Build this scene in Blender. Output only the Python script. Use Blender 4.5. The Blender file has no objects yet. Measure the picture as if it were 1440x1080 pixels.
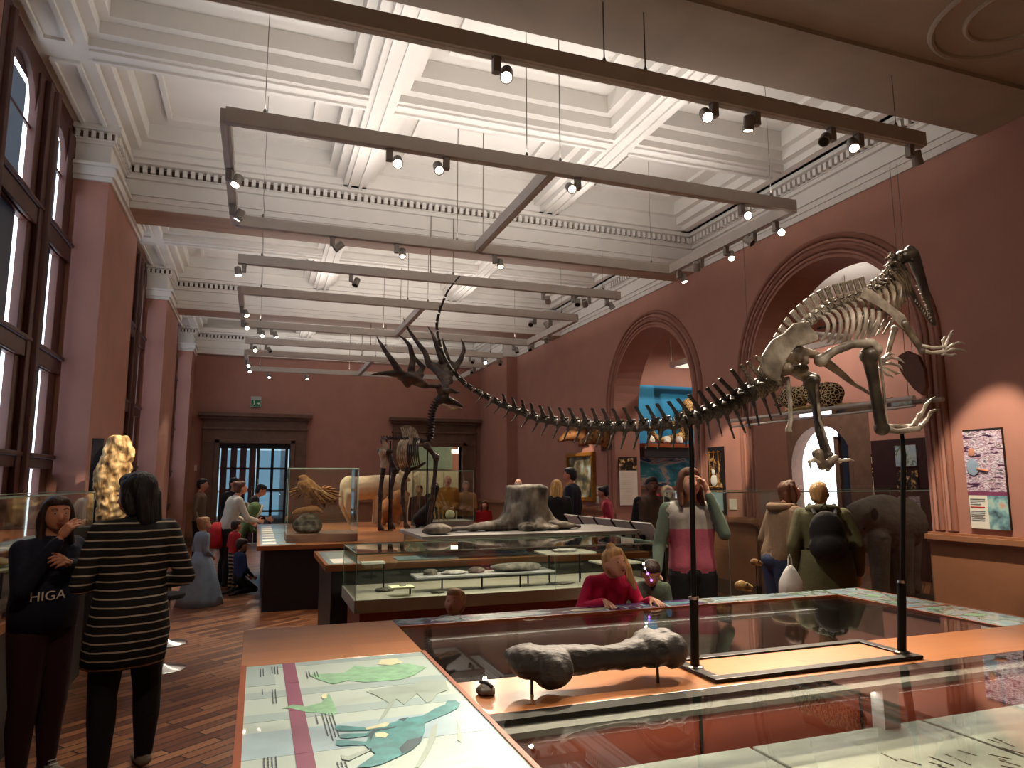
import bpy, bmesh, math, random
import numpy as np
from mathutils import Vector, Matrix, Euler
random.seed(7)
SC = bpy.context.scene
COL = SC.collection
PI = math.pi
V = Vector
# ---------------------------------------------------------------- camera model
FPX, YAW, PITCH, ROLL, EYE = 984.65, 0.346273, 0.13745, 0.002711, 1.62
def _R():
    cy, sy = math.cos(YAW), math.sin(YAW); cp, sp = math.cos(PITCH), math.sin(PITCH); cr, sr = math.cos(ROLL), math.sin(ROLL)
    return (Matrix(((cy, sy, 0), (-sy, cy, 0), (0, 0, 1))) @ Matrix(((1, 0, 0), (0, cp, -sp), (0, sp, cp))) @ Matrix(((cr, 0, sr), (0, 1, 0), (-sr, 0, cr))))
MR = _R()
def at(x, y, X=None, Y=None, Z=None):
    """world point seen at photo pixel (x, y) on the given plane"""
    d = MR @ V((x - 720, FPX, -(y - 540)))
    t = X / d.x if X is not None else Y / d.y if Y is not None else (Z - EYE) / d.z
    return V((0, 0, EYE)) + d * t
cam = bpy.data.objects.new('camera', bpy.data.cameras.new('camera')); COL.objects.link(cam)
cam.data.sensor_fit = 'HORIZONTAL'; cam.data.sensor_width = 36; cam.data.lens = 36 * FPX / 1440
cam.data.clip_start = .05; cam.data.clip_end = 200
ax, ay, az = MR @ V((1, 0, 0)), MR @ V((0, 0, 1)), MR @ V((0, -1, 0))
cam.matrix_world = Matrix(((ax.x, ay.x, az.x, 0), (ax.y, ay.y, az.y, 0), (ax.z, ay.z, az.z, EYE), (0, 0, 0, 1)))
SC.camera = cam
SC.view_settings.view_transform = 'Standard'; SC.view_settings.look = 'None'
SC.view_settings.gamma = 1; SC.view_settings.use_curve_mapping = False
SC.view_settings.exposure = 0.0
SC.cycles.max_bounces = 7; SC.cycles.diffuse_bounces = 3; SC.cycles.glossy_bounces = 4
SC.cycles.transparent_max_bounces = 16; SC.cycles.transmission_bounces = 4
SC.cycles.sample_clamp_indirect = 4.0; SC.cycles.caustics_reflective = False; SC.cycles.caustics_refractive = False
SC.cycles.use_denoising = True; SC.cycles.use_light_tree = True
# ---------------------------------------------------------------- materials
MATS = {}
def new_mat(name):
    m = bpy.data.materials.new(name); m.use_nodes = True; nt = m.node_tree
    b = nt.nodes['Principled BSDF']; MATS[name] = m
    return m, nt, b
def hexc(h):
    r = [int(h[i:i + 2], 16) / 255 for i in (0, 2, 4)]
    return tuple((c / 12.92 if c <= .04045 else ((c + .055) / 1.055) ** 2.4) for c in r) + (1,)
def N(nt, t, **k):
    n = nt.nodes.new('ShaderNode' + t)
    for a, v in k.items(): setattr(n, a, v)
    return n
def ramp(nt, fac, stops):
    r = N(nt, 'ValToRGB'); e = r.color_ramp.elements
    while len(e) < len(stops): e.new(.5)
    for i, (p, c) in enumerate(stops): e[i].position = p; e[i].color = c
    nt.links.new(fac, r.inputs[0]); return r.outputs[0]
def plain(name, h, rough=.6, metal=0., var=.12, scale=6., bump=0., bscale=None, stretch=None, spec=.5, coat=0.):
    """colour h with soft procedural variation and optional bump"""
    m, nt, b = new_mat(name); c = hexc(h)
    tc = N(nt, 'TexCoord'); mp = N(nt, 'Mapping'); nt.links.new(tc.outputs['Object'], mp.inputs[0])
    if stretch: mp.inputs['Scale'].default_value = stretch
    no = N(nt, 'TexNoise'); no.inputs['Scale'].default_value = scale; no.inputs['Detail'].default_value = 5
    nt.links.new(mp.outputs[0], no.inputs[0])
    lo = tuple(max(0, x * (1 - var)) for x in c[:3]) + (1,); hi = tuple(min(1, x * (1 + var)) for x in c[:3]) + (1,)
    nt.links.new(ramp(nt, no.outputs[0], [(.3, lo), (.7, hi)]), b.inputs['Base Color'])
    b.inputs['Roughness'].default_value = rough; b.inputs['Metallic'].default_value = metal
    b.inputs['Specular IOR Level'].default_value = spec; b.inputs['Coat Weight'].default_value = coat
    if bump:
        n2 = N(nt, 'TexNoise'); n2.inputs['Scale'].default_value = bscale or scale * 4; n2.inputs['Detail'].default_value = 6
        nt.links.new(mp.outputs[0], n2.inputs[0]); bp = N(nt, 'Bump'); bp.inputs['Strength'].default_value = bump
        bp.inputs['Distance'].default_value = .02
        nt.links.new(n2.outputs[0], bp.inputs['Height']); nt.links.new(bp.outputs[0], b.inputs['Normal'])
    return m
def emit(name, h, s):
    m, nt, b = new_mat(name); b.inputs['Base Color'].default_value = (0, 0, 0, 1)
    b.inputs['Emission Color'].default_value = hexc(h); b.inputs['Emission Strength'].default_value = s
    return m
def glass(name, tint='f2f7f4', refl=1.0):
    m, nt, b = new_mat(name); nt.nodes.remove(b)
    out = nt.nodes['Material Output']; t = N(nt, 'BsdfTransparent'); t.inputs[0].default_value = hexc(tint)
    g = N(nt, 'BsdfGlossy'); g.inputs['Roughness'].default_value = .0; g.inputs[0].default_value = (refl, refl, refl, 1)
    f = N(nt, 'Fresnel'); ge = N(nt, 'NewGeometry'); io = N(nt, 'MapRange'); io.inputs[3].default_value = 1.5; io.inputs[4].default_value = 1 / 1.5
    nt.links.new(ge.outputs['Backfacing'], io.inputs[0]); nt.links.new(io.outputs[0], f.inputs[0])
    mx = N(nt, 'MixShader'); nt.links.new(f.outputs[0], mx.inputs[0]); nt.links.new(t.outputs[0], mx.inputs[1])
    nt.links.new(g.outputs[0], mx.inputs[2]); nt.links.new(mx.outputs[0], out.inputs[0]); return m
def bands(name, stops, scale, axis='Z', rough=.8, noise=0.):
    """repeating stripes along an object axis; stops: (pos, hex) constant ramp"""
    m, nt, b = new_mat(name); tc = N(nt, 'TexCoord'); sp = N(nt, 'SeparateXYZ'); nt.links.new(tc.outputs['Object'], sp.inputs[0])
    ml = N(nt, 'Math', operation='MULTIPLY'); ml.inputs[1].default_value = scale; nt.links.new(sp.outputs[axis], ml.inputs[0])
    src = ml.outputs[0]
    if noise:
        no = N(nt, 'TexNoise'); no.inputs['Scale'].default_value = 4; nt.links.new(tc.outputs['Object'], no.inputs[0])
        ad = N(nt, 'Math', operation='MULTIPLY_ADD'); ad.inputs[1].default_value = noise
        nt.links.new(no.outputs[0], ad.inputs[0]); nt.links.new(src, ad.inputs[2]); src = ad.outputs[0]
    fr = N(nt, 'Math', operation='FRACT'); nt.links.new(src, fr.inputs[0])
    r = N(nt, 'ValToRGB'); r.color_ramp.interpolation = 'CONSTANT'; e = r.color_ramp.elements
    while len(e) < len(stops): e.new(.5)
    for i, (p, c) in enumerate(stops): e[i].position = p; e[i].color = hexc(c)
    nt.links.new(fr.outputs[0], r.inputs[0]); nt.links.new(r.outputs[0], b.inputs['Base Color']); b.inputs['Roughness'].default_value = rough
    return m
def mottled(name, cols, scale, rough=.7, bump=.0, kind='noise', stretch=(1, 1, 1), spec=.4, detail=6, distort=0., coat=0.):
    """ramp of several colours over noise / voronoi"""
    m, nt, b = new_mat(name); tc = N(nt, 'TexCoord'); mp = N(nt, 'Mapping'); mp.inputs['Scale'].default_value = stretch
    nt.links.new(tc.outputs['Object'], mp.inputs[0])
    if kind == 'noise':
        t = N(nt, 'TexNoise'); t.inputs['Detail'].default_value = detail; t.inputs['Distortion'].default_value = distort
    else:
        t = N(nt, 'TexVoronoi'); t.feature = 'DISTANCE_TO_EDGE' if kind == 'edge' else 'F1'
    t.inputs['Scale'].default_value = scale; nt.links.new(mp.outputs[0], t.inputs['Vector'])
    k = len(cols); lo, hi = (.28, .72) if kind == 'noise' else (0., .5)
    st = [(c[0], hexc(c[1])) if isinstance(c, tuple) else (lo + (hi - lo) * i / max(1, k - 1), hexc(c)) for i, c in enumerate(cols)]
    nt.links.new(ramp(nt, t.outputs[0], st), b.inputs['Base Color'])
    b.inputs['Roughness'].default_value = rough; b.inputs['Specular IOR Level'].default_value = spec; b.inputs['Coat Weight'].default_value = coat
    if bump:
        bp = N(nt, 'Bump'); bp.inputs['Strength'].default_value = bump; bp.inputs['Distance'].default_value = .02
        nt.links.new(t.outputs[0], bp.inputs['Height']); nt.links.new(bp.outputs[0], b.inputs['Normal'])
    return m
def planks(name, cols, w, l, rot, rough, mortar='1a0c08', msize=.006, coat=0., bump=.1):
    m, nt, b = new_mat(name); tc = N(nt, 'TexCoord'); mp = N(nt, 'Mapping'); nt.links.new(tc.outputs['Object'], mp.inputs[0])
    mp.inputs['Rotation'].default_value = rot
    br = N(nt, 'TexBrick'); br.inputs['Scale'].default_value = 1; br.inputs['Brick Width'].default_value = l; br.inputs['Row Height'].default_value = w
    br.inputs['Mortar Size'].default_value = msize; br.inputs['Mortar'].default_value = hexc(mortar)
    br.inputs['Color1'].default_value = (0, 0, 0, 1); br.inputs['Color2'].default_value = (1, 1, 1, 1); nt.links.new(mp.outputs[0], br.inputs[0])
    no = N(nt, 'TexNoise'); no.inputs['Scale'].default_value = 5; no.inputs['Detail'].default_value = 8
    m2 = N(nt, 'Mapping'); m2.inputs['Scale'].default_value = (1, 9, 1); nt.links.new(mp.outputs[0], m2.inputs[0]); nt.links.new(m2.outputs[0], no.inputs[0])
    ad = N(nt, 'Math', operation='MULTIPLY_ADD'); ad.inputs[1].default_value = .55
    nt.links.new(br.outputs['Color'], ad.inputs[0]); s2 = N(nt, 'Math', operation='MULTIPLY'); s2.inputs[1].default_value = .5
    nt.links.new(no.outputs[0], s2.inputs[0]); nt.links.new(s2.outputs[0], ad.inputs[2])
    rc = ramp(nt, ad.outputs[0], [(.15 + .7 * i / (len(cols) - 1), hexc(c)) for i, c in enumerate(cols)])
    mx = N(nt, 'MixRGB'); nt.links.new(br.outputs['Fac'], mx.inputs[0]); nt.links.new(rc, mx.inputs[1]); mx.inputs[2].default_value = hexc(mortar)
    nt.links.new(mx.outputs[0], b.inputs['Base Color']); b.inputs['Roughness'].default_value = rough; b.inputs['Coat Weight'].default_value = coat
    b.inputs['Coat Roughness'].default_value = .15
    bp = N(nt, 'Bump'); bp.inputs['Strength'].default_value = bump; bp.inputs['Distance'].default_value = .005; bp.invert = True
    nt.links.new(br.outputs['Fac'], bp.inputs['Height']); nt.links.new(bp.outputs[0], b.inputs['Normal'])
    return m
# ---------------------------------------------------------------- mesh building
class MB:
    """collects shapes into one mesh; every shape may carry its own material slot"""
    def __init__(s): s.v = []; s.f = []; s.m = []; s.mats = []
    def slot(s, mat):
        if mat is None: return 0
        m = MATS[mat] if isinstance(mat, str) else mat
        if m not in s.mats: s.mats.append(m)
        return s.mats.index(m)
    def add(s, vs, fs, mat=None):
        o = len(s.v); k = s.slot(mat); s.v += [tuple(v) for v in vs]
        for f in fs: s.f.append([i + o for i in f]); s.m.append(k)
        return s
    def box(s, lo, hi, mat=None):
        (a, b, c), (d, e, f) = lo, hi
        if a > d: a, d = d, a
        if b > e: b, e = e, b
        if c > f: c, f = f, c
        vs = [(a, b, c), (d, b, c), (d, e, c), (a, e, c), (a, b, f), (d, b, f), (d, e, f), (a, e, f)]
        return s.add(vs, [(0, 3, 2, 1), (4, 5, 6, 7), (0, 1, 5, 4), (1, 2, 6, 5), (2, 3, 7, 6), (3, 0, 4, 7)], mat)
    def obox(s, p, q, w, h, mat=None, up=V((0, 0, 1))):
        """box bar from p to q, w wide, h high"""
        p, q = V(p), V(q); d = (q - p).normalized(); sd = d.cross(up)
        if sd.length < 1e-4: sd = d.cross(V((0, 1, 0)))
        sd.normalize(); u = sd.cross(d)
        vs = []
        for c in (p, q):
            for a, b in ((-1, -1), (1, -1), (1, 1), (-1, 1)): vs.append(c + sd * (a * w / 2) + u * (b * h / 2))
        return s.add(vs, [(0, 1, 2, 3), (7, 6, 5, 4), (0, 4, 5, 1), (1, 5, 6, 2), (2, 6, 7, 3), (3, 7, 4, 0)], mat)
    def tube(s, pts, rad, n=8, mat=None, flat=1.0, up=V((0, 0, 1)), cap=True):
        """rounded tube through points; rad scalar or list; flat squashes one way"""
        P = [V(p) for p in pts]; R = rad if isinstance(rad, (list, tuple)) else [rad] * len(P)
        vs = []; prev = None
        for i, p in enumerate(P):
            d = (P[min(i + 1, len(P) - 1)] - P[max(i - 1, 0)])
            d = d.normalized() if d.length > 1e-9 else V((0, 0, 1))
            a = prev if prev is not None else d.cross(up)
            if prev is not None: a = prev - d * prev.dot(d)
            if a.length < 1e-4: a = d.cross(V((0, 1, 0.01)))
            a.normalize(); b = d.cross(a); prev = a
            for k in range(n):
                t = 2 * PI * k / n; vs.append(p + (a * math.cos(t) + b * math.sin(t) * flat) * R[i])
        fs = []
        for i in range(len(P) - 1):
            for k in range(n): fs.append((i * n + k, i * n + (k + 1) % n, (i + 1) * n + (k + 1) % n, (i + 1) * n + k))
        if cap: fs.append(tuple(range(n - 1, -1, -1))); fs.append(tuple((len(P) - 1) * n + k for k in range(n)))
        return s.add(vs, fs, mat)
    def ell(s, c, r, mat=None, n=12, rot=None, seg=None):
        c = V(c); r = (r, r, r) if isinstance(r, (int, float)) else r; m = rot or Matrix.Identity(3); k = seg or max(4, n // 2)
        vs = [c + m @ V((0, 0, -r[2]))]
        for j in range(1, k):
            ph = -PI / 2 + PI * j / k
            for i in range(n):
                t = 2 * PI * i / n; vs.append(c + m @ V((r[0] * math.cos(ph) * math.cos(t), r[1] * math.cos(ph) * math.sin(t), r[2] * math.sin(ph))))
        vs.append(c + m @ V((0, 0, r[2]))); fs = [(0, 1 + (i + 1) % n, 1 + i) for i in range(n)]
        for j in range(k - 2):
            for i in range(n): fs.append((1 + j * n + i, 1 + j * n + (i + 1) % n, 1 + (j + 1) * n + (i + 1) % n, 1 + (j + 1) * n + i))
        o = 1 + (k - 2) * n; fs += [(o + i, o + (i + 1) % n, len(vs) - 1) for i in range(n)]
        return s.add(vs, fs, mat)
    def lathe(s, c, prof, n=24, mat=None, ax=1., ay=1.):
        """prof list of (r, z) about vertical axis at c"""
        c = V(c); vs = []
        for r, z in prof:
            for i in range(n): t = 2 * PI * i / n; vs.append(c + V((r * ax * math.cos(t), r * ay * math.sin(t), z)))
        fs = []
        for j in range(len(prof) - 1):
            for i in range(n): fs.append((j * n + i, j * n + (i + 1) % n, (j + 1) * n + (i + 1) % n, (j + 1) * n + i))
        fs.append(tuple(range(n - 1, -1, -1))); fs.append(tuple((len(prof) - 1) * n + i for i in range(n)))
        return s.add(vs, fs, mat)
    def loft(s, rings, mat=None, cap=True):
        n = len(rings[0]); vs = [p for r in rings for p in r]; fs = []
        for j in range(len(rings) - 1):
            for i in range(n): fs.append((j * n + i, j * n + (i + 1) % n, (j + 1) * n + (i + 1) % n, (j + 1) * n + i))
        if cap: fs.append(tuple(range(n - 1, -1, -1))); fs.append(tuple((len(rings) - 1) * n + i for i in range(n)))
        return s.add(vs, fs, mat)
    def prism(s, poly, off, mat=None):
        """poly = 3D points of an outline, off = thickness vector"""
        n = len(poly); P = [V(p) for p in poly]; Q = [p + V(off) for p in P]
        fs = [tuple(range(n)), tuple(range(2 * n - 1, n - 1, -1))] + [(i, i + n, (i + 1) % n + n, (i + 1) % n) for i in range(n)]
        return s.add(P + Q, fs, mat)
    def build(s, name, mat=None, parent=None, smooth=False, bevel=0., origin=None):
        me = bpy.data.meshes.new(name); vs = s.v
        base = V((0, 0, 0))
        if origin is not None: base = V(origin); vs = [tuple(V(v) - base) for v in vs]
        me.from_pydata(vs, [], s.f)
        if s.mats:
            for m in s.mats: me.materials.append(m)
            me.polygons.foreach_set('material_index', s.m)
        if mat is not None and not s.mats: me.materials.append(MATS[mat] if isinstance(mat, str) else mat)
        bm = bmesh.new(); bm.from_mesh(me); bmesh.ops.recalc_face_normals(bm, faces=bm.faces); bm.to_mesh(me); bm.free()
        if smooth:
            me.polygons.foreach_set('use_smooth', [True] * len(me.polygons))
            if smooth != 'all': me.set_sharp_from_angle(angle=math.radians(50))
        o = bpy.data.objects.new(name, me); COL.objects.link(o)
        if parent is not None: o.parent = parent
        o.location = base
        if bevel:
            b = o.modifiers.new('bevel', 'BEVEL'); b.width = bevel; b.segments = 2; b.limit_method = 'ANGLE'
        return o
def tag(o, label, cat, group=None, kind=None):
    o['label'] = label; o['category'] = cat
    if group: o['group'] = group
    if kind: o['kind'] = kind
    return o
def thing(name, label, cat, loc=(0, 0, 0), rz=0, group=None, scale=1.):
    o = bpy.data.objects.new(name, None); COL.objects.link(o); o.empty_display_size = .1
    o.location = loc; o.rotation_euler = (0, 0, rz); o.scale = (scale,) * 3
    return tag(o, label, cat, group)
def struct(o): o['kind'] = 'structure'; return o
def dup(o, parent=None, loc=None, label=None, group=None, rz=None):
    c = o.copy(); COL.objects.link(c)
    if parent is not None: c.parent = parent
    if loc is not None: c.location = loc
    if rz is not None: c.rotation_euler = (0, 0, rz)
    if label: c['label'] = label
    if group: c['group'] = group
    for ch in list(o.children): dup(ch, c)
    return c
def look(a, b):
    """rotation matrix (3x3) with local z from a to b"""
    d = (V(b) - V(a)).normalized(); return d.to_track_quat('Z', 'Y').to_matrix()
# ---------------------------------------------------------------- blobs: primitives fused into ONE continuous skin
def rcone(m, p, q, r1, r2, n=14, flat=1., up=V((0, 0, 1))):
    p, q = V(p), V(q); d = q - p; L = d.length
    if L < 1e-6: m.ell(p, r1, n=n); return
    pts = []; rr = []; u = d / L
    for a in (-90, -60, -30): t = math.radians(a); pts.append(p + u * r1 * math.sin(t)); rr.append(max(r1 * math.cos(t), r1 * .04))
    for k in range(5): pts.append(p.lerp(q, k / 4)); rr.append(r1 + (r2 - r1) * k / 4)
    for a in (30, 60, 90): t = math.radians(a); pts.append(q + u * r2 * math.sin(t)); rr.append(max(r2 * math.cos(t), r2 * .04))
    m.tube(pts, rr, n=n, flat=flat, up=up)
def blob(prims, voxel, smooth=3, regions=None, keep_all=True):
    """prims: ('c', p, q, r1, r2, region[, flat]) or ('e', centre, radii, region[, rot]); returns a fused mesh whose faces take the material of the nearest primitive"""
    m = MB()
    for pr in prims:
        if pr[0] == 'c': rcone(m, pr[1], pr[2], pr[3], pr[4], flat=pr[6] if len(pr) > 6 else 1.)
        else: m.ell(pr[1], pr[2], n=18, rot=pr[4] if len(pr) > 4 else None)
    o = m.build('tmp_blob')
    r = o.modifiers.new('r', 'REMESH'); r.mode = 'VOXEL'; r.voxel_size = voxel; r.use_smooth_shade = True
    if smooth:
        s = o.modifiers.new('s', 'SMOOTH'); s.iterations = smooth; s.factor = .5
    dg = bpy.context.evaluated_depsgraph_get(); dg.update()
    me = bpy.data.meshes.new_from_object(o.evaluated_get(dg)); bpy.data.objects.remove(o)
    me.materials.clear()
    n = len(me.polygons); cen = np.empty(n * 3); me.polygons.foreach_get('center', cen); cen = cen.reshape(-1, 3)
    regs = regions or {}
    names = []
    for pr in prims:
        rg = pr[5] if pr[0] == 'c' else pr[3]
        if rg not in names: names.append(rg)
    best = np.full(n, 1e9); idx = np.zeros(n, int)
    for pr in prims:
        if pr[0] == 'c':
            p, q = np.array(pr[1], float), np.array(pr[2], float); d = q - p; L2 = max(d @ d, 1e-12)
            t = np.clip(((cen - p) @ d) / L2, 0, 1); dist = np.linalg.norm(cen - (p + t[:, None] * d), axis=1) - (pr[3] + (pr[4] - pr[3]) * t); rg = pr[5]
        else:
            c = np.array(pr[1], float); R = np.array(pr[2] if not isinstance(pr[2], (int, float)) else (pr[2],) * 3, float)
            loc = cen - c
            if len(pr) > 4 and pr[4] is not None: loc = loc @ np.array(pr[4])
            dist = (np.linalg.norm(loc / R, axis=1) - 1) * R.min(); rg = pr[3]
        k = names.index(rg); w = dist < best; best[w] = dist[w]; idx[w] = k
    if regs:
        for nm in names: me.materials.append(MATS[regs[nm]])
        me.polygons.foreach_set('material_index', idx.tolist())
    me.polygons.foreach_set('use_smooth', [True] * n); me.update()
    return me
def meshobj(name, me, parent=None, mat=None, loc=None):
    if mat: me.materials.clear(); me.materials.append(MATS[mat])
    o = bpy.data.objects.new(name, me); COL.objects.link(o)
    if parent is not None: o.parent = parent
    if loc is not None: o.location = loc
    return o
plain('terracotta', 'aa7969', .75, var=.06, scale=2.5, bump=.08, bscale=60)
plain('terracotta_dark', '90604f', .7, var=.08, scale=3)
plain('plaster', 'd8d2ca', .8, var=.04, scale=2, bump=.05, bscale=40)
plain('plaster_pale', 'd2ccc4', .85, var=.05, scale=1.5)
plain('soffit_bounce_tan', 'b39a8a', .8, var=.1, scale=1.2, stretch=(1, 5, 1))  # warm bounce light under the white beams, put into the colour
plain('soffit_near_dimmed', 'b0a292', .8, var=.12, scale=1.5)  # darker copy; the dimness of the unlit near soffit is in the colour
plain('dentil_gap_shade', '5a4a40', .9)  # shade between the dentils, painted as dark strips
plain('oak_dark', '4a241b', .55, var=.25, scale=8, stretch=(1, 1, .2))
plain('sandstone', '6b5040', .8, var=.18, scale=5, bump=.15)
plain('dado', '9a6a4c', .55, var=.12, scale=3, bump=.05)
planks('parquet', ['4a2818', '704028', '94603f', 'ac7852'], .09, .6, (0, 0, math.radians(-38)), .32, coat=.15)
planks('table_wood', ['9c6236', 'a86c3e', 'b27648'], .16, 3.1, (0, 0, 0), .3, mortar='8a4a22', msize=.0008, coat=.35, bump=.0)
planks('plate_wood', ['a06436', 'ac7040', 'b47a4a'], .3, .5, (0, 0, 0), .35, mortar='a85a20', msize=.001, coat=.2, bump=.0)
plain('red_wood', '7a2f17', .45, var=.18, scale=4, stretch=(1, 1, .3))
plain('edge_wood', '8f4520', .4, var=.15, scale=5)
plain('black_body', '120c0c', .5, var=.2)
plain('black_metal', '17130f', .38, metal=.6, var=.1)
plain('track_grey', 'c0b8b0', .5, metal=.1, var=.05)
plain('spot_grey', '8a827a', .45, metal=.1, var=.08)
plain('cable', '6a625a', .6)
plain('chrome', 'd8d8d8', .18, metal=1., var=.03)
plain('steel_post', '3b3733', .35, metal=.8)
emit('lamp_on', 'fff1e0', 14.); emit('lamp_dim', 'ffe6cc', 3.)
emit('daylight', 'e8f2ff', 3.2); emit('glowing_blind', '8ea6c0', .16); emit('glowing_blind_dark', '50607c', .05); emit('room_blue_glow', 'b4dcec', .8); emit('bright_window', 'fbfaff', 3.)  # blind materials glow in place of daylight passing through the fabric
emit('led_violet', '8040ff', 12.); emit('led_white', 'fff0c0', 10.)
glass('glass', 'f8fbf9'); glass('glass_green', 'f6faf7'); glass('pane', 'c8d4dc')
plain('glass_edge', '9ab0a0', .2, var=.05)
plain('deck_white', 'a39c8a', .7, var=.05); plain('deck_grey', '74706a', .7, var=.08)
plain('slate_grey', '8a8682', .6, var=.1)
plain('label_white', 'e9e7da', .6, var=.03); plain('label_yellow', 'e8e6b8', .5, var=.04)
plain('ink', '4a5560', .7); plain('plum', '7d4060', .5, var=.06)
plain('panel_mint', 'bcd4d0', .3, var=.05, scale=3, spec=.6, coat=.5)
plain('panel_stripe', 'a3bfc2', .3, var=.06, scale=3, coat=.5); plain('panel_blue', 'a8c8d6', .3, var=.1, coat=.5)
plain('art_teal', '3f9097', .35, var=.3, scale=20, coat=.4); plain('art_tealdark', '1f4f5c', .35, coat=.4); plain('art_shadow', '9db4ae', .35, coat=.4)
plain('art_green', '86bf9c', .35, var=.25, scale=25, coat=.4); plain('art_cream', 'dfe3c0', .35, coat=.4)
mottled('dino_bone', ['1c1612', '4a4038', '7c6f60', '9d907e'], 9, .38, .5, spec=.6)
mottled('dino_lit_pale', ['4a433d', '8f867c', 'c6beb4'], 10, .45, .5, spec=.5)  # pale bone; lit parts of the skeleton carry their light in this colour
mottled('dino_shade_dark', ['110d0b', '261f1a', '40372f', '5c5145'], 9, .4, .5, spec=.6)  # darker bone copy; the tail's unlit silhouette is put into the colour
mottled('femur_bone', ['141110', '26211f', '38322f'], 14, .62, 1., stretch=(.4, 1, 1), spec=.5)
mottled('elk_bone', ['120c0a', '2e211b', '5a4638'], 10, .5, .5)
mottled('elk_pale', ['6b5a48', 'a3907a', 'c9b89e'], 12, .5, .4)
mottled('antler', ['1a1210', '3a2a22', '66594a'], 6, .55, .4)
mottled('pale_bone', ['7d6234', 'b08f55', 'd8bd84'], 18, .5, .5)
mottled('fossil_trunk', ['2f2923', '655c52', '958c7e', 'b8b0a0'], 8, .8, 1., stretch=(1, 1, .5))
mottled('fossil_slab', ['2a1a10', '8a6a40', 'ccab74', 'ecd4a0'], 16, .8, 1., stretch=(1, 1, .35))
mottled('stone_slab', ['5d5f52', '85877a', 'a2a595', 'b2b4a2'], 2.2, .6, .3, stretch=(.7, 1.6, 1))
mottled('case_slate', ['2c2622', '4a4039', '5c5248'], 3, .6, .2)
mottled('rock_dark', ['26211b', '4f473c', '7c7264'], 15, .7, .8)
mottled('eagle', ['3a2412', '6f4a24', '946a38', 'b48c58'], 22, .7, .7, stretch=(1, 1, .6))
plain('fur_cream', 'c4b090', .9, var=.12, scale=12, bump=.3, bscale=60); plain('fur_tan', '8f6238', .9, var=.2, scale=8, bump=.3, bscale=60)
plain('fur_black', '16100e', .9, var=.3); plain('hide_grey', '6b6156', .75, var=.2, scale=5, bump=.6, bscale=25)
plain('brown_leather', '5d3018', .6, var=.25, scale=4)
plain('gold_frame', 'a8742c', .4, metal=.4, var=.25, scale=20, bump=.4)
plain('moss_label', 'd8d0be', .6)
plain('paper', 'efe6d6', .6, var=.03)
mottled('seascape', [(.3, '0d3448'), (.42, '2a7a86'), (.5, '3b8fa0'), (.55, 'c9b6a8'), (.62, '14486a'), (.75, '0d2c55')], 1.6, .4, stretch=(1, 1, 1.8), distort=1.2)
mottled('harbour', [(.3, '2d3440'), (.42, '55503c'), (.5, '8a8060'), (.6, '9fb0b4'), (.75, 'b9c4c6')], 3, .5, stretch=(1, 1, 1.2), detail=8)
plain('case_blue', '1f86b8', .6, var=.1, scale=1.)
mottled('spotted', [(.0, 'c9a060'), (.12, 'c9a060'), (.16, '241608'), (.5, '241608')], 30, .8, kind='edge')
mottled('spotted_inv', [(.0, 'd8c090'), (.06, 'd8c090'), (.1, '2a1a0a'), (.5, '3a240e')], 26, .8, kind='edge')
mottled('photo_shelves', [(.3, '1c1430'), (.4, '6a3c58'), (.46, 'd8d0e0'), (.52, '8a5a6a'), (.58, 'e8e4f0'), (.64, '3a3050'), (.72, 'c8b0a8')], 16, .4, stretch=(.6, .6, 2.2), detail=10)
mottled('photo_person', [(.3, '2a2030'), (.45, '7aa8b0'), (.55, 'a8d0c8'), (.7, 'd89a80')], 9, .4)
mottled('photo_dark', [(.35, '0d0a08'), (.5, '241a12'), (.58, 'b08a50'), (.66, 'e8d0a0')], 14, .4)
mottled('strip_art', [(.25, '141a4a'), (.38, '2c2c6a'), (.46, '5a4a8a'), (.52, '27648a'), (.58, '8ab4c0'), (.66, 'b090b0'), (.75, '1c2458')], 5, .25, stretch=(1, 2, 1), detail=3, coat=.6)
mottled('strip_pale', [(.25, '8fb0c0'), (.4, 'a9c6d2'), (.5, 'b8c6c4'), (.56, '5a7a50'), (.6, 'a8c4d0'), (.75, '93a8b8')], 4, .25, stretch=(2, 1, 1), detail=3, coat=.6)
plain('exit_green', '0e7a4a', .5); plain('exit_white', 'b8c0b8', .5)
# people
plain('skin', 'c08468', .6, var=.05); plain('skin_pale', 'd8a488', .6, var=.05); plain('skin_deep', '6b4030', .6, var=.05)
plain('lips', '9a4a44', .5); plain('eye_white', 'a8a29a', .3); plain('iris', '1c1410', .3)
for nm, h in dict(hair_black='0e0909', hair_brown='2e1a12', hair_chestnut='54301c', hair_blonde='c09a5a', hair_grey='a0978c', hair_sandy='a8805a', hair_fair='b08858').items():
    mottled(nm, [h, h, '%02x%02x%02x' % tuple(min(255, int(int(h[i:i + 2], 16) * 1.35) + 6) for i in (0, 2, 4))], 40, .55, .8, stretch=(1, 1, .12))
for nm, h in dict(navy='0d1028', black_cloth='0c0a0b', maroon='300c10', pink='c41048', olive='4c4a2c', taupe='705a44', shirt_white='c4c0b0', red_cloth='b01018', blue_cloth='14264e',
                  ice_blue='8aa0b4', mint='5a6a5c', jumper_pink='b0586c', jumper_grey='a8a49c', brown_vest='4e3a2c', tan_coat='a87c4c', mustard='b07818', grey_cloth='5a5552', denim='1c2848',
                  rose='b03048', green_hood='52683c', grey_green='5c6a58', wine='4a1818', cream_cloth='c8bc9c', white_cloth='c8c6c4', shoe_dark='1a1614', shoe_grey='8a8478').items():
    plain(nm, h, .85, var=.12, scale=9, bump=.2, bscale=50)
bands('stripe_top', [(0., '0c090a'), (.82, 'b8b0a0')], 22., rough=.85, noise=.25)
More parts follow.
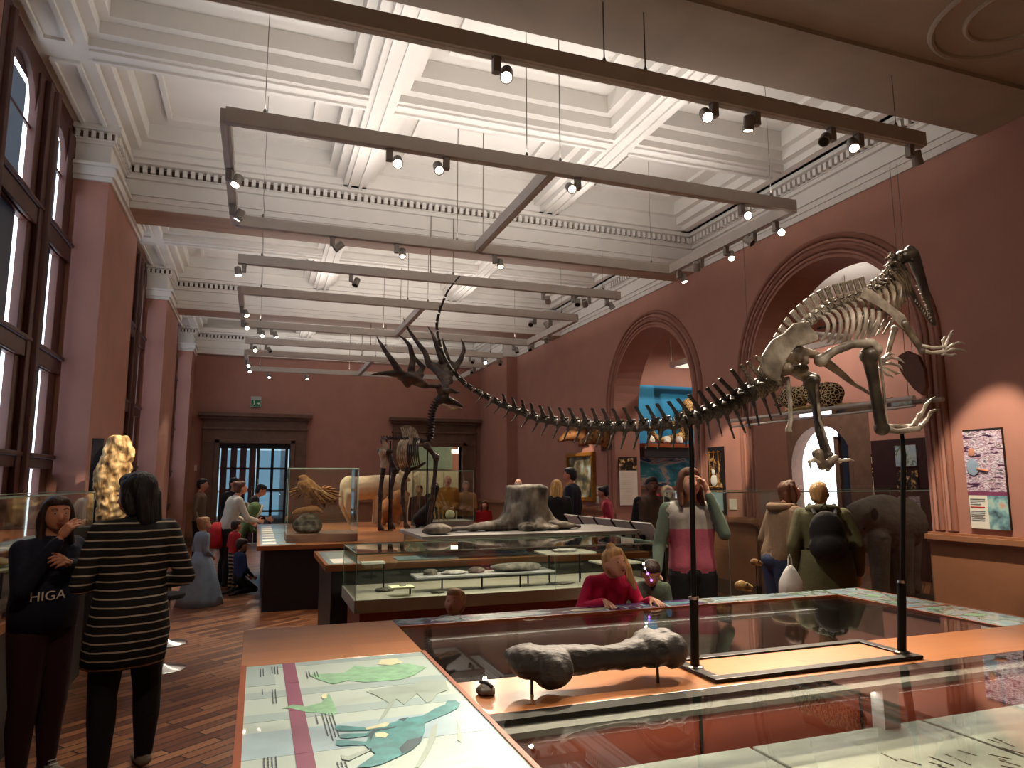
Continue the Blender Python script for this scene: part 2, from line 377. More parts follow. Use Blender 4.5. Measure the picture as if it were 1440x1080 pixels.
bands('stripe_leg', [(0., '0c090a'), (.55, 'a89c88')], 18., rough=.85)
# ================================================================ ROOM SHELL
XW, XP, XR, XR2, YF, YN = -2.05, -1.68, 6.5, 7.05, 20.0, -3.0
ZS, ZR, ZC = 4.95, 5.5, 5.9           # beam soffit, rib underside, coffer back
BEAMS = [-1.1, 4.22, 9.57, 14.9]
def arch_fill(m, y0, y1, zs, ztop, x0, x1, n=20, mat=None, axis='x'):
    """solid above a round arch between y0..y1, thickness x0..x1"""
    c = (y0 + y1) / 2; r = (y1 - y0) / 2
    for i in range(n):
        a, b = PI - PI * i / n, PI - PI * (i + 1) / n
        ya, za, yb, zb = c + r * math.cos(a), zs + r * math.sin(a), c + r * math.cos(b), zs + r * math.sin(b)
        if axis == 'x': vs = [(x0, ya, za), (x0, yb, zb), (x0, yb, ztop), (x0, ya, ztop), (x1, ya, za), (x1, yb, zb), (x1, yb, ztop), (x1, ya, ztop)]
        else: vs = [(ya, x0, za), (yb, x0, zb), (yb, x0, ztop), (ya, x0, ztop), (ya, x1, za), (yb, x1, zb), (yb, x1, ztop), (ya, x1, ztop)]
        m.add(vs, [(0, 1, 2, 3), (7, 6, 5, 4), (0, 4, 5, 1), (2, 6, 7, 3)], mat)
struct(MB().box((-2.6, YN - .2, -.1), (11.4, 23.2, 0)).build('floor', 'parquet'))
# ---- ceiling slab, ribs and coffer mouldings (one structure mesh)
m = MB()
m.box((-2.3, YN, ZC), (XR2, YF + .2, ZC + .15))
ribs_x = [(XW - .1, -1.6), (.9, 1.2), (3.7, 4.0), (6.1, XR)]
edges = [YN] + BEAMS + [YF]
for i in range(len(edges) - 1):
    ya, yb = edges[i], edges[i + 1]
    if i == 0: continue
    ya += .45; yb -= (.45 if i < len(edges) - 2 else 0); yc = (ya + yb) / 2
    for k, (a, b) in enumerate(ribs_x):
        m.box((a, ya - .2, ZR), (b, yb + .2, ZC))
        if 0 < k < 3: m.box((a + .06, ya, ZR - .025), (a + .10, yb, ZR)); m.box((b - .10, ya, ZR - .025), (b - .06, yb, ZR))
    for k in range(3):
        xa, xb = ribs_x[k][1], ribs_x[k + 1][0]
        m.box((xa, yc - .15, ZR), (xb, yc + .15, ZC))
        m.box((xa, yc - .1, ZR - .025), (xb, yc - .06, ZR)); m.box((xa, yc + .06, ZR - .025), (xb, yc + .1, ZR))
        for (c, d) in ((ya, yc - .15), (yc + .15, yb)):
            for (w, z, inset) in ((.10, ZR + .08, 0), (.09, ZR + .2, .10), (.05, ZC - .05, .42)):
                x0, x1, y0, y1 = xa + inset, xb - inset, c + inset, d - inset
                m.box((x0, y0, z), (x1, y0 + w, ZC)); m.box((x0, y1 - w, z), (x1, y1, ZC))
                m.box((x0, y0 + w, z), (x0 + w, y1 - w, ZC)); m.box((x1 - w, y0 + w, z), (x1, y1 - w, ZC))
    # panels on the longitudinal soffit over the windows
    for (c, d) in ((ya + .2, yc - .15), (yc + .15, yb - .2)):
        m.box((XW + .08, c, ZR - .03), (XW + .12, d, ZR)); m.box((-1.76, c, ZR - .03), (-1.72, d, ZR))
        m.box((XW + .12, c + .001, ZR - .028), (-1.76, c + .04, ZR)); m.box((XW + .12, d - .04, ZR - .028), (-1.76, d - .001, ZR))
struct(m.build('ceiling', 'plaster'))
# ---- cross beams with dentil cornice
def cornice_run(m, p, q, out, zoff=0):
    """stepped cornice between p and q (xy), growing along out (xy unit)"""
    p, q, o = V((p[0], p[1], 0)), V((q[0], q[1], 0)), V((out[0], out[1], 0))
    def bar(d, z0, z1): m.prism([p + V((0, 0, z0)), q + V((0, 0, z0)), q + o * d + V((0, 0, z0)), p + o * d + V((0, 0, z0))], (0, 0, z1 - z0), 'plaster')
    bar(.02, 5.03, 5.30); bar(.05, 5.10, 5.13); bar(.07, 5.30, 5.35); bar(.09, 5.35, 5.45); bar(.2, 5.45, 5.50); bar(.26, 5.50, 5.60); bar(.16, 5.56, 5.66); bar(.08, 5.66, 5.75)
    L = (q - p).length; n = int(L / .088); u = (q - p) / n
    for i in range(n):
        a = p + u * (i + .25); b = p + u * (i + .8)
        m.prism([a + o * .09 + V((0, 0, 5.36)), b + o * .09 + V((0, 0, 5.36)), b + o * .15 + V((0, 0, 5.36)), a + o * .15 + V((0, 0, 5.36))], (0, 0, .085), 'plaster')
        a = p + u * (i - .2)
        m.prism([a + o * .091 + V((0, 0, 5.365)), p + u * (i + .25) + o * .091 + V((0, 0, 5.365)), p + u * (i + .25) + o * .093 + V((0, 0, 5.365)), a + o * .093 + V((0, 0, 5.365))], (0, 0, .07), 'dentil_gap_shade')
for k, b in enumerate(BEAMS + [YF]):
    m = MB(); h = .29
    lo = YN if k == 1 else b - h
    if k == 0: continue
    m.box((XP, lo, ZS), (XR, b + h, ZC), 'plaster'); m.box((XP + .01, lo + .015, ZS - .012), (XR - .01, b + h - .015, ZS), 'soffit_bounce_tan' if k > 1 else 'soffit_near_dimmed')
    if k == 1:
        for cx, cy, cr in ((5.0, 3.1, .55), (3.3, 2.6, .55), (5.0, 1.0, .55), (3.3, .7, .55)):
            for q, w in ((cr, .025), (cr * .6, .02)): m.tube([(cx + q * math.cos(t), cy + q * math.sin(t), ZS - .015) for t in [2 * PI * i / 32 for i in range(33)]], w, 8, 'soffit_near_dimmed')
        m.box((-1.6, 3.75, ZS - .05), (XR, 3.85, ZS), 'soffit_near_dimmed'); m.box((-1.6, 1.8, ZS - .05), (XR, 1.95, ZS), 'soffit_near_dimmed')
    if k > 1: cornice_run(m, (XP, b - h), (XR, b - h), (0, -1))
    if k < 4: cornice_run(m, (XP, b + h), (XR, b + h), (0, 1))
    struct(m.build('trim_%d' % (k + 1)))
m = MB(); m.box((XR - .03, YN, ZS), (XR, 17.62, ZC), 'plaster')
cornice_run(m, (XR - .03, YN), (XR - .03, 17.62), (-1, 0)); struct(m.build('trim_6'))
m = MB(); m.box((6.1, 17.58, ZS), (6.22, YF, ZC), 'plaster'); m.box((6.1, 17.56, ZS), (XR, 17.6, ZC), 'plaster'); cornice_run(m, (6.1, 17.6), (6.1, YF), (-1, 0)); struct(m.build('trim_7'))
# ---- right wall with two arches
A = [(5.39, 8.05), (9.5, 12.15)]; ZSP = 3.02
m = MB()
prev = YN
for a, b in A:
    m.box((XR, prev, 0), (XR2, a, ZR), 'terracotta'); arch_fill(m, a, b, ZSP, ZR, XR, XR2, 28, 'terracotta'); prev = b
m.box((XR, prev, 0), (XR2, YF, ZR), 'terracotta')
m.box((6.2, 17.6, 0), (XR, YF, ZR), 'terracotta')
struct(m.build('wall_right'))
for a, b in A:
    m = MB(); c = (a + b) / 2; r0 = (b - a) / 2
    for rr, w in ((.06, .022), (.12, .03), (.2, .022), (.26, .035)):
        pts = [(XR - .005, c - (r0 + rr), 1.12)] + [(XR - .005, c + (r0 + rr) * math.cos(t), ZSP + (r0 + rr) * math.sin(t)) for t in [PI - PI * i / 32 for i in range(33)]] + [(XR - .005, c + (r0 + rr), 1.12)]
        m.tube(pts, w, n=8, mat='terracotta_dark' if rr in (.12, .26) else 'terracotta')
    struct(m.build('trim_%d' % (8 if a < 6 else 9), smooth=True))
def dado(m, p, q, out):
    p, q, o = V((p[0], p[1], 0)), V((q[0], q[1], 0)), V((out[0], out[1], 0))
    for d, z0, z1, mt in ((.05, 0, 1.0, 'dado'), (.09, 1.0, 1.03, 'dado'), (.12, 1.03, 1.08, 'dado'), (.07, 1.08, 1.1, 'dado'), (.08, 0, .2, 'sandstone')):
        m.prism([p + V((0, 0, z0)), q + V((0, 0, z0)), q + o * d + V((0, 0, z0)), p + o * d + V((0, 0, z0))], (0, 0, z1 - z0), mt)
    n = max(1, int((q - p).length / 1.1)); u = (q - p) / n
    for i in range(n + 1):
        a = p + u * i; s = u.normalized() * .006
        m.prism([a - s + V((0, 0, .2)), a + s + V((0, 0, .2)), a + s + o * .052 + V((0, 0, .2)), a - s + o * .052 + V((0, 0, .2))], (0, 0, .79), 'sandstone')
m = MB(); prev = YN
for a, b in A + [(17.6, 17.6)]:
    dado(m, (XR, prev), (XR, a), (-1, 0)); prev = b
dado(m, (6.2, 17.6), (6.2, YF), (-1, 0)); dado(m, (6.2, 17.6), (XR, 17.6), (0, -1)); struct(m.build('baseboard_right'))
# ---- left wall : pilasters, mullioned windows
PIL = [3.07, 8.4, 13.73, 19.06]
m = MB(); m.box((-2.6, YN, 0), (XW, PIL[0], ZC), 'terracotta')
for y in PIL: m.box((-2.6, y, 0), (XP, min(y + 1.95, YF), 4.9), 'terracotta'); m.box((-2.6, y, 4.9), (XP, min(y + 1.95, YF), ZR), 'plaster')
for k in range(3):
    m.box((-2.4, PIL[k] + 1.95, 0), (XW, PIL[k + 1], .95), 'dado'); m.box((-2.3, PIL[k] + 1.95, 5.32), (XW, PIL[k + 1], ZC), 'oak_dark')
struct(m.build('wall_left'))
for k, y in enumerate(PIL):
    y1 = min(y + 1.95, YF); m = MB()
    for d, z0, z1 in ((.03, 4.88, 4.93), (.06, 4.93, 5.03), (.09, 5.03, 5.07), (.03, 5.3, 5.33), (.045, 5.33, 5.44), (.1, 5.44, 5.5)):
        m.box((-2.04, y - d, z0), (XP + d, y1 + d if y1 < YF else YF, z1), 'plaster')
    n = 5
    for i in range(n):
        a = -2.02 + i * .075; m.box((a, y - .075, 5.35), (a + .04, y - .045, 5.43), 'plaster'); m.box((a + .042, y - .0475, 5.355), (a + .072, y - .044, 5.425), 'dentil_gap_shade')
    for i in range(22):
        a = y + .02 + i * .088
        if a + .05 < y1: m.box((XP + .045, a, 5.35), (XP + .075, a + .05, 5.43), 'plaster'); m.box((XP + .044, a + .052, 5.355), (XP + .0475, a + .086, 5.425), 'dentil_gap_shade')
    struct(m.build('trim_%d' % (10 + k)))
TR = [(.95, 1.1), (1.75, 1.9), (2.72, 2.92), (3.93, 4.15)]
for k in range(3):
    w0 = PIL[k] + 1.95; L = [(w0 + .25, w0 + .75), (w0 + 1.33, w0 + 2.05), (w0 + 2.63, w0 + 3.13)]; w1 = PIL[k + 1]
    m = MB(); x0, x1 = -2.10, XW + .03; prev = w0
    for a, b in L:
        m.box((x0, prev, .95), (x1, a, 5.34)); prev = b
        arch_fill(m, a, b, 4.95, 5.34, x0, x1 - .02, 10)
        for z0, z1 in TR: m.box((x0, a, z0), (x1 - .015, b, z1))
        for z0, z1 in TR[1:]: m.box((x1 - .02, a - .05, z0 + .04), (x1 + .03, b + .05, z1 - .03))
    m.box((x0, prev, .95), (x1, w1, 5.34))
    for z0, z1 in TR: m.box((x1, w0, z0), (x1 + .035, w1, z1 - .05)); m.box((x1, w0, z1 - .05), (x1 + .06, w1, z1 - .01))
    for yy in ((L[0][1] + L[1][0]) / 2, (L[1][1] + L[2][0]) / 2):
        m.box((x1, yy - .16, .95), (x1 + .05, yy + .16, 5.34)); m.tube([(x1 + .05, yy, .95), (x1 + .05, yy, 5.3)], .05, 8)
    fr = m.build('window_%d' % (k + 1), 'oak_dark', bevel=.008); struct(fr)
    for a, b in L:
        g = MB().box((-2.098, a - .0, 1.1), (-2.094, b + .0, 5.2)).build('pane', 'daylight', fr)
        s = .17 if b - a > .6 else .15
        bl = MB(); bl.box((-2.08, a - .0, 1.1), (-2.072, b - s, 3.93), 'glowing_blind_dark'); bl.box((-2.08, a - .0, 4.15), (-2.072, b - s * 1.1, 5.1), 'glowing_blind')
        bl.build('glowing_blind', None, fr)
    MB().box((-2.09, w0 + .1, 4.78), (-2.07, w1 - .1, 4.81)).build('glazing_bar', 'oak_dark', fr)
# ---- far wall with two stone framed doorways
DO = [(-.97, .8), (4.0, 5.62)]
m = MB(); prev = -2.6
for a, b in DO: m.box((prev, YF, 0), (a, YF + .3, ZC)); m.box((a, YF, 2.62), (b, YF + .3, ZC)); prev = b
m.box((prev, YF, 0), (XR2, YF + .3, ZC)); struct(m.build('wall_far', 'terracotta'))
m = MB(); dado(m, (-2.0, YF), (-1.45, YF), (0, -1)); dado(m, (1.25, YF), (3.6, YF), (0, -1)); struct(m.build('baseboard_far'))
for k, (a, b) in enumerate(DO):
    m = MB(); e = .42
    m.box((a - e, YF - .12, 0), (a, YF + .3, 2.62)); m.box((b, YF - .12, 0), (b + e, YF + .3, 2.62)); m.box((a - e, YF - .12, 2.62), (b + e, YF + .0, 3.28))
    m.box((a - .12, YF - .16, 0), (a, YF - .1, 2.72)); m.box((b, YF - .16, 0), (b + .12, YF - .1, 2.72)); m.box((a - .12, YF - .16, 2.62), (b + .12, YF - .1, 2.74))
    m.box((a - e - .03, YF - .17, 2.98), (b + e + .03, YF, 3.03)); m.box((a - e - .06, YF - .2, 3.25), (b + e + .06, YF, 3.32)); m.box((a - e - .12, YF - .3, 3.32), (b + e + .12, YF, 3.42))
    struct(m.build('trim_%d' % (14 + k), 'sandstone', bevel=.01))
def glazed_leaf(name, x0, x1, y, cols, parent, ang=0, hz=(0.25, 2.5), gl='pane', rows=4, st=.09):
    """timber door leaf with a grid of panes"""
    m = MB(); z0, z1 = 0.02, hz[1]; w = x1 - x0; pw = (w - st * (cols + 1)) / cols; ph = (z1 - hz[0] - .07 * rows) / rows
    m.box((x0, y, z0), (x1, y + .05, hz[0]))
    for i in range(cols + 1): a = x0 + i * (pw + st); m.box((a, y, hz[0]), (a + st, y + .05, z1))
    for j in range(rows + 1): z = hz[0] + j * (ph + .07); m.box((x0 + st, y, z - .0), (x1 - st, y + .045, z + .05))
    return m
d = glazed_leaf('l', -.93, -.06, YF + .06, 3, None, gl='pane', st=.16).build('door_1', 'oak_dark'); struct(d)
MB().box((-.90, YF + .08, .3), (-.1, YF + .09, 2.45)).build('pane', 'pane', d)
MB().tube([(-.12, YF + .03, 1.0), (-.12, YF + .03, 1.5)], .015).build('door_handle', 'chrome', d)
d = glazed_leaf('l', -.04, .76, YF + .1, 2, None, st=.075).build('door_2', 'black_body'); struct(d)
MB().box((.0, YF + .12, .3), (.74, YF + .13, 2.45)).build('pane', 'pane', d)
MB().tube([(.02, YF + .06, .95), (.02, YF + .06, 1.7)], .015).build('door_handle', 'chrome', d)
MB().box((-.96, YF + .02, 2.5), (.8, YF + .2, 2.62)).build('door_head', 'black_body', d)
# rooms beyond the two doors
m = MB(); m.box((-2.4, 23, 0), (2.2, 23.1, 3.4)); m.box((-2.5, YF + .3, 0), (-2.4, 23.1, 3.4)); m.box((2.2, YF + .3, 0), (2.3, 23.1, 3.4)); m.box((-2.5, YF + .3, 3.4), (2.3, 23.1, 3.5)); struct(m.build('wall_lobby', 'white_cloth'))
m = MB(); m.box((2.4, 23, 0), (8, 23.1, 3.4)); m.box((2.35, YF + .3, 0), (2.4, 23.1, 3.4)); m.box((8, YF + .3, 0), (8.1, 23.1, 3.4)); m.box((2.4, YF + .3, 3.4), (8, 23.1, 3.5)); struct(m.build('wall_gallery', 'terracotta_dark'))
w = MB()
for i in range(3): w.box((-1.5 + i * 1.15, 22.96, .6), (-.5 + i * 1.15, 22.98, 2.7))
wf = w.build('window_4', 'room_blue_glow'); struct(wf)  # added glowing backdrop standing in for the bright blue room
m = MB()
for i in range(4): m.box((-1.6 + i * 1.15, 22.9, .5), (-1.5 + i * 1.15, 22.99, 2.8))
for z in (.5, 1.3, 2.0, 2.75): m.box((-1.6, 22.92, z), (2.0, 22.97, z + .05))
m.build('window_frame', 'white_cloth', wf)
# near wall behind the photographer
struct(MB().box((-2.6, YN - .2, 0), (11.4, YN, ZC)).build('wall_near', 'terracotta'))
# ---- side gallery beyond the arches
m = MB(); m.box((XR2, 13.6, 0), (11.4, 13.8, 5.6), 'terracotta')
m.box((11, YN, 0), (11.2, 10.3, 5.6), 'terracotta'); m.box((11, 12.9, 0), (11.2, 13.8, 5.6), 'terracotta'); m.box((11, 10.3, 2.95), (11.2, 12.9, 5.6), 'terracotta')
m.box((11.0, 10.3, 0), (11.3, 10.75, 2.95), 'sandstone'); m.box((11.0, 12.45, 0), (11.3, 12.9, 2.95), 'sandstone'); arch_fill(m, 10.75, 12.45, 1.9, 2.95, 11.0, 11.3, 14, 'sandstone')
struct(m.build('wall_side'))
struct(MB().box((XR2, YN, 5.1), (11.4, 13.8, 5.2)).build('ceiling_side', 'plaster'))
m = MB(); c = 11.6
m.box((11.2, 10.75, 0), (11.25, 12.45, 1.0), 'sandstone'); m.box((11.2, 11.3, 1.0), (11.28, 11.42, 2.5), 'sandstone'); m.box((11.2, 10.95, 1.0), (11.28, 11.05, 2.3), 'sandstone')
wn = m.build('window_5'); struct(wn); MB().box((11.33, 11.42, .9), (11.35, 12.5, 2.9)).build('pane', 'bright_window', wn); MB().box((11.33, 10.75, .9), (11.35, 11.42, 2.9)).build('pane', 'glowing_blind_dark', wn)
# ================================================================ LIGHTING TRACKS
ORD = ['first', 'second', 'third', 'fourth', 'fifth', 'sixth', 'seventh', 'eighth', 'ninth', 'tenth']
SPOTS = []
KT = 1.41
ZT = 4.41
BEAMY = [(b - .3, b + .3) for b in (9.57, 14.9)]
def frame_thing(name, label, y0, y1=None, x0=-.25, x1=3.6, cables=(-.05, 1.51, 1.74, 3.4)):
    y0, x0, x1 = y0 * KT, x0 * KT, x1 * KT; y1 = y1 * KT if y1 else None; cables = [c * KT for c in cables]
    t = thing(name, label, 'lighting track', ((x0 + x1) / 2, y0, ZT)); cx = (x0 + x1) / 2
    def b(a, c):
        m = MB(); a, c = V(a) - V((cx, y0, ZT)), V(c) - V((cx, y0, ZT)); m.obox(a, c, .078, .12); u = (c - a).normalized()
        m.obox(a + V((0, 0, -.062)) , c + V((0, 0, -.062)), .028, .004)
        m.build('bar', 'track_grey', t, bevel=.003)
    b((x0, y0, ZT), (x1, y0, ZT))
    if y1:
        b((x0, y1, ZT), (x1, y1, ZT)); b((x0, y0, ZT), (x0, y1, ZT)); b((x1, y0, ZT), (x1, y1, ZT)); b((1.69 * KT, y0, ZT), (1.69 * KT, y1, ZT))
    for y in ([y0] if not y1 else [y0, y1]):
        for x in cables:
            top = 4.95 if (y < 4.5 or any(a < y < b for a, b in BEAMY)) else 5.5 if abs(y - round((y - 6.9) / 5.33) * 5.33 - 6.9) < .16 else 5.9; m = MB(); m.tube([(x - cx, y - y0, .06), (x - cx, y - y0, top - ZT)], .003 if abs(x / KT - 1.6) > .2 else .0055, 6)
            m.lathe((x - cx, y - y0, .06), [(.014, 0), (.014, .03), (.006, .05)], 8); m.build('suspension_cable', 'cable', t, smooth=True)
    return t
frame_thing('lighting_track', 'nearest grey lighting bar, hung singly under the wide ceiling soffit', 2.84, x0=-.75, x1=3.6)
frame_thing('lighting_track', 'largest grey rectangular lighting frame with a middle crossbar, nearest of the rectangles', 3.9, 5.55)
frame_thing('lighting_track', 'single grey lighting bar just beyond the largest rectangular frame', 6.54)
frame_thing('lighting_track', 'second nearest grey rectangular lighting frame, above the tip of the dinosaur tail', 7.64, 9.3)
frame_thing('lighting_track', 'single grey lighting bar right behind the antlers', 10.43)
frame_thing('lighting_track', 'farthest grey rectangular lighting frame, seen low behind the antlers', 11.4, 13.05)
def spot_proto(kind):
    """adapter + head built about the bar underside, head axis = local -z tilted later"""
    t = bpy.data.objects.new('track_spotlight', None); COL.objects.link(t); return t
def head_mesh():
    a = MB().box((-.02, -.03, -.10), (.02, .03, 0)).v
    return a
_sh = {}
def spotlight(x, y, side, tgt, on, label, power=0, ang=30):
    """side: +1/-1 places the head beside its gear box along the bar (x) ; tgt world point"""
    z = ZT - .063
    t = thing('track_spotlight', label, 'spotlight', (x, y, z), 0, 'spotlights on the hanging tracks')
    if not _sh:
        a = MB(); a.box((-.026, -.026, -.105), (.026, .026, 0)); a.box((-.035, -.012, -.01), (.035, .012, .002)); _sh['a'] = a.build('gear_box', 'spot_grey', bevel=.004)
        h = MB(); h.lathe((0, 0, -.055), [(.036, 0), (.04, .004), (.04, .07), (.043, .074), (.043, .112), (.037, .112), (.035, .098), (.001, .098)], 18); _sh['h'] = h.build('lamp_head', 'spot_grey', smooth=True)
        for i in range(4): pass
        n = MB(); n.lathe((0, 0, .040), [(.001, 0), (.034, 0), (.034, .012), (.001, .014)], 16); _sh['n'] = n
        _sh['on'] = n.build('lens', 'lamp_on'); _sh['dim'] = n.build('lens', 'lamp_dim'); _sh['off'] = n.build('lens', 'black_metal')
    a = _sh['a'] if 'ua' not in _sh else _sh['a'].copy()
    c = V((side * .07, 0, -.10)); R = look(V((x, y, z)) + c * 1.4, tgt)
    parts = [(_sh['a'], V((0, 0, 0)), None), (_sh['h'], c, R), (_sh[on], c, R)]
    for o, l, r in parts:
        k = o.copy(); COL.objects.link(k); k.parent = t; k.location = l
        if r: k.rotation_euler = r.to_euler()
    power *= 7.5
    if power:
        d = (V(tgt) - (V((x, y, z)) + c * 1.4)).normalized(); SPOTS.append((V((x, y, z)) + c * 1.4 + d * .15, V(tgt), power, ang))
    return t
def bar_label(where, i, n, on): return '%sspotlight, %s from %s on %s' % ('shining ' if on == 'on' else 'grey ', ORD[i], 'the front' if 'side bar' in where else 'left', where)
# (pixel x, side, target, state, power, cone) per bar, left to right ; x solved on the bar
def run(where, Y, items):
    Y *= KT
    for i, (px_, side, tgt, on, p, an) in enumerate(items):
        w = at(px_, 300, Y=Y); 
        # solve for the bar height: iterate the pixel row
        py = 300
        for _ in range(12):
            w = at(px_, py, Y=Y); py += (w.z - ZT) * 985 / max(1, Y) * .8
        spotlight(w.x, Y, side, tgt, on, bar_label(where, i, len(items), on), p, an)
def run_side(where, X, items):
    X *= KT; items = [(i[0] * KT,) + tuple(i[1:]) for i in items]
    for i, (Y, side, tgt, on, p, an) in enumerate(items):
        spotlight(X, Y, side, tgt, on, bar_label(where, i, len(items), on), p, an)
C = V((0, 0, EYE))
run('the nearest single lighting bar', 2.84, [(698, 1, (.5, 1.6, .85), 'on', 20, 60), (1003, -1, (1.9, .9, .85), 'on', 30, 60), (1062, -1, (3.3, 4.5, .9), 'dim', 30, 45), (1168, -1, (1.9, 2.6, 1.9), 'off', 60, 50), (1207, -1, (2.9, 1.9, .9), 'on', 30, 50), (1278, 1, (6.5, 4.75, 1.55), 'off', 75, 26)])
run('front bar of the largest frame', 3.9, [(548, 1, (.55, 1.9, .85), 'on', 25, 50), (628, -1, (1.3, 2.5, .95), 'dim', 20, 34), (812, -1, (2.25, 2.6, 2.1), 'dim', 130, 50), (1042, 1, (1.6, 1.0, 1.0), 'on', 60, 60)])
run('back bar of the largest frame', 5.55, [(468, 1, (-1.7, 7.8, 2.0), 'off', 0, 25), (558, 1, (1.2, 6.0, .7), 'dim', 40, 45), (696, 1, (2.6, 6.0, .7), 'dim', 40, 45)])
run_side('left side bar of the largest frame', -.25, [(4.5, 1, (-1.3, 5.0, .9), 'on', 15, 40), (5.1, 1, (-1.3, 7.5, 1.8), 'on', 60, 24)])
run_side('right side bar of the largest frame', 3.6, [(4.1, 1, (2.7, 2.6, 2.2), 'on', 100, 44), (4.35, -1, (6.4, 3.5, 1.6), 'off', 0, 30), (4.7, 1, (4.2, 4.9, 1.1), 'on', 110, 45), (5.05, -1, (6.45, 8.75, 1.7), 'off', 60, 22), (5.4, 1, (5.5, 7.0, 1.0), 'on', 45, 40)])
run('single bar beyond the largest frame', 6.54, [(344, -1, (.3, 8.5, .8), 'on', 30, 50), (494, 1, (-.6, 8.0, 0), 'off', 0, 40), (764, 1, (6.5, 13.7, 1.6), 'off', 0, 25), (806, 1, (3.2, 7.2, 1.1), 'off', 40, 40), (828, -1, (6.45, 11.8, 1.6), 'off', 0, 20), (853, 1, (6.45, 8.8, 1.6), 'off', 0, 25)])
run('front bar of the second frame', 7.64, [(752, -1, (2.2, 7.0, 1.1), 'off', 30, 40), (774, -1, (6.4, 10.0, 1.0), 'off', 0, 30)])
run_side('left side bar of the second frame', -.25, [(8.2, 1, (.8, 10.0, 1.2), 'on', 45, 35), (8.9, 1, (.3, 9.8, .8), 'on', 0, 35)])
run_side('right side bar of the second frame', 3.6, [(8.5, -1, (6.45, 13.6, 1.8), 'off', 60, 20), (9.1, -1, (5.0, 9.5, 0), 'off', 25, 60)])
run('back bar of the second frame', 9.3, [(364, 1, (-.3, 10.8, 0), 'on', 35, 60), (382, 1, (1.4, 12.6, 1.2), 'on', 45, 35), (722, 1, (5.0, 11.5, 0), 'off', 25, 60)])
run('the single bar behind the antlers', 10.43, [(354, 1, (.5, 11.5, .8), 'on', 0, 40), (374, 1, (1.7, 13.2, 1.3), 'off', 40, 40), (661, 1, (2.3, 11.6, 1.6), 'off', 55, 30), (679, 1, (1.5, 9.5, 1.5), 'on', 20, 50), (700, 1, (3.5, 12.5, 1.0), 'off', 25, 50)])
run_side('left side bar of the third frame', -.25, [(11.9, 1, (-1.6, 14.0, 1.7), 'on', 15, 30), (12.5, 1, (0, 14.5, 0), 'on', 25, 60)])
run('front bar of the third frame', 11.4, [(667, -1, (4.5, 13, .8), 'off', 25, 50)])
run('back bar of the third frame', 13.05, [(375, 1, (.1, 16.5, 0), 'on', 25, 60), (428, 1, (1.5, 17.5, 0), 'on', 25, 50)])
for k in ('a', 'h', 'on', 'dim', 'off'): bpy.data.objects.remove(_sh[k])
# slim frame hanging in the side gallery
t = thing('lighting_track', 'grey lighting frame glimpsed through the far arch in the side gallery', 'lighting track', (8.6, 11.2, 4.0)); m = MB()
for a, b in (((-.6, -2.2, 0), (-.6, 1.2, 0)), ((.7, -2.2, 0), (.7, 1.2, 0)), ((-.6, -2.2, 0), (.7, -2.2, 0)), ((-.6, 1.2, 0), (.7, 1.2, 0))): m.obox(a, b, .08, .1)
m.build('bar', 'track_grey', t)
for x, y in ((-.6, -2.2), (.7, -2.2), (-.6, 1.2), (.7, 1.2)): MB().tube([(x, y, 0), (x, y, 1.08)], .006, 6).build('suspension_cable', 'cable', t)
# ================================================================ FOREGROUND CASE TABLE
ZTAB = .85
def text_lines(m, x0, y0, dx, dy, n, L, z, mat='ink', w=.0035, h=.0008):
    """n faint printed lines starting at (x0,y0), each L long along dy direction, stepping along dx"""
    rnd = random.Random(int(abs(x0 * 997 + y0 * 131) * 10))
    for i in range(n):
        l = L * rnd.uniform(.75, 1); x = x0 + dx * i; k = 0.
        while k < l:
            s = rnd.uniform(.012, .03); s = min(s, l - k); m.box((x, y0 - k, z), (x + w, y0 - k - s * .85, z + h), mat); k += s
t = thing('display_table', 'wooden foreground display table with two sunken glass wells and a bridge of orange wood', 'display table', (2.0, 2.4, 0))
OT = V((2.0, 2.4, 0))
def P(m, name, mat=None, **k):
    m.v = [tuple(V(v) - OT) for v in m.v]; return m.build(name, mat, t, **k)
x0, x1, yn, yf = -.03, 4.1, -.9, 4.05
m = MB(); m.box((.0, yn, 0), (.72, yf - .04, .80)); m.box((.72, yf - .12, 0), (4.06, yf - .04, .80)); m.box((3.98, yn, 0), (4.06, yf - .12, .8)); m.box((.72, yn, 0), (3.98, yn + .08, .8)); m.box((.72, yn + .08, 0), (3.98, yf - .12, .06))
m.box((.72, 2.36, .06), (3.98, 2.40, .8))
P(m, 'carcass', 'black_body')
m = MB(); m.box((x0, 3.27, .81), (.745, yf, ZTAB)); m.box((.745, 2.34, .81), (3.72, 2.735, ZTAB)); m.box((3.72, yn, .81), (x1, 2.735, ZTAB)); P(m, 'wooden_top', 'table_wood', bevel=.002)
m = MB(); m.box((x0, yn, .80), (-.008, 3.27, ZTAB + .006)); m.box((.735, yn, .80), (.752, 3.27, ZTAB + .006)); m.box((.745, 3.84, .83), (3.72, 3.857, ZTAB + .004)); m.box((3.715, 2.735, .83), (3.735, 3.85, ZTAB + .004)); m.box((4.08, yn, .8), (4.1, yf, ZTAB + .002))
P(m, 'edge_trim', 'edge_wood')
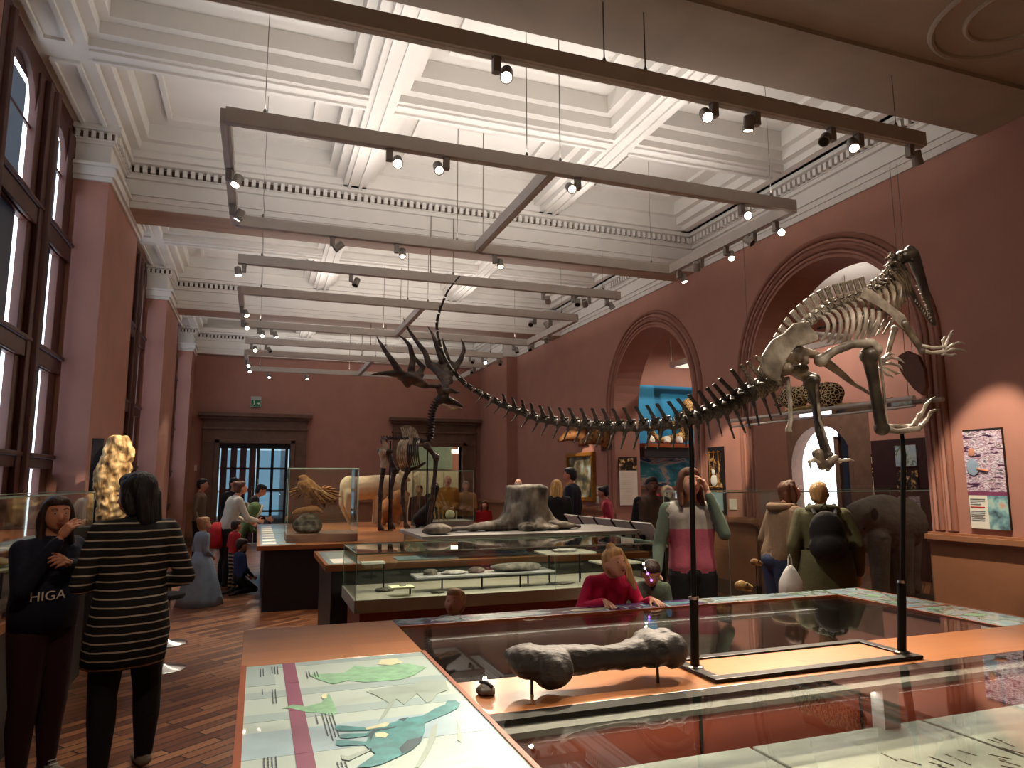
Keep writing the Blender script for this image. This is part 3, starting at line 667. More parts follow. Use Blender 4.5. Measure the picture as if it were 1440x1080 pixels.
# printed strips along the far and right edges
m = MB(); m.box((.745, 3.857, .82), (3.74, yf, ZTAB + .001), 'strip_art')
m.box((2.7, 3.857, .8505), (3.74, yf, ZTAB + .0015), 'strip_pale')
def fish(cx, cy, L, w, mat):
    pts = [(cx + L / 2 * math.cos(a), cy + w / 2 * math.sin(a) * (1 - .25 * math.cos(a)), ZTAB + .0016) for a in [2 * PI * i / 24 for i in range(24)]]
    m.add(pts, [tuple(range(24))], mat); m.add([(cx - L * .45, cy, ZTAB + .0016), (cx - L * .72, cy - w * .45, ZTAB + .0016), (cx - L * .62, cy, ZTAB + .0016), (cx - L * .72, cy + w * .2, ZTAB + .0016)], [(0, 1, 2, 3)], mat)
fish(1.42, 3.95, .5, .11, 'art_teal'); fish(1.95, 3.95, .32, .07, 'art_cream'); fish(2.5, 3.95, .3, .08, 'art_teal'); fish(1.05, 3.96, .16, .08, 'panel_blue'); fish(3.0, 3.95, .3, .07, 'panel_blue'); fish(3.35, 3.95, .2, .06, 'art_tealdark')
for q in range(14): m.box((2.0 + q * .035, 3.87 + (q % 3) * .03, ZTAB + .0014), (2.02 + q * .035, 3.93 + (q % 3) * .03, ZTAB + .0018), 'plum' if q % 2 else 'panel_blue')
P(m, 'printed_strip')
m = MB(); m.box((3.735, 2.735, .82), (4.09, yf, ZTAB + .001), 'strip_pale')
for q in range(9): a = 2.85 + q * .12; m.add([(3.85 + .06 * math.sin(q * 2.1), a, ZTAB + .002), (3.93 + .06 * math.sin(q * 2.1), a + .02, ZTAB + .002), (3.9 + .05 * math.sin(q), a + .09, ZTAB + .002), (3.83, a + .06, ZTAB + .002)], [(0, 1, 2, 3)], 'art_green' if q % 2 else 'art_shadow')
m.box((3.735, 3.30, .851), (4.09, 3.32, .8525), 'edge_wood'); m.box((3.9, 3.32, .851), (3.908, yf, .8525), 'edge_wood')
P(m, 'printed_strip')
# wells
m = MB(); m.box((.745, 2.735, .52), (3.72, 3.84, .54), 'case_slate'); m.box((.745, 3.82, .54), (3.72, 3.84, .83), 'case_slate'); m.box((.745, 2.735, .54), (3.72, 2.75, .81), 'red_wood'); m.box((3.70, 2.75, .54), (3.72, 3.82, .83), 'case_slate'); m.box((.745, 2.75, .54), (.765, 3.82, .83), 'case_slate')
P(m, 'well', None)
m = MB(); m.box((.745, -.8, .60), (3.72, 2.36, .62), 'deck_grey'); m.box((.745, 2.30, .62), (3.72, 2.32, .80), 'red_wood'); m.box((.745, -.8, .48), (.765, 2.3, .8), 'red_wood'); m.box((3.70, -.8, .48), (3.72, 2.3, .8), 'red_wood'); m.box((.745, 2.20, .81), (3.72, 2.34, .83), 'slate_grey'); m.box((.745, 2.27, .83), (3.72, 2.34, ZTAB - .001), 'black_metal')
for x in (1.55, 2.3, 3.1): m.box((x, 2.296, .48), (x + .012, 2.302, .8), 'black_body')
m.box((2.32, 2.20, .48), (2.40, 2.26, .82), 'slate_grey')
P(m, 'well', None)
gl = MB().box((.75, 2.737, ZTAB - .012), (3.717, 3.84, ZTAB - .002)); P(gl, 'glass_lid', 'glass')
gl = MB().box((.75, -.8, ZTAB - .008), (3.717, 2.335, ZTAB)); P(gl, 'glass_lid', 'glass')
# stone plates lying in the near well
for i, (a, b) in enumerate(((.9, 1.72), (1.73, 2.55), (2.56, 3.65))):
    m = MB(); m.box((a, -.6, .622), (b - .006, 2.24, .665)); o = m.build('stone_plate', 'stone_slab', bevel=.004)
    tag(o, ['pale grey fossil plate at the left end of the near glass well', 'middle pale grey fossil plate in the near glass well', 'pale grey fossil plate with dark scratches at the right of the near glass well'][i], 'fossil plate', 'fossil plates in the near glass well')
m = MB()
rnd = random.Random(3)
for i in range(120):
    x = rnd.uniform(2.1, 3.3); y = rnd.uniform(1.0, 1.75); a = rnd.uniform(-.6, .2); l = rnd.uniform(.02, .07)
    m.obox((x, y + .25, .6665), (x + l * math.sin(a), y + .25 + l * math.cos(a), .6665), .006, .002)
tag(m.build('footprint_marks', 'rock_dark'), 'dark scratch marks across the pale fossil plates under the near glass', 'fossil', kind='stuff')
# printed boards in the slate well
for i, (x, y, w_, h_, mt) in enumerate(((.95, 3.2, .5, .55, 'deck_grey'), (1.62, 3.2, .5, .5, 'case_slate'), (2.4, 3.25, .6, .4, 'case_slate'))):
    m = MB(); m.box((x, y, .542), (x + w_, y + h_, .55), mt)
    for q in range(4): m.box((x + .05 + q * .1, y + .05, .55), (x + .1 + q * .1, y + .1 + .08 * (q % 3), .552), 'rock_dark')
    tag(m.build('graphic_board'), ['pale sketched board at the left in the far glass well', 'dark sketched board in the middle of the far glass well', 'dark sketched board at the right in the far glass well'][i], 'information board', 'boards lying in the far glass well')
# small fossils in the wells
def lump(name, c, r, mat, label, cat, seed=1, group=None, rough=.18, loc=None):
    rnd = random.Random(seed); m = MB(); n, k = 18, 9; c = V(c); off = [[rnd.uniform(1 - rough, 1 + rough) for _ in range(n)] for _ in range(k + 1)]
    rings = []
    for j in range(1, k):
        ph = -PI / 2 + PI * j / k; rings.append([c + V((r[0] * math.cos(ph) * math.cos(2 * PI * i / n) * off[j][i], r[1] * math.cos(ph) * math.sin(2 * PI * i / n) * off[j][i], max(-r[2] * .6, r[2] * math.sin(ph) * off[j][0]))) for i in range(n)])
    m.loft(rings); o = m.build(name, mat, None, smooth='all', origin=(c.x, c.y, c.z - r[2] * .6))
    o.modifiers.new('sub', 'SUBSURF').render_levels = 1
    return tag(o, label, cat, group) if label else o
lump('small_fossil', (2.85, 3.3, .57), (.09, .04, .03), 'rock_dark', 'small oval fossil on the slate floor of the far glass well, near the right post', 'fossil', 4)
lump('small_fossil', (2.3, 3.05, .57), (.05, .03, .03), 'dino_lit_pale', 'small pale fossil on the slate floor behind the steel base plate', 'fossil', 5)
# toothed blade shaped fossil hanging in the near well + small red model
p = at(975, 1010, Z=.74); m = MB(); m.prism([(p.x - .09, p.y + .06, .73), (p.x - .16, p.y + .08, .76), (p.x - .1, p.y + .11, .79), (p.x + .07, p.y + .08, .78), (p.x + .08, p.y - .02, .73), (p.x + .03, p.y - .05, .70)], (0, .02, .012), 'slate_grey'); m.tube([(p.x - .05, p.y + .06, .735), (p.x - .05, p.y + .06, .666)], .006, 6, 'black_metal')
tag(m.build('tooth_cast', None, origin=(p.x, p.y, .666)), 'pale grey blade shaped fossil tooth under the near glass below the black thigh bone', 'fossil')
p = at(775, 1055, Z=.68); m = MB(); m.box((p.x - .08, p.y - .04, .622), (p.x + .09, p.y + .05, .64), 'red_wood'); m.tube([(p.x - .05, p.y, .64), (p.x - .045, p.y, .69)], .008, 8, 'red_wood'); m.tube([(p.x + .0, p.y, .64), (p.x + .005, p.y, .70)], .01, 8, 'red_wood'); m.tube([(p.x + .06, p.y, .64), (p.x + .06, p.y, .68)], .008, 8, 'red_wood')
tag(m.build('small_model', None, origin=(p.x, p.y, .622)), 'small reddish brown model with three stubs under the near glass, left end', 'model')
for i, (a, b) in enumerate((((1150, 1000), (1215, 1018)), ((1190, 985), (1150, 1025)))): pass
# ---- graphic panel
m = MB(); Z0 = ZTAB + .001
t2 = m; m.box((-.008, yn, .83), (.735, 3.26, Z0), 'panel_mint')
for (a, b, mt) in ((3.2, 3.26, 'panel_stripe'), (2.78, 2.86, 'panel_stripe'), (2.52, 2.6, 'panel_stripe'), (2.2, 2.42, 'panel_blue'), (1.7, 1.86, 'panel_stripe')): m.box((-.008, a, Z0), (.735, b, Z0 + .0006), mt)
m.box((-.006, 2.95, Z0 + .0003), (.1, 3.25, Z0 + .001), 'panel_stripe')
m.box((.135, yn, Z0 + .0007), (.185, 3.26, Z0 + .0014), 'plum')
for (a, b) in ((2.95, 3.05), (2.6, 2.75), (2.2, 2.3)): m.box((.135, a, Z0 + .0014), (.185, b, Z0 + .0018), 'red_cloth' if False else 'plum')
Z1 = Z0 + .0015
for (x, y, n, L) in ((.045, 3.2, 2, .13), (.09, 3.22, 3, .14), (.05, 2.9, 1, .08), (.085, 2.88, 2, .2), (.22, 3.1, 2, .12), (.25, 3.08, 2, .1), (.215, 2.53, 1, .12), (.235, 2.53, 4, .28), (.05, 2.2, 4, .2), (.24, 2.1, 3, .18)): text_lines(m, x, y, .0105, 0, n, L, Z1)
def poly(pts, mat, z=Z1): m.prism([(x, y, z) for x, y in pts], (0, 0, .0004), mat)
def px_poly(pix, mat, z=Z1):
    """outline given in panel coordinates read off the table top"""
    poly([(at(a, b, Z=ZTAB).x, at(a, b, Z=ZTAB).y) for a, b in pix], mat, z)
def zz(l): return [(320 + x / 3.79, 860 + y / 3.79) for x, y in l]
px_poly(zz([(620, 330), (680, 290), (740, 300), (960, 280), (1060, 300), (1000, 340), (930, 365), (740, 380), (640, 370), (560, 390), (470, 360), (430, 340)]), 'art_green')
px_poly(zz([(820, 260), (900, 255), (935, 275), (870, 290), (800, 285)]), 'art_cream', Z1 + .0005)
px_poly(zz([(290, 520), (350, 500), (420, 510), (500, 490), (540, 440), (560, 480), (585, 540), (560, 560), (500, 545), (420, 540), (340, 520)]), 'art_green')
px_poly(zz([(500, 450), (525, 440), (530, 465), (505, 470)]), 'art_cream', Z1 + .0005)
px_poly(zz([(740, 430), (860, 405), (990, 390), (1040, 370), (1160, 370), (1180, 420), (1120, 440), (1090, 480), (1060, 490), (1010, 440), (940, 500), (900, 470), (840, 560), (800, 595), (860, 490), (790, 450)]), 'art_shadow')
px_poly(zz([(1090, 620), (1120, 600), (1110, 680), (1060, 780), (1020, 834), (1000, 834), (1060, 720)]), 'art_shadow'); px_poly(zz([(1220, 580), (1250, 660), (1245, 700), (1225, 690)]), 'art_shadow')
# long-necked dinosaur in teal
px_poly(zz([(1170, 480), (1215, 478), (1240, 495), (1225, 520), (1180, 545), (1120, 570), (1050, 600), (1052, 640), (1030, 700), (980, 745), (900, 785), (820, 820), (760, 834), (690, 834), (740, 800), (790, 765), (750, 735), (730, 715), (600, 722), (575, 715), (578, 692), (610, 690), (740, 700), (752, 668), (640, 682), (600, 680), (594, 662), (620, 658), (740, 655), (765, 640), (730, 640), (590, 642), (572, 630), (574, 615), (600, 612), (740, 625), (870, 600), (960, 572), (1040, 560), (1110, 520), (1160, 500)]), 'art_teal', Z1 + .0006)
px_poly(zz([(735, 628), (840, 598), (862, 602), (850, 618), (740, 636)]), 'art_cream', Z1 + .0012); px_poly(zz([(785, 655), (830, 648), (858, 660), (840, 680), (790, 675)]), 'art_cream', Z1 + .0012)
px_poly(zz([(915, 735), (960, 690), (1020, 680), (1040, 665), (1030, 700), (980, 745), (930, 765)]), 'art_tealdark', Z1 + .0012); px_poly(zz([(750, 660), (775, 635), (900, 618), (890, 626), (785, 645), (762, 700)]), 'art_tealdark', Z1 + .0012); px_poly(zz([(605, 770), (640, 778), (700, 755), (770, 735), (765, 745), (700, 775), (650, 800), (610, 795)]), 'art_shadow', Z1 + .0006)
px_poly(zz([(910, 580), (965, 568), (940, 590)]), 'art_tealdark', Z1 + .0012)
P(m, 'graphic_panel')
# steel base plate with timber infill and the two posts (belongs to the skeleton mount)
# ================================================================ DINOSAUR SKELETON
YD = 2.6
def D(x, y, dy=0.): return at(x, y, Y=YD + dy)
def vertebra_mesh(kind):
    """unit vertebra: x = along the column (length 1), z = up"""
    m = MB()
    m.tube([(-.46, 0, 0), (-.40, 0, 0), (-.2, 0, 0), (0, 0, 0), (.2, 0, 0), (.40, 0, 0), (.46, 0, 0)], [.40, .45, .36, .31, .36, .45, .40], 12, flat=1.0)
    for s in (-1, 1): m.tube([(0, 0, .25), (.02, s * .35, .35), (.0, s * (.75 if kind != 'distal' else .45), .42)], [.15, .12, .05], 7, flat=.6)
    m.tube([(-.35, .0, .5), (0, 0, .45), (.42, 0, .58)], [.08, .17, .07], 8)
    if kind == 'dorsal':      # broad plate-like spine
        m.loft([[V((x, y, z)) for x, y in ((-.36, -.05), (.30, -.05), (.30, .05), (-.36, .05))] for z in (.4, .8, 1.2)] + [[V((x, y, 1.62)) for x, y in ((-.42, -.1), (.36, -.1), (.36, .1), (-.42, .1))], [V((x, y, 1.74)) for x, y in ((-.36, -.07), (.3, -.07), (.3, .07), (-.36, .07))]])
    elif kind == 'tail':
        m.loft([[V((x + s, y, z)) for x, y in ((-w, -.05), (w, -.05), (w, .05), (-w, .05))] for z, w, s in ((.35, .28, 0), (.7, .2, -.14), (1.1, .15, -.34), (1.5, .17, -.55), (1.6, .12, -.6))])
    elif kind == 'neck':
        m.loft([[V((x, y, z)) for x, y in ((-.2, -.05), (.2, -.05), (.2, .05), (-.2, .05))] for z in (.35, .6, .85)])
        for s in (-1, 1): m.ell((.1, s * .35, .35), (.25, .16, .16), n=8)
    else: m.tube([(0, 0, .3), (-.3, 0, .62), (-.5, 0, .7)], [.14, .09, .04], 6)
    return m
VK = {}
for k in ('dorsal', 'tail', 'neck', 'distal'):
    for mt in ('dino_bone', 'dino_lit_pale', 'dino_shade_dark'):
        o = vertebra_mesh(k).build('vertebra', mt, smooth=True); VK[k, mt] = o
cm = MB(); cm.tube([(0, 0, 0), (-.12, 0, -.5), (-.3, 0, -1.0)], [.14, .07, .05], 7); cm.ell((0, 0, -.02), (.16, .2, .14), n=8)
VK['chevron'] = cm.build('chevron', 'dino_shade_dark', smooth=True)
O = D(1130, 600); O = V((O.x, YD, ZTAB))
dino = thing('dinosaur_skeleton', 'small mounted dinosaur skeleton running on black poles with its tail raised high', 'dinosaur skeleton', O)
def frame_mat(p, t, up, L, H, W=None):
    t = t.normalized(); y = up.cross(t).normalized(); z = t.cross(y); W = W or H
    return Matrix.Translation(p) @ Matrix((( t.x * L, y.x * W, z.x * H, 0), (t.y * L, y.y * W, z.y * H, 0), (t.z * L, y.z * W, z.z * H, 0), (0, 0, 0, 1)))
def put(src, parent, M, name=None):
    o = src.copy(); COL.objects.link(o); o.parent = parent; o.matrix_local = Matrix.Translation(-V(parent['_o'])) @ M if '_o' in parent else M; return o
dino['_o'] = tuple(O)
def part(mb, name, mat, parent=dino, smooth=True):
    b = V(O); mb.v = [tuple(V(v) - b) for v in mb.v]; return mb.build(name, mat, parent, smooth=smooth)
def resample(pts, n):
    P = [V(p) for p in pts]; L = [0]
    for a, b in zip(P, P[1:]): L.append(L[-1] + (b - a).length)
    out = []
    for i in range(n):
        s = L[-1] * i / (n - 1); k = max(j for j in range(len(P) - 1) if L[j] <= s + 1e-9); u = (s - L[k]) / max(1e-9, L[k + 1] - L[k])
        p0, p1, p2, p3 = P[max(k - 1, 0)], P[k], P[k + 1], P[min(k + 2, len(P) - 1)]
        out.append(.5 * ((2 * p1) + (p2 - p0) * u + (2 * p0 - 5 * p1 + 4 * p2 - p3) * u * u + (3 * p1 - p0 - 3 * p2 + p3) * u ** 3))
    return out
# tail column, pixel trail; far end drifts away from the viewer
tail = [(1092, 535), (1070, 548), (1048, 557), (1031, 568), (1013, 577), (992, 584), (971, 591), (940, 597), (905, 600), (864, 601), (827, 598), (792, 595), (766, 591), (747, 586), (732, 580), (716, 574), (702, 568), (679, 556), (657, 543), (640, 526), (627, 505), (619, 482), (615, 458), (618, 440), (623, 426), (630, 410), (641, 395), (651, 384), (659, 376)]
def ydr(x): return max(0, (975 - x)) / 330 * .55
tp = [D(x, y, ydr(x)) for x, y in tail]
cum = [0]
for a, b in zip(tp, tp[1:]): cum.append(cum[-1] + (b - a).length)
TL = cum[-1]; s = 0.02; k = 0; fine = resample(tp, 400)
while s < TL * .985:
    f = s / TL; L = .056 * (1 - .25 * f) if f < .75 else .042
    R = max(.050 * (1 - f) ** 1.15, .0075 * min(1, (1.04 - f) * 6)) + .001
    i = min(398, int(f * 399)); p = fine[i]; t = fine[i + 1] - fine[max(0, i - 2)]
    # tangent must run towards the head for the spine slope
    t = -t; up = V((0, 0, 1)) if abs(t.normalized().z) < .8 else V((1, 0, .3)) * (-1 if f > .6 else 1)
    kind = 'tail' if f < .62 else 'distal'
    H = R * 1.75
    o = put(VK[kind, 'dino_bone' if f < .06 else 'dino_shade_dark'], dino, frame_mat(p, t, up, L * .98, H * (1.0 if f > .12 else 1.05)))
    if f < .66:
        c = (.10 - .05 * f) * (1.3 if f < .15 else 1) * (1 if f < .4 else 1 - (f - .4) * 1.8)
        put(VK['chevron'], dino, frame_mat(p + V((0, 0, -R * .45)) - t.normalized() * L * .5, t if f > .25 else t * 1 + V((0, 0, .0)), V((0, 0, 1)), c * (1.0 if f > .2 else .35), c))
    s += L; k += 1
# back and neck column
back = [(1092, 535), (1103, 508), (1113, 488), (1127, 466), (1143, 449), (1160, 436), (1178, 427), (1198, 421), (1216, 415), (1234, 407), (1247, 396), (1256, 382), (1259, 368), (1262, 358)]
bp = resample([D(x, y) for x, y in back], 400); bl = sum((a - b).length for a, b in zip(bp, bp[1:])); s = 0.0
while s < bl:
    f = s / bl; L = .046 - .014 * max(0, f - .6); i = min(398, int(f * 399)); t = bp[i + 1] - bp[max(0, i - 2)]
    R = .042 - .010 * f; kind = 'dorsal' if f < .72 else 'neck'
    up = V((-.35, 0, 1)) if f < .72 else V((-1, -.2, .3))
    put(VK[kind, 'dino_lit_pale' if f < .45 else 'dino_bone'], dino, frame_mat(bp[i], t, up, L * .96, R * (1.5 if kind == 'dorsal' else 2.0)))
    s += L
# skull : narrow snout hanging down, separate lower jaw with teeth
sk = [('e', D(1268, 362), (.035, .03, .035), 'b'), ('c', D(1268, 362), D(1283, 358), .036, .034, 'b'), ('c', D(1283, 358), D(1293, 385), .034, .026, 'b'), ('c', D(1293, 385), D(1303, 420), .025, .021, 'b'), ('c', D(1303, 420), D(1313, 456), .017, .013, 'b'), ('e', D(1280, 350), (.03, .02, .018), 'b'),
      ('c', D(1262, 372), D(1275, 380), .014, .01, 'b')]
def to_local(me, b): me.transform(Matrix.Translation(-V(b))); return me
sko = meshobj('skull', to_local(blob(sk, .006, 3), O), dino, 'dino_shade_dark')
m = MB(); m.ell(D(1283, 366, -.03), (.013, .006, .013), n=10)
part(m, 'eye_socket', 'black_body', sko)
jw = [('c', D(1276, 395), D(1288, 424), .012, .013, 'b'), ('c', D(1288, 424), D(1300, 440), .013, .011, 'b'), ('c', D(1300, 440), D(1312, 457), .011, .008, 'b'), ('c', D(1268, 372), D(1276, 395), .009, .012, 'b')]
meshobj('lower_jaw', to_local(blob(jw, .005, 2), O), dino, 'dino_shade_dark')
m = MB()
for i in range(9):
    u = i / 8; a = D(1290 + 20 * u, 402 + 44 * u, -.01); m.tube([a, a + V((-.013, 0, -.004))], [.004, .001], 5)
    a = D(1287 + 22 * u, 424 + 28 * u, -.01); m.tube([a, a + V((.006, 0, .014))], [.004, .001], 5)
part(m, 'teeth', 'dino_lit_pale')
# ribs, near and far side pairs
for i in range(13):
    u = i / 12; sx, sy = 1150 + 108 * u, 444 - 48 * u if u < .8 else 406 - 30 * (u - .8) * 5 / 3
    L = (34 + 22 * math.sin(PI * min(1, u * 1.1))) * (1.15 if u > .5 else 1); bw = 14 if u < .7 else 8; lean = 2 + 10 * u
    for sd in (-1, 1):
        yy = sd * .085; pts = [D(sx, sy), D(sx + bw * .6, sy + L * .08, yy * .5), D(sx + bw, sy + L * .35, yy), D(sx + bw * .9, sy + L * .7, yy * 1.05), D(sx + bw * .3 + lean * .2, sy + L * 1.05, yy * .8)]
        m = MB(); m.tube(resample(pts, 10), [.009, .011, .012, .012, .011, .010, .009, .009, .008, .006], 7, flat=.6); part(m, 'rib', 'dino_lit_pale' if sd < 0 and u < .75 else 'dino_bone')
for i in range(7):      # belly ribs
    u = i / 6; a, b = D(1196 + 62 * u, 440 + 5 * u, -.05), D(1184 + 58 * u, 484 - 14 * u, -.02)
    m = MB(); m.tube([a, a.lerp(b, .5) + V((-.006, -.01, 0)), b], [.008, .009, .005], 7); part(m, 'belly_rib', 'dino_lit_pale')
m = MB(); m.tube([D(1150, 462), D(1180, 454), D(1215, 440), D(1250, 430)], .006, 6); part(m, 'support_rod', 'steel_post')
for i in range(12):
    u = i / 11; a = D(1240 + 22 * u, 404 - 44 * u, -.03 + .02 * (i % 3)); b_ = D(1262 + 22 * u, 440 - 30 * u, -.02 + .02 * (i % 2)); m = MB(); m.tube([a, a.lerp(b_, .5) + V((.012, -.01, .006)), b_], [.008, .007, .003], 6); part(m, 'neck_rib', 'dino_bone')
# shoulder blades and forelimbs
for sd, dy in ((-1, -.10), (1, .10)):
    m = MB(); m.loft([[D(x, y, dy + e) for x, y, e in ((a - px_, b - py_, -.005), (a + px_, b + py_, -.005), (a + px_, b + py_, .008), (a - px_, b - py_, .008))] for a, b, px_, py_ in ((1212, 411, -3, 7), (1222, 414, -3.5, 7), (1238, 425, -3, 6), (1254, 437, -3, 5), (1268, 450, -4, 7), (1274, 458, -3, 5))])
    part(m, 'shoulder_blade', 'dino_lit_pale' if sd < 0 else 'dino_bone', smooth=False)
limb = [('c', D(1271, 456, -.1), D(1296, 492, -.12), .020, .015, 'b'), ('e', D(1271, 456, -.1), (.026, .024, .026), 'b'), ('e', D(1296, 493, -.12), (.02, .018, .018), 'b')]
meshobj('upper_arm', to_local(blob(limb, .006, 2), O), dino, 'dino_bone')
m = MB(); m.tube([D(1296, 492, -.12), D(1310, 496, -.14), D(1328, 495, -.15)], [.011, .008, .011], 8); m.tube([D(1296, 486, -.13), D(1312, 489, -.15), D(1328, 488, -.16)], [.008, .007, .008], 8); part(m, 'forearm', 'dino_lit_pale')
def digits(name, trails, dy, r=.0075, mat='dino_lit_pale', step=.0):
    for tr in trails:
        m = MB(); n = len(tr)
        for i in range(n - 1):
            a, b = D(*tr[i], dy - step * i), D(*tr[i + 1], dy - step * (i + 1)); rr = r * (1 - .12 * i)
            m.tube([a, a.lerp(b, .5), b] if i < n - 2 else [a, a.lerp(b, .5) + V((0, 0, .004)), b], [rr, rr * .72, rr] if i < n - 2 else [rr, rr * .7, .001], 7); m.ell(a, rr * 1.12, n=8)
        part(m, name, mat)
digits('finger', [[(1328, 490), (1332, 480), (1336, 471), (1341, 464)], [(1328, 492), (1340, 484), (1348, 482), (1358, 484)], [(1328, 495), (1340, 491), (1350, 492), (1360, 495)], [(1327, 488), (1326, 479), (1330, 472)], [(1326, 498), (1338, 500), (1346, 499)]], -.15)
limb = [('c', D(1258, 462, .1), D(1248, 498, .12), .016, .013, 'b'), ('e', D(1258, 462, .1), (.02, .02, .02), 'b')]
meshobj('upper_arm', to_local(blob(limb, .006, 2), O), dino, 'dino_bone')
m = MB(); m.tube([D(1248, 498, .12), D(1240, 512, .1)], [.010, .011], 8); part(m, 'forearm', 'dino_bone')
digits('finger', [[(1240, 508), (1252, 503), (1262, 504), (1272, 511)], [(1240, 512), (1252, 511), (1264, 514), (1270, 521)], [(1240, 516), (1250, 520), (1260, 525), (1268, 526)], [(1240, 506), (1250, 498), (1260, 499)], [(1238, 518), (1248, 527), (1257, 531)]], .08, .0095)
# pelvis : hip blade, sacrum, pubis and ischium
def plate(pix, dy, th, name, mat):
    m = MB(); m.prism([D(x, y, dy) for x, y in pix], (0, th, 0)); o = part(m, name, mat, smooth=False); b = o.modifiers.new('b', 'BEVEL'); b.width = .006; b.segments = 3; return o
for dy in (-.09, .08):
    plate([(1087, 478), (1104, 468), (1118, 454), (1133, 452), (1151, 470), (1152, 478), (1138, 484), (1120, 488), (1110, 500), (1102, 516), (1096, 537), (1087, 533), (1076, 523), (1073, 500)], dy, .016, 'hip_blade', 'dino_lit_pale' if dy < 0 else 'dino_bone')
hp = [('c', D(1118, 492, -.06), D(1150, 500, -.05), .026, .02, 'b'), ('e', D(1118, 505, -.05), (.035, .04, .03), 'b'), ('e', D(1104, 520, -.04), (.028, .05, .03), 'b'), ('c', D(1112, 500, -.07), D(1112, 500, .07), .03, .03, 'b'), ('c', D(1104, 522), D(1130, 518), .022, .024, 'b'), ('e', D(1132, 508, -.06), (.022, .02, .02), 'b')]
meshobj('sacrum', to_local(blob(hp, .008, 2), O), dino, 'dino_bone')
for dy, mt in ((-.05, 'dino_bone'), (.05, 'dino_bone')):
    m = MB(); m.tube(resample([D(1150, 498, dy), D(1165, 512, dy * .8), D(1182, 525, dy * .6), D(1200, 540, dy * .3), D(1213, 547, 0), D(1226, 556, 0)], 12), [.022, .028, .03, .028, .025, .022, .019, .016, .014, .013, .012, .008], 9, flat=.5); part(m, 'pubis', mt)
m = MB(); m.tube([D(1106, 530), D(1111, 560), D(1112, 590), D(1109, 603), D(1109, 607)], [.014, .010, .009, .013, .016], 9); part(m, 'ischium', 'dino_lit_pale')
for q in ((1157, 1),): pass
# hind limbs
def bone(name, segs, mat, vox=.007):
    segs = [(a, b, r1 * 1.22, r2 * 1.22) for a, b, r1, r2 in segs]
    meshobj(name, to_local(blob([('c', D(*a), D(*b), r1, r2, 'b') for a, b, r1, r2 in segs] + [('e', D(*segs[0][0]), (segs[0][2] * 1.25,) * 3, 'b'), ('e', D(*segs[-1][1]), (segs[-1][3] * 1.25,) * 3, 'b')], vox, 2), O), dino, mat)
bone('thigh_bone', [((1154, 507, -.1), (1172, 494, -.13), .020, .017), ((1172, 494, -.13), (1198, 484, -.15), .017, .017), ((1198, 484, -.15), (1226, 483, -.16), .017, .020), ((1226, 483, -.16), (1232, 492, -.16), .020, .02)], 'dino_lit_pale')
bone('shin_bone', [((1222, 500, -.15), (1229, 540, -.13), .028, .021), ((1229, 540, -.13), (1240, 602, -.10), .021, .024)], 'dino_shade_dark')
m = MB(); m.tube([D(1236, 495, -.17), D(1243, 550, -.15), D(1247, 600, -.12)], [.008, .006, .008], 7); part(m, 'calf_bone', 'dino_lit_pale')
m = MB(); m.tube([D(1240, 602, -.1), D(1262, 607, -.12), D(1292, 603, -.14)], [.02, .012, .014], 8); m.tube([D(1244, 600, -.08), D(1268, 600, -.08), D(1294, 598, -.10)], [.015, .009, .011], 8); part(m, 'foot_bones', 'dino_lit_pale')
digits('toe', [[(1286, 598), (1296, 582), (1302, 570), (1316, 557)], [(1294, 600), (1302, 592), (1309, 580), (1322, 576)], [(1280, 602), (1288, 592), (1292, 584), (1300, 580)]], -.12, .0125, 'dino_bone')
bone('thigh_bone', [((1108, 515, .06), (1125, 525, .1), .026, .026), ((1125, 525, .1), (1143, 534, .11), .026, .024)], 'dino_bone')
bone('shin_bone', [((1141, 538, .08), (1147, 566, .08), .026, .02), ((1147, 566, .08), (1152, 606, .06), .018, .016), ((1152, 606, .06), (1164, 642, .05), .017, .020)], 'dino_shade_dark')
m = MB(); m.tube([D(1148, 540, .05), D(1153, 590, .04), D(1168, 640, .03)], [.009, .007, .009], 7); part(m, 'calf_bone', 'dino_lit_pale')
bone('foot_bones', [((1150, 638, .03), (1156, 655, .02), .018, .016), ((1156, 655, .02), (1168, 652, .02), .018, .016), ((1168, 648, .02), (1174, 644, .02), .016, .012)], 'dino_bone')
digits('toe', [[(1152, 650), (1144, 646), (1138, 649), (1140, 660)], [(1170, 645), (1182, 648), (1190, 647), (1201, 648)], [(1160, 656), (1164, 660), (1170, 658)]], .02, .011, 'dino_lit_pale')
for o in VK.values(): bpy.data.objects.remove(o)
del dino['_o']
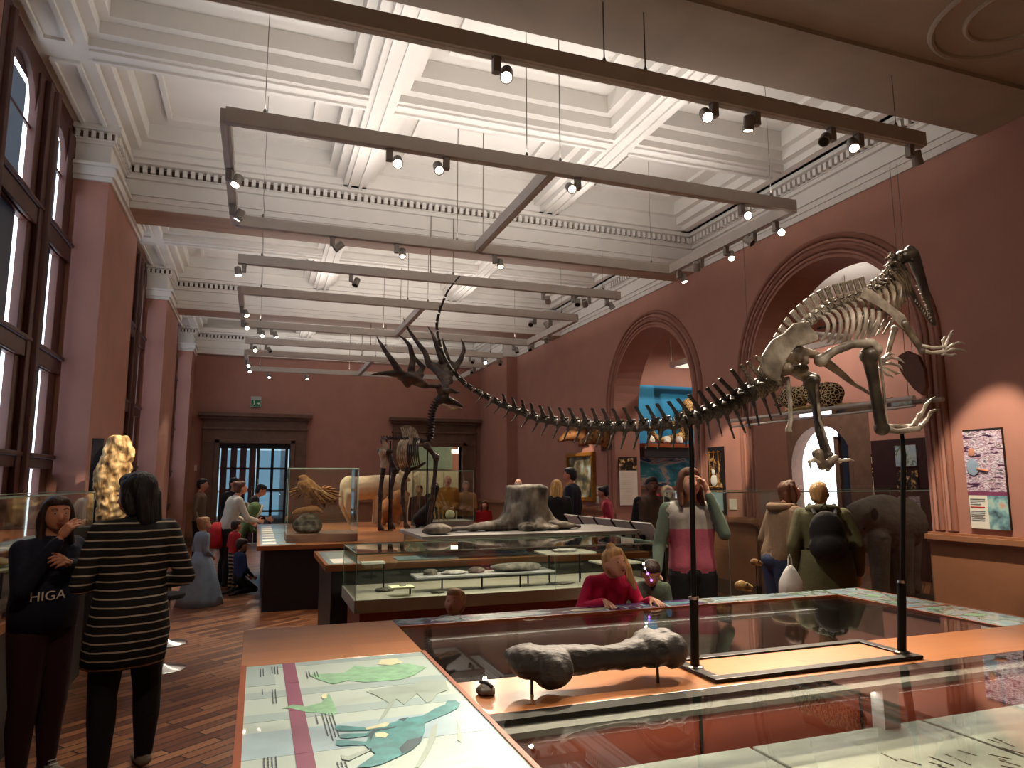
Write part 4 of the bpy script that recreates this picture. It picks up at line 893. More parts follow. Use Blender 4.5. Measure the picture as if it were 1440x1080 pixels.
# stand
st = thing('mounting_stand', 'black steel stand: open rectangular base plate and two tall poles holding the dinosaur', 'stand', (2.2, 2.55, ZTAB)); q = V((2.2, 2.55, ZTAB))
m = MB(); a0, a1, b0, b1, w_ = 1.68 - q.x, 2.75 - q.x, 2.375 - q.y, 2.725 - q.y, .05
for lo, hi in (((a0, b0, .001), (a1, b0 + w_, .016)), ((a0, b1 - w_, .001), (a1, b1, .016)), ((a0, b0 + w_, .001), (a0 + w_, b1 - w_, .016)), ((a1 - w_, b0 + w_, .001), (a1, b1 - w_, .016))): m.box(lo, hi)
m.build('base_plate', 'black_metal', st, bevel=.003)
MB().box((a0 + w_, b0 + w_, .001), (a1 - w_, b1 - w_, .008)).build('timber_infill', 'plate_wood', st)
for (bx, by, tx, ty_, tz, sl) in ((1.715, 2.56, D(971, 596).x, YD, D(971, 596).z - .0, .27), (2.715, 2.455, D(1243, 606).x, YD - .1, D(1243, 606).z + .0, .30)):
    a = V((bx, by, ZTAB + .01)) - q; b = V((tx, ty_, tz)) - q; d = (b - a).normalized(); L = (b - a).length
    po = MB().tube([a, b - V((0, 0, .12)), b], [.0115, .0115, .009], 12).build('pole', 'black_metal', st, smooth=True)
    MB().tube([a, a + d * sl], .0185, 14).build('sleeve', 'black_metal', po, smooth=True)
    m = MB(); m.lathe(a, [(.035, 0), (.035, .008), (.028, .012)], 16); m.build('foot_flange', 'steel_post', po, smooth=True); m = MB(); m.tube([a + d * sl, a + d * (sl + .012)], .021, 14); m.build('collar', 'chrome', po, smooth=True)
# black thigh bone fossil resting on two pegs
B = lambda x, y, dy=0.: at(x, y, Y=2.52 + dy)
fb = [('c', B(736, 938, -.02), B(790, 940), .055, .062, 'b'), ('e', B(742, 938, .02), (.075, .10, .062), 'b'), ('e', B(776, 948, -.03), (.08, .09, .075), 'b'), ('e', B(728, 930, .03), (.05, .07, .03), 'b'), ('c', B(790, 938), B(850, 934), .058, .046, 'b'), ('c', B(850, 934), B(900, 928), .046, .055, 'b'),
      ('e', B(915, 921, .03), (.085, .10, .07), 'b'), ('e', B(945, 922, .0), (.06, .075, .068), 'b'), ('e', B(912, 908, .06), (.07, .06, .045), 'b'), ('c', B(880, 925, .04), B(935, 908, .05), .045, .05, 'b')]
me = blob(fb, .009, 4); lo = min(v.co.z for v in me.vertices); c0 = V((1.25, 2.52, ZTAB + .012)); me.transform(Matrix.Translation(V((0, 0, ZTAB + .014 - lo))) @ Matrix.Identity(4)); me.transform(Matrix.Translation(-c0))
fo = thing('thigh_bone_fossil', 'big black fossil thigh bone lying on the orange wood bridge', 'fossil bone', c0)
o = meshobj('bone', me, fo, 'femur_bone'); dsp = bpy.data.textures.new('crag', 'CLOUDS'); dsp.noise_scale = .05
mo = o.modifiers.new('d', 'DISPLACE'); mo.texture = dsp; mo.strength = .016; mo.mid_level = .5
for x, y in ((748, 976), (925, 960)):
    a = at(x, y, Z=ZTAB) - c0; m = MB(); m.tube([a + V((0, -.002, 0)), a + V((0, 0, .05)), a + V((0, .015, .09))], .006, 7); m.lathe(a - V((0, 0, .011)), [(.014, 0), (.014, .005)], 12); m.build('peg', 'steel_post', fo, smooth=True)
p = at(683, 976, Z=ZTAB); lump('small_fossil', (p.x, p.y, ZTAB + .014), (.036, .045, .022), 'rock_dark', 'small grey ring shaped fossil at the left end of the orange wood', 'fossil', 9)
m = MB(); m.tube([(p.x - .012, p.y + .03, ZTAB + .036), (p.x + .004, p.y, ZTAB + .038), (p.x + .014, p.y - .03, ZTAB + .033)], [.006, .009, .006], 8)
bpy.context.view_layer.update(); fo2 = bpy.data.objects['small_fossil.002'] if 'small_fossil.002' in bpy.data.objects else None
m.v = [tuple(V(v) - fo2.location) for v in m.v]; m.build('groove', 'black_body', fo2, smooth=True)
# ================================================================ MIDDLE DISPLAYS
def glass_box(parent, lo, hi, mat='glass', edge=True, top=True, t=.006):
    """five panes with polished green edges; coordinates relative to parent"""
    (a, b, c), (d, e, f) = lo, hi
    for lo2, hi2 in (((a, b, c), (d, b + t, f)), ((a, e - t, c), (d, e, f)), ((a, b + t, c), (a + t, e - t, f)), ((d - t, b + t, c), (d, e - t, f))) + ((((a, b, f - .0), (d, e, f + t)),) if top else ()):
        MB().box(lo2, hi2).build('glass_pane', mat, parent)
    if edge:
        m = MB(); w = .008
        for p, q in (((a, b, f), (d, b, f)), ((a, e, f), (d, e, f)), ((a, b, f), (a, e, f)), ((d, b, f), (d, e, f))): m.obox(V(p) + V((0, 0, t / 2)), V(q) + V((0, 0, t / 2)), w, w + .004)
        for p in ((a, b), (d, b), (a, e), (d, e)): m.obox((p[0], p[1], c), (p[0], p[1], f), w * .7, w * .7)
        m.build('glass_edge', 'glass_edge', parent)
def riser(name, x, y, z0, z1, w, d, mat, label, group=None, legs=((0, 0),)):
    t = thing(name, label, 'display riser', (x, y, z0), 0, group); h = z1 - z0
    MB().box((-w / 2, -d / 2, h - .015), (w / 2, d / 2, h)).build('top', mat, t, bevel=.002)
    for lx, ly in legs: m = MB(); m.tube([(lx, ly, 0), (lx, ly, h - .015)], .008, 8); m.build('leg', 'black_metal', t, smooth=True)
    return t
# low vitrine full of fossils
v = thing('glass_display_case', 'low long glass case of fossils on small risers, beyond the foreground table', 'display case', (2.0, 5.7, 0))
MB().box((-1.25, 0, .60), (1.5, .86, .70)).build('deck', 'deck_white', v, bevel=.003)
MB().box((-1.2, .05, 0), (1.45, .82, .60)).build('plinth', 'red_wood', v)
glass_box(v, (-1.24, .01, .70), (1.49, .85, 1.05), 'glass_green')
MB().obox((.45, .008, .70), (.45, .008, 1.05), .004, .004).build('glass_joint', 'glass_edge', v)
ri = [(at(514, 816, Z=.80), .17, .12, .80, 'label_yellow', ((.06, -.03),)), (at(573, 812, Z=.78), .17, .12, .80, 'label_yellow', ((.07, 0),)), (at(528, 787, Z=.90), .17, .12, .93, 'label_white', ((.07, -.04),))]
riser('display_riser', 1.14, 5.83, .70, .775, .19, .14, 'label_yellow', 'bright yellow topped riser at the front left inside the fossil case', 'risers in the fossil case', ((.08, .03),))
riser('display_riser', .97, 6.25, .70, .93, .2, .13, 'label_white', 'white topped tall riser at the back left inside the fossil case', 'risers in the fossil case', ((.09, -.04),))
riser('display_riser', 1.9, 6.0, .70, .83, 1.25, .28, 'slate_grey', 'long grey riser carrying dark fossils in the middle of the fossil case', 'risers in the fossil case', ((-.35, .1), (-.05, -.1), (.3, -.1), (.45, .1)))
riser('display_riser', 2.72, 6.1, .70, .97, .5, .3, 'deck_white', 'tall pale riser with a blue label at the right of the fossil case', 'risers in the fossil case', ((-.2, -.1), (-.12, .1), (.1, -.1), (.2, .1)))
riser('display_riser', 3.24, 6.1, .70, .86, .42, .3, 'deck_white', 'lower pale riser at the far right of the fossil case', 'risers in the fossil case', ((-.15, -.1), (.15, .1)))
for i, (x, y, z, r, mt, lb) in enumerate(((1.42, 6.0, .83, (.07, .05, .03), 'rock_dark', 'small dark rounded fossil at the left end of the long riser'), (1.62, 5.98, .83, (.11, .05, .022), 'dino_lit_pale', 'flat pale toothed fossil on the long riser'), (1.83, 6.0, .83, (.08, .05, .03), 'rock_dark', 'lumpy dark fossil left of the largest one on the long riser'),
        (2.2, 6.0, .83, (.24, .1, .045), 'rock_dark', 'largest dark fossil slab at the right of the long riser'), (2.72, 6.1, .97, (.13, .08, .02), 'dino_lit_pale', 'pale flat fossil on the tall pale riser'), (3.24, 6.1, .86, (.12, .08, .025), 'rock_dark', 'brown fossil on the far right riser'),
        (1.05, 6.1, .70, (.08, .05, .02), 'rock_dark', 'thin dark fossil on the case deck beneath the tall white riser'), (1.45, 5.85, .70, (.06, .04, .015), 'rock_dark', 'small dark fossil on the deck right of the yellow riser'), (2.6, 5.95, .70, (.14, .06, .012), 'rock_dark', 'thin dark fossil lying on the right half of the case deck'), (1.15, 5.83, .775, (.03, .02, .01), 'dino_lit_pale', 'tiny pale fossil on the yellow riser'))):
    lump('fossil_specimen', (x, y, z + r[2] * .62), r, mt, lb, 'fossil', 20 + i, 'fossils in the low glass case', .25)
# second display: timber edged table with a taller glass box carrying the grey slab and the fossil tree stump
c = thing('display_table', 'long timber edged display table right behind the low fossil case', 'display table', (2.2, 6.75, 0))
MB().box((-1.52, .05, 0), (1.75, 1.35, .80)).build('carcass', 'black_body', c); MB().box((-1.58, 0, .80), (1.8, 1.4, .86)).build('wooden_top', 'table_wood', c, bevel=.003)
m = MB(); m.box((-1.55, .04, .86), (-1.25, 1.3, .862), 'panel_stripe'); m.box((-1.5, .1, .862), (-1.3, .5, .864), 'label_white'); m.box((-1.5, .6, .862), (-1.3, 1.1, .864), 'panel_mint'); m.build('graphic_panel', None, c)
MB().box((-.9, .08, .86), (-.3, .4, .875)).build('label_board', 'panel_stripe', c)
g = thing('glass_display_case', 'glass case topped by a pale grey slab that carries the fossil tree stump', 'display case', (2.75, 6.95, .865)); 
MB().box((-1.15, 0, 0), (1.2, 1.1, .02)).build('deck', 'deck_grey', g); glass_box(g, (-1.15, 0, .02), (1.2, 1.1, .17), 'glass_green', top=False)
MB().box((-1.2, -.05, .18), (1.25, 1.15, .215)).build('top_slab', 'slate_grey', g, bevel=.004)
for x in (-.7, .05, .8): MB().box((x, .0, .14), (x + .09, .06, .18)).build('clamp', 'black_metal', g)
for i, (x, y, r, mt) in enumerate(((2.0, 7.2, (.16, .06, .02), 'rock_dark'), (2.55, 7.15, (.2, .07, .022), 'dino_lit_pale'), (3.1, 7.2, (.12, .07, .022), 'rock_dark'), (3.5, 7.25, (.1, .05, .02), 'dino_lit_pale'))):
    lump('fossil_specimen', (x, y, .888 + r[2] * .6), r, mt, ['left dark flat fossil under the grey slab', 'long pale fossil under the grey slab', 'right dark fossil under the grey slab', 'pale fossil at the right end under the grey slab'][i], 'fossil', 50 + i, 'fossils under the grey slab', .2)
# fossil tree stump with spreading roots
zt = 1.08; S = lambda x, y, dy=0.: at(x, y, Y=7.45 + dy)
m = MB(); rings = []
rnd = random.Random(5); n = 28
prof = [(0, .52, .30), (.05, .44, .28), (.11, .33, .25), (.2, .26, .22), (.32, .245, .21), (.44, .25, .21), (.50, .245, .2)]
cx = S(742, 740).x
for z, rx, ry in prof:
    ring = []
    for i in range(n):
        a = 2 * PI * i / n; lob = 1 + (.30 * math.cos(a * 5 + .8) + .1 * math.sin(a * 9)) * max(0, 1 - z / .2) + .05 * math.sin(a * 7 + z * 5)
        ring.append(V((cx + rx * lob * math.cos(a) + .06 * (z - .1), 7.5 + ry * lob * math.sin(a), zt + z + (.015 * math.sin(a * 3) if z > .45 else 0))))
    rings.append(ring)
m.loft(rings)
t = thing('fossil_tree_stump', 'grey fossil tree stump with spreading roots standing on the grey slab', 'fossil tree', (cx, 7.5, zt)); O2 = V((cx, 7.5, zt))
m.v = [tuple(V(v) - O2) for v in m.v]; o = m.build('trunk', 'fossil_trunk', t, smooth='all'); sb = o.modifiers.new('s', 'SUBSURF'); sb.levels = sb.render_levels = 2
dsp2 = bpy.data.textures.new('bark', 'CLOUDS'); dsp2.noise_scale = .12; d_ = o.modifiers.new('d', 'DISPLACE'); d_.texture = dsp2; d_.strength = .05
for pts, rr in ((((-.25, -.05, .06), (-.5, -.1, .05), (-.78, -.12, .03), (-.95, -.1, .02)), (.13, .10, .07, .04)), (((.2, -.1, .06), (.42, -.15, .045), (.62, -.1, .03)), (.12, .09, .04)), (((-.05, -.2, .05), (-.1, -.33, .03)), (.13, .07)), (((.1, -.15, .04), (.25, -.33, .03)), (.1, .05))):
    m = MB(); m.tube(resample(pts, 9), [rr[min(int(i * len(rr) / 9), len(rr) - 1)] for i in range(9)], 12, flat=.45); o = m.build('root', 'fossil_trunk', t, smooth='all'); d_ = o.modifiers.new('s', 'SUBSURF'); d_.render_levels = 2; d_ = o.modifiers.new('d', 'DISPLACE'); d_.texture = dsp2; d_.strength = .04
rb = lump('fossil_block', (1.75, 7.12, zt + .045), (.16, .1, .065), 'fossil_trunk', 'flat dark edged fossil wood block left of the tree stump', 'fossil', 77)
# row of sloping lecterns
lx = 4.32
for i in range(5):
    y0 = 7.25 + i * .5; t = thing('lectern_panel', ['nearest of the five sloping pale reading boards', 'second nearest of the five sloping pale reading boards', 'middle one of the five sloping pale reading boards', 'fourth of the five sloping pale reading boards, behind the stump', 'farthest of the five sloping pale reading boards'][i], 'reading board', (lx, y0, 0), 0, 'sloping reading boards')
    m = MB(); m.prism([(0, 0, 1.12), (.22, 0, .84), (.22, .455, .84), (0, .455, 1.12)], (.014, 0, .011)); m.build('board', 'label_white', t)
    m = MB(); m.prism([(.02, .02, 1.11), (.23, .02, .855), (.23, .43, .855), (.02, .43, 1.11)], (.004, 0, .004)); m.build('printed_sheet', 'white_cloth', t)
    m = MB(); m.box((.09, .06, 0), (.13, .10, .97)); m.build('support', 'black_metal', t); m = MB(); m.box((.09, .34, 0), (.13, .38, .97)); m.build('support', 'black_metal', t)
    m = MB(); m.prism([(-.01, .457, 1.11), (.22, .457, .82), (.22, .485, .82), (-.01, .485, 1.11)], (.02, 0, .03)); m.build('bracket', 'black_metal', t)
# ================================================================ LARGE PLATFORM WITH THE ELK
e = thing('display_platform', 'large dark display platform with a wooden top carrying the mounted animals and elk', 'display platform', (2.0, 9.5, 0))
MB().box((-1.88, .08, 0), (1.95, 4.7, .76)).build('carcass', 'black_body', e); MB().box((-1.97, 0, .76), (2.02, 4.8, .82)).build('wooden_top', 'table_wood', e, bevel=.004)
m = MB(); m.box((-1.93, .08, .82), (-1.50, 4.6, .822), 'panel_stripe')
for i in range(8): m.box((-1.90, .2 + i * .5, .822), (-1.73, .5 + i * .5, .824), 'label_white'); m.box((-1.70, .15 + i * .5, .822), (-1.53, .4 + i * .5, .824), 'panel_blue')
m.box((-1.5, .03, .82), (-1.47, 4.7, .823), 'edge_wood'); m.build('graphic_panel', None, e)
EX = lambda x, y, Y: at(x, y, Y=Y)
# ---- eagle in a glass case
c = at(440, 752, Z=.82); k = thing('glass_display_case', 'square glass case holding the stuffed eagle on the platform corner', 'display case', (.85, 10.15, .82))
MB().box((-.46, -.35, 0), (.46, .4, .10)).build('base', 'sandstone', k, bevel=.004); glass_box(k, (-.455, -.345, .10), (.455, .395, .97))
def eg(x, y, dy=0.): return at(x, y, Y=10.15 + dy)
def q8(x, y, dy=0.): return eg(380 + x / 6, 640 + y / 6, dy)     # pixel of the enlarged view
r1 = .01
bird = [('c', q8(300, 260), q8(400, 340), .12, .11, 'b'), ('c', q8(400, 340), q8(470, 370), .11, .07, 'b'), ('c', q8(285, 250), q8(290, 205), .09, .055, 'h'), ('e', q8(280, 195), (.07, .055, .05), 'h'), ('c', q8(460, 350), q8(545, 375), .07, .045, 'w'), ('c', q8(370, 370), q8(370, 420), .05, .03, 'w'), ('c', q8(440, 380), q8(455, 440), .045, .02, 'b')]
eagle = thing('stuffed_eagle', 'brown stuffed eagle perched with raised wings inside the square glass case', 'bird', q8(350, 470)); OE = V(eagle.location)
meshobj('body', to_local(blob(bird, .012, 3, {'b': 'eagle', 'h': 'fur_tan', 'w': 'eagle'}), OE), eagle)
def epart(m, name, mat, par=eagle, b=None, smooth=True):
    b = V(b) if b is not None else OE; m.v = [tuple(V(v) - b) for v in m.v]; return m.build(name, mat, par, smooth=smooth)
m = MB(); m.tube([q8(258, 195), q8(240, 195), q8(228, 208), q8(230, 222)], [.024, .018, .01, .001], 8); epart(m, 'beak', 'fur_black')
m = MB(); m.ell(q8(268, 190, -.05), .008, n=8); epart(m, 'eye', 'iris')
def wing(root, tips, dy, mat, r=.05):
    m = MB(); 
    for i, tp in enumerate(tips): A_, B_ = q8(*root, dy), q8(*tp, dy + .012 * (i % 3)); m.tube([A_, A_.lerp(B_, .4), A_.lerp(B_, .85), B_], [r * .5, r, r * .8, .008], 8, flat=.35)
    epart(m, 'wing', mat)
wing((310, 280), ((250, 270), (205, 275), (170, 290), (155, 315), (165, 345), (190, 365), (225, 375)), .10, 'fur_tan')
wing((345, 275), ((440, 400), (470, 410), (505, 405), (530, 395), (550, 375), (520, 350)), -.10, 'eagle', .06)
wing((430, 290), ((470, 255), (520, 265), (560, 285), (590, 320), (600, 355), (585, 385)), .06, 'fur_tan')
for x in (355, 400):
    m = MB(); m.tube([q8(x, 420), q8(x - 5, 450)], .018, 8)
    for dx in (-25, -8, 12): m.tube([q8(x - 5, 450), q8(x - 5 + dx, 468, -.04), q8(x - 5 + dx * 1.3, 480, -.05)], [.012, .01, .003], 6)
    epart(m, 'foot', 'gold_frame')
lump('rock_perch', tuple(q8(320, 560)), (.2, .15, .17), 'rock_dark', 'dark rock the stuffed eagle stands on inside its glass case', 'rock', 31, None, .15)
o = bpy.data.objects['rock_perch']; o.location.z = .922 
m = MB(); m.tube(resample([q8(190, 490, -.05), q8(260, 470, -.05), q8(330, 460, -.04), q8(400, 455, -.04), q8(440, 490, -.03)], 10), [.02, .035, .045, .045, .04, .05, .05, .04, .03, .02], 10); o = m.build('prey_animal', 'fur_tan', smooth='all', origin=q8(330, 470, -.04)); tag(o, 'small tan prey animal lying under the eagle claws', 'animal')
# ---- quadruped builder (one skin)
def quad(name, label, cat, Yc, pr, mat_map, vox, parent_extra=None, z0=.82):
    me = blob(pr, vox, 3, mat_map); lo = min(v.co.z for v in me.vertices); cx = sum(v.co.x for v in me.vertices) / len(me.vertices); b = V((cx, Yc, lo))
    me.transform(Matrix.Translation(-b)); t = thing(name, label, cat, (cx, Yc, z0)); meshobj('body', me, t); return t, b
Q = lambda x, y, dy=0., Yc=13.2: at(380 + x / 6, 640 + y / 6, Y=Yc + dy)
cream = [('c', Q(690, 260), Q(800, 250), .22, .22, 'b'), ('c', Q(800, 250), Q(930, 240), .22, .22, 'b'), ('c', Q(930, 240), Q(1040, 235), .22, .20, 'b'), ('e', Q(670, 240), (.18, .19, .2), 'b'), ('c', Q(1040, 215), Q(1100, 170), .15, .1, 'b'), ('c', Q(1100, 170), Q(1120, 150), .1, .08, 'b'), ('c', Q(1115, 150), Q(1170, 180), .08, .05, 'b')]
for dx, dy in ((0, -.12), (-40, .12)):
    cream += [('c', Q(680 + dx, 300, dy), Q(655 + dx, 390, dy), .13, .075, 'b'), ('c', Q(655 + dx, 390, dy), Q(675 + dx, 470, dy), .07, .045, 'b'), ('c', Q(675 + dx, 470, dy), Q(715 + dx, 550, dy), .042, .035, 'b'), ('c', Q(710 + dx, 550, dy), Q(735 + dx, 556, dy), .035, .03, 'b')]
for dx, dy in ((0, -.1), (-20, .1)): cream += [('c', Q(925 + dx, 330, dy), Q(905 + dx, 440, dy), .09, .05, 'b'), ('c', Q(905 + dx, 440, dy), Q(890 + dx, 545, dy), .045, .035, 'b')]
t, b = quad('stuffed_deer', 'cream coloured stuffed deer standing behind the elk skeleton', 'stuffed animal', 13.2, cream, {'b': 'fur_cream'}, .022)
m = MB(); m.ell(Q(705, 400, -.1) - b, (.05, .04, .11), n=10); m.build('tail', 'fur_cream', t, smooth='all')
for i in (-1, 1): m = MB(); m.ell(Q(1098, 130, .06 * i) - b, (.03, .02, .07), n=8); m.build('ear', 'fur_cream', t, smooth='all')
m = MB(); m.ell(Q(1135, 152, -.07) - b, .014, n=8); m.build('eye', 'iris', t)
tan = [('c', Q(990, 400, 0, 12.9), Q(1080, 330, 0, 12.9), .17, .2, 'b'), ('c', Q(1080, 330, 0, 12.9), Q(1110, 270, 0, 12.9), .14, .09, 'b'), ('c', Q(1105, 265, 0, 12.9), Q(1160, 275, 0, 12.9), .08, .05, 'b'), ('c', Q(1090, 400, -.08, 12.9), Q(1055, 500, -.08, 12.9), .09, .05, 'b'), ('c', Q(1055, 500, -.08, 12.9), Q(1085, 515, -.1, 12.9), .05, .04, 'b'), ('c', Q(970, 430, 0, 12.9), Q(960, 515, 0, 12.9), .1, .05, 'b'), ('c', Q(1010, 430, .1, 12.9), Q(1010, 515, .1, 12.9), .1, .05, 'b')]
t, b = quad('stuffed_antelope', 'reddish tan stuffed animal between the elk skeleton legs', 'stuffed animal', 12.9, tan, {'b': 'fur_tan'}, .02)
for i in (-1, 1): m = MB(); m.ell(Q(1105, 240, .05 * i, 12.9) - b, (.02, .015, .05), n=8); m.build('ear', 'fur_tan', t, smooth='all')
U = lambda x, y, dy=0., Yc=11.9: at(480 + x / 6, 600 + y / 6, Y=Yc + dy)
blk = [('c', U(700, 690), U(740, 640), .13, .1, 'b'), ('c', U(740, 640), U(780, 530), .09, .06, 'b'), ('e', U(690, 720), (.18, .12, .13), 'b'), ('c', U(785, 520), U(790, 470), .06, .07, 'b'), ('e', U(792, 465), (.08, .07, .08), 'b'), ('c', U(650, 760), U(640, 790), .05, .03, 'b'), ('c', U(740, 760), U(740, 790), .05, .03, 'b')]
t, b = quad('stuffed_bird', 'shaggy black stuffed animal on a dark base near the elk front legs', 'stuffed animal', 11.9, blk, {'b': 'fur_black'}, .018)
MB().box((-.3, -.16, -.0), (.3, .16, .02)).build('base', 'black_body', t)
for i in (-1, 1): m = MB(); m.ell(U(785 + 8 * i, 440, 0) - b, (.015, .015, .04), n=8); m.build('ear', 'fur_black', t, smooth='all')
# long case at the right end of the platform
k = thing('glass_display_case', 'glass case with a stone base at the right back of the platform', 'display case', (3.45, 12.6, .82))
MB().box((-.75, -.3, 0), (.25, .4, .09)).build('base', 'deck_grey', k); glass_box(k, (-.74, -.29, .09), (.24, .39, .98))
lump('round_specimen', tuple(at(633, 717, Y=12.6)), (.09, .09, .09), 'label_yellow', 'pale round specimen inside the glass case at the platform back', 'specimen', 41, None, .06)
bpy.data.objects['round_specimen'].location.z = .96
m = MB()
for i in range(5): m.tube([at(606 + i * 6, 722, Y=12.7) + V((0, 0, -.1)), at(604 + i * 6, 712, Y=12.7), at(600 + i * 5, 700 - i * 2, Y=12.7)], [.02, .015, .004], 6)
tag(m.build('branching_horn', 'pale_bone', smooth=True, origin=at(618, 730, Y=12.7)), 'small pale branching horns inside the glass case beside the round specimen', 'horns')
bpy.data.objects['branching_horn'].location.z = .912
# ================================================================ IRISH ELK SKELETON
YE = 11.6
def G(x, y, dy=0.): return at(480 + x / 6, 520 + y / 6, Y=YE + dy)      # enlarged view of the body
def H(x, y, dy=0.): return at(480 + x / 6, 360 + y / 6, Y=YE + dy)      # enlarged view of the antlers
OE = V((G(560, 850).x, YE, .82)); elk = thing('elk_skeleton', 'tall giant deer skeleton with huge spreading antlers standing on the platform', 'deer skeleton', OE)
def ep(m, name, mat='elk_bone', smooth=True): return epart(m, name, mat, elk, OE, smooth)
def eb(prs, name, mat='elk_bone', vox=.02): return meshobj(name, to_local(blob(prs, vox, 2), OE), elk, mat)
sp = resample([G(340, 580), G(420, 580), G(500, 585), G(570, 575), G(640, 590), G(700, 610), G(745, 590), G(760, 540), G(765, 480), G(770, 420), G(775, 360), G(800, 300), G(830, 255)], 34)
vm = vertebra_mesh('neck').build('vertebra', 'elk_bone', smooth=True); elk['_o'] = tuple(OE)
for i in range(33):
    p = sp[i]; t_ = sp[min(i + 1, 33)] - sp[max(0, i - 1)]; R_ = .055 if i < 18 else .11
    put(vm, elk, frame_mat(p, t_, V((0, 0, 1)) if i < 20 else V((-1, 0, .1)), (sp[min(i + 1, 33)] - sp[max(0, i - 1)]).length * .5, R_))
bpy.data.objects.remove(vm); del elk['_o']
for i in range(9):          # tall shoulder spines
    u = i / 8; a = G(530 + 120 * u, 585); h = (60 + 60 * math.sin(PI * min(1, .25 + u * .6))) ; m = MB(); m.tube([a, G(530 + 120 * u - 15, 585 - h * .6), G(530 + 120 * u - 28, 585 - h)], [.02, .016, .006], 6); ep(m, 'spine_process', 'elk_pale')
for i in range(11):
    u = i / 10
    for sd in (-1, 1):
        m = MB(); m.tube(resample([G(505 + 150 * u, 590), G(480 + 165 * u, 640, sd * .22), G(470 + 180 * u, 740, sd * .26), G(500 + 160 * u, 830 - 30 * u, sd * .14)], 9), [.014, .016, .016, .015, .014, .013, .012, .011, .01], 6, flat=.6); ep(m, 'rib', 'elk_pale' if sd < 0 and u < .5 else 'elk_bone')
m = MB(); m.tube([G(570, 845), G(640, 825), G(710, 780)], [.03, .03, .02], 8); ep(m, 'breastbone')
for dy in (-.12, .12):
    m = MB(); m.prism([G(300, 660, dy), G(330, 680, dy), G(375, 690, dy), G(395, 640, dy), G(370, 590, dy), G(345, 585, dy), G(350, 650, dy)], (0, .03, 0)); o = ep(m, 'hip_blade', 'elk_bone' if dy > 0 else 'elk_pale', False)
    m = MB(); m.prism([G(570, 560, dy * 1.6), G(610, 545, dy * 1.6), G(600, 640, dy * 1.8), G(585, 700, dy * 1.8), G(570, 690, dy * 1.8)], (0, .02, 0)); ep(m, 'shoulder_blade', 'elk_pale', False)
eb([('e', G(340, 685), (.08, .14, .06), 'b'), ('e', G(360, 600), (.06, .1, .07), 'b'), ('c', G(340, 685), G(420, 690), .05, .04, 'b')], 'pelvis')
L_ = ((((345, 700), (360, 810), (335, 970), (330, 1060), (320, 1330)), -.15), (((390, 700), (450, 850), (420, 1000), (415, 1080), (415, 1325)), .15), (((580, 710), (560, 850), (520, 960), (520, 1120), (540, 1340)), .16), (((720, 640), (800, 740), (790, 890), (765, 1090), (735, 1370)), -.16))
for pts, dy in L_:
    yf = lambda y: dy * .8
    P5 = [G(x, min(y, 1330), dy) for x, y in pts]; P5[-1] = V((P5[-1].x, P5[-1].y, .86))
    eb([('e', P5[0], (.07, .06, .07), 'b'), ('c', P5[0], P5[1], .05, .04, 'b'), ('e', P5[1], (.065, .06, .065), 'b')], 'upper_leg_bone', 'elk_pale' if pts[0][0] == 345 else 'elk_bone')
    eb([('e', P5[1], (.06, .055, .06), 'b'), ('c', P5[1], P5[2], .045, .036, 'b'), ('c', P5[2], P5[3], .036, .045, 'b'), ('e', P5[3], (.055, .05, .05), 'b')], 'lower_leg_bone')
    eb([('c', P5[3], P5[4] + V((0, 0, .06)), .036, .032, 'b'), ('c', P5[4] + V((0, 0, .06)), P5[4] + V((.06, -.02, -.01)), .04, .03, 'b'), ('c', P5[4] + V((0, 0, .05)), P5[4] + V((.0, .0, -.01)), .035, .03, 'b')], 'foot_bone')
for x, y1, dy in ((415, 600, .0), (728, 620, 0.)):
    a, b_ = G(x, y1), G(x, y1); a = V((a.x, YE, .825)); m = MB(); m.tube([a, V((a.x, YE, b_.z))], .014, 8); m.lathe(a, [(.07, 0), (.07, .012)], 14); ep(m, 'support_pole', 'black_metal')
eb([('e', G(835, 250), (.09, .09, .09), 'b'), ('c', G(840, 245), G(920, 265), .085, .065, 'b'), ('c', G(920, 265), G(975, 285), .06, .04, 'b'), ('c', G(975, 285), G(1020, 310), .04, .022, 'b'), ('e', G(880, 225), (.07, .07, .05), 'b')], 'skull', 'elk_bone', .014)
eb([('c', G(850, 290), G(920, 325), .03, .03, 'b'), ('c', G(920, 325), G(1010, 325), .03, .02, 'b'), ('c', G(845, 285), G(840, 250), .03, .03, 'b')], 'lower_jaw', 'elk_pale', .012)
m = MB(); m.ell(G(905, 245, -.07), (.03, .01, .025), n=10); ep(m, 'eye_socket', 'black_body')
def antler(sd, root, palm, tines):
    prs = [('c', H(*root[0]), H(*root[1]), .05, .06, 'b')] + [('c', H(*a), H(*b), ra, rb, 'b', .5) for a, b, ra, rb in palm]
    for tn in tines:
        n = len(tn) - 1
        for i in range(n): prs.append(('c', H(*tn[i]), H(*tn[i + 1]), .052 * (1 - i / n) + .012, .052 * (1 - (i + 1) / n) + .012, 'b'))
    eb(prs, 'antler', 'antler', .02)
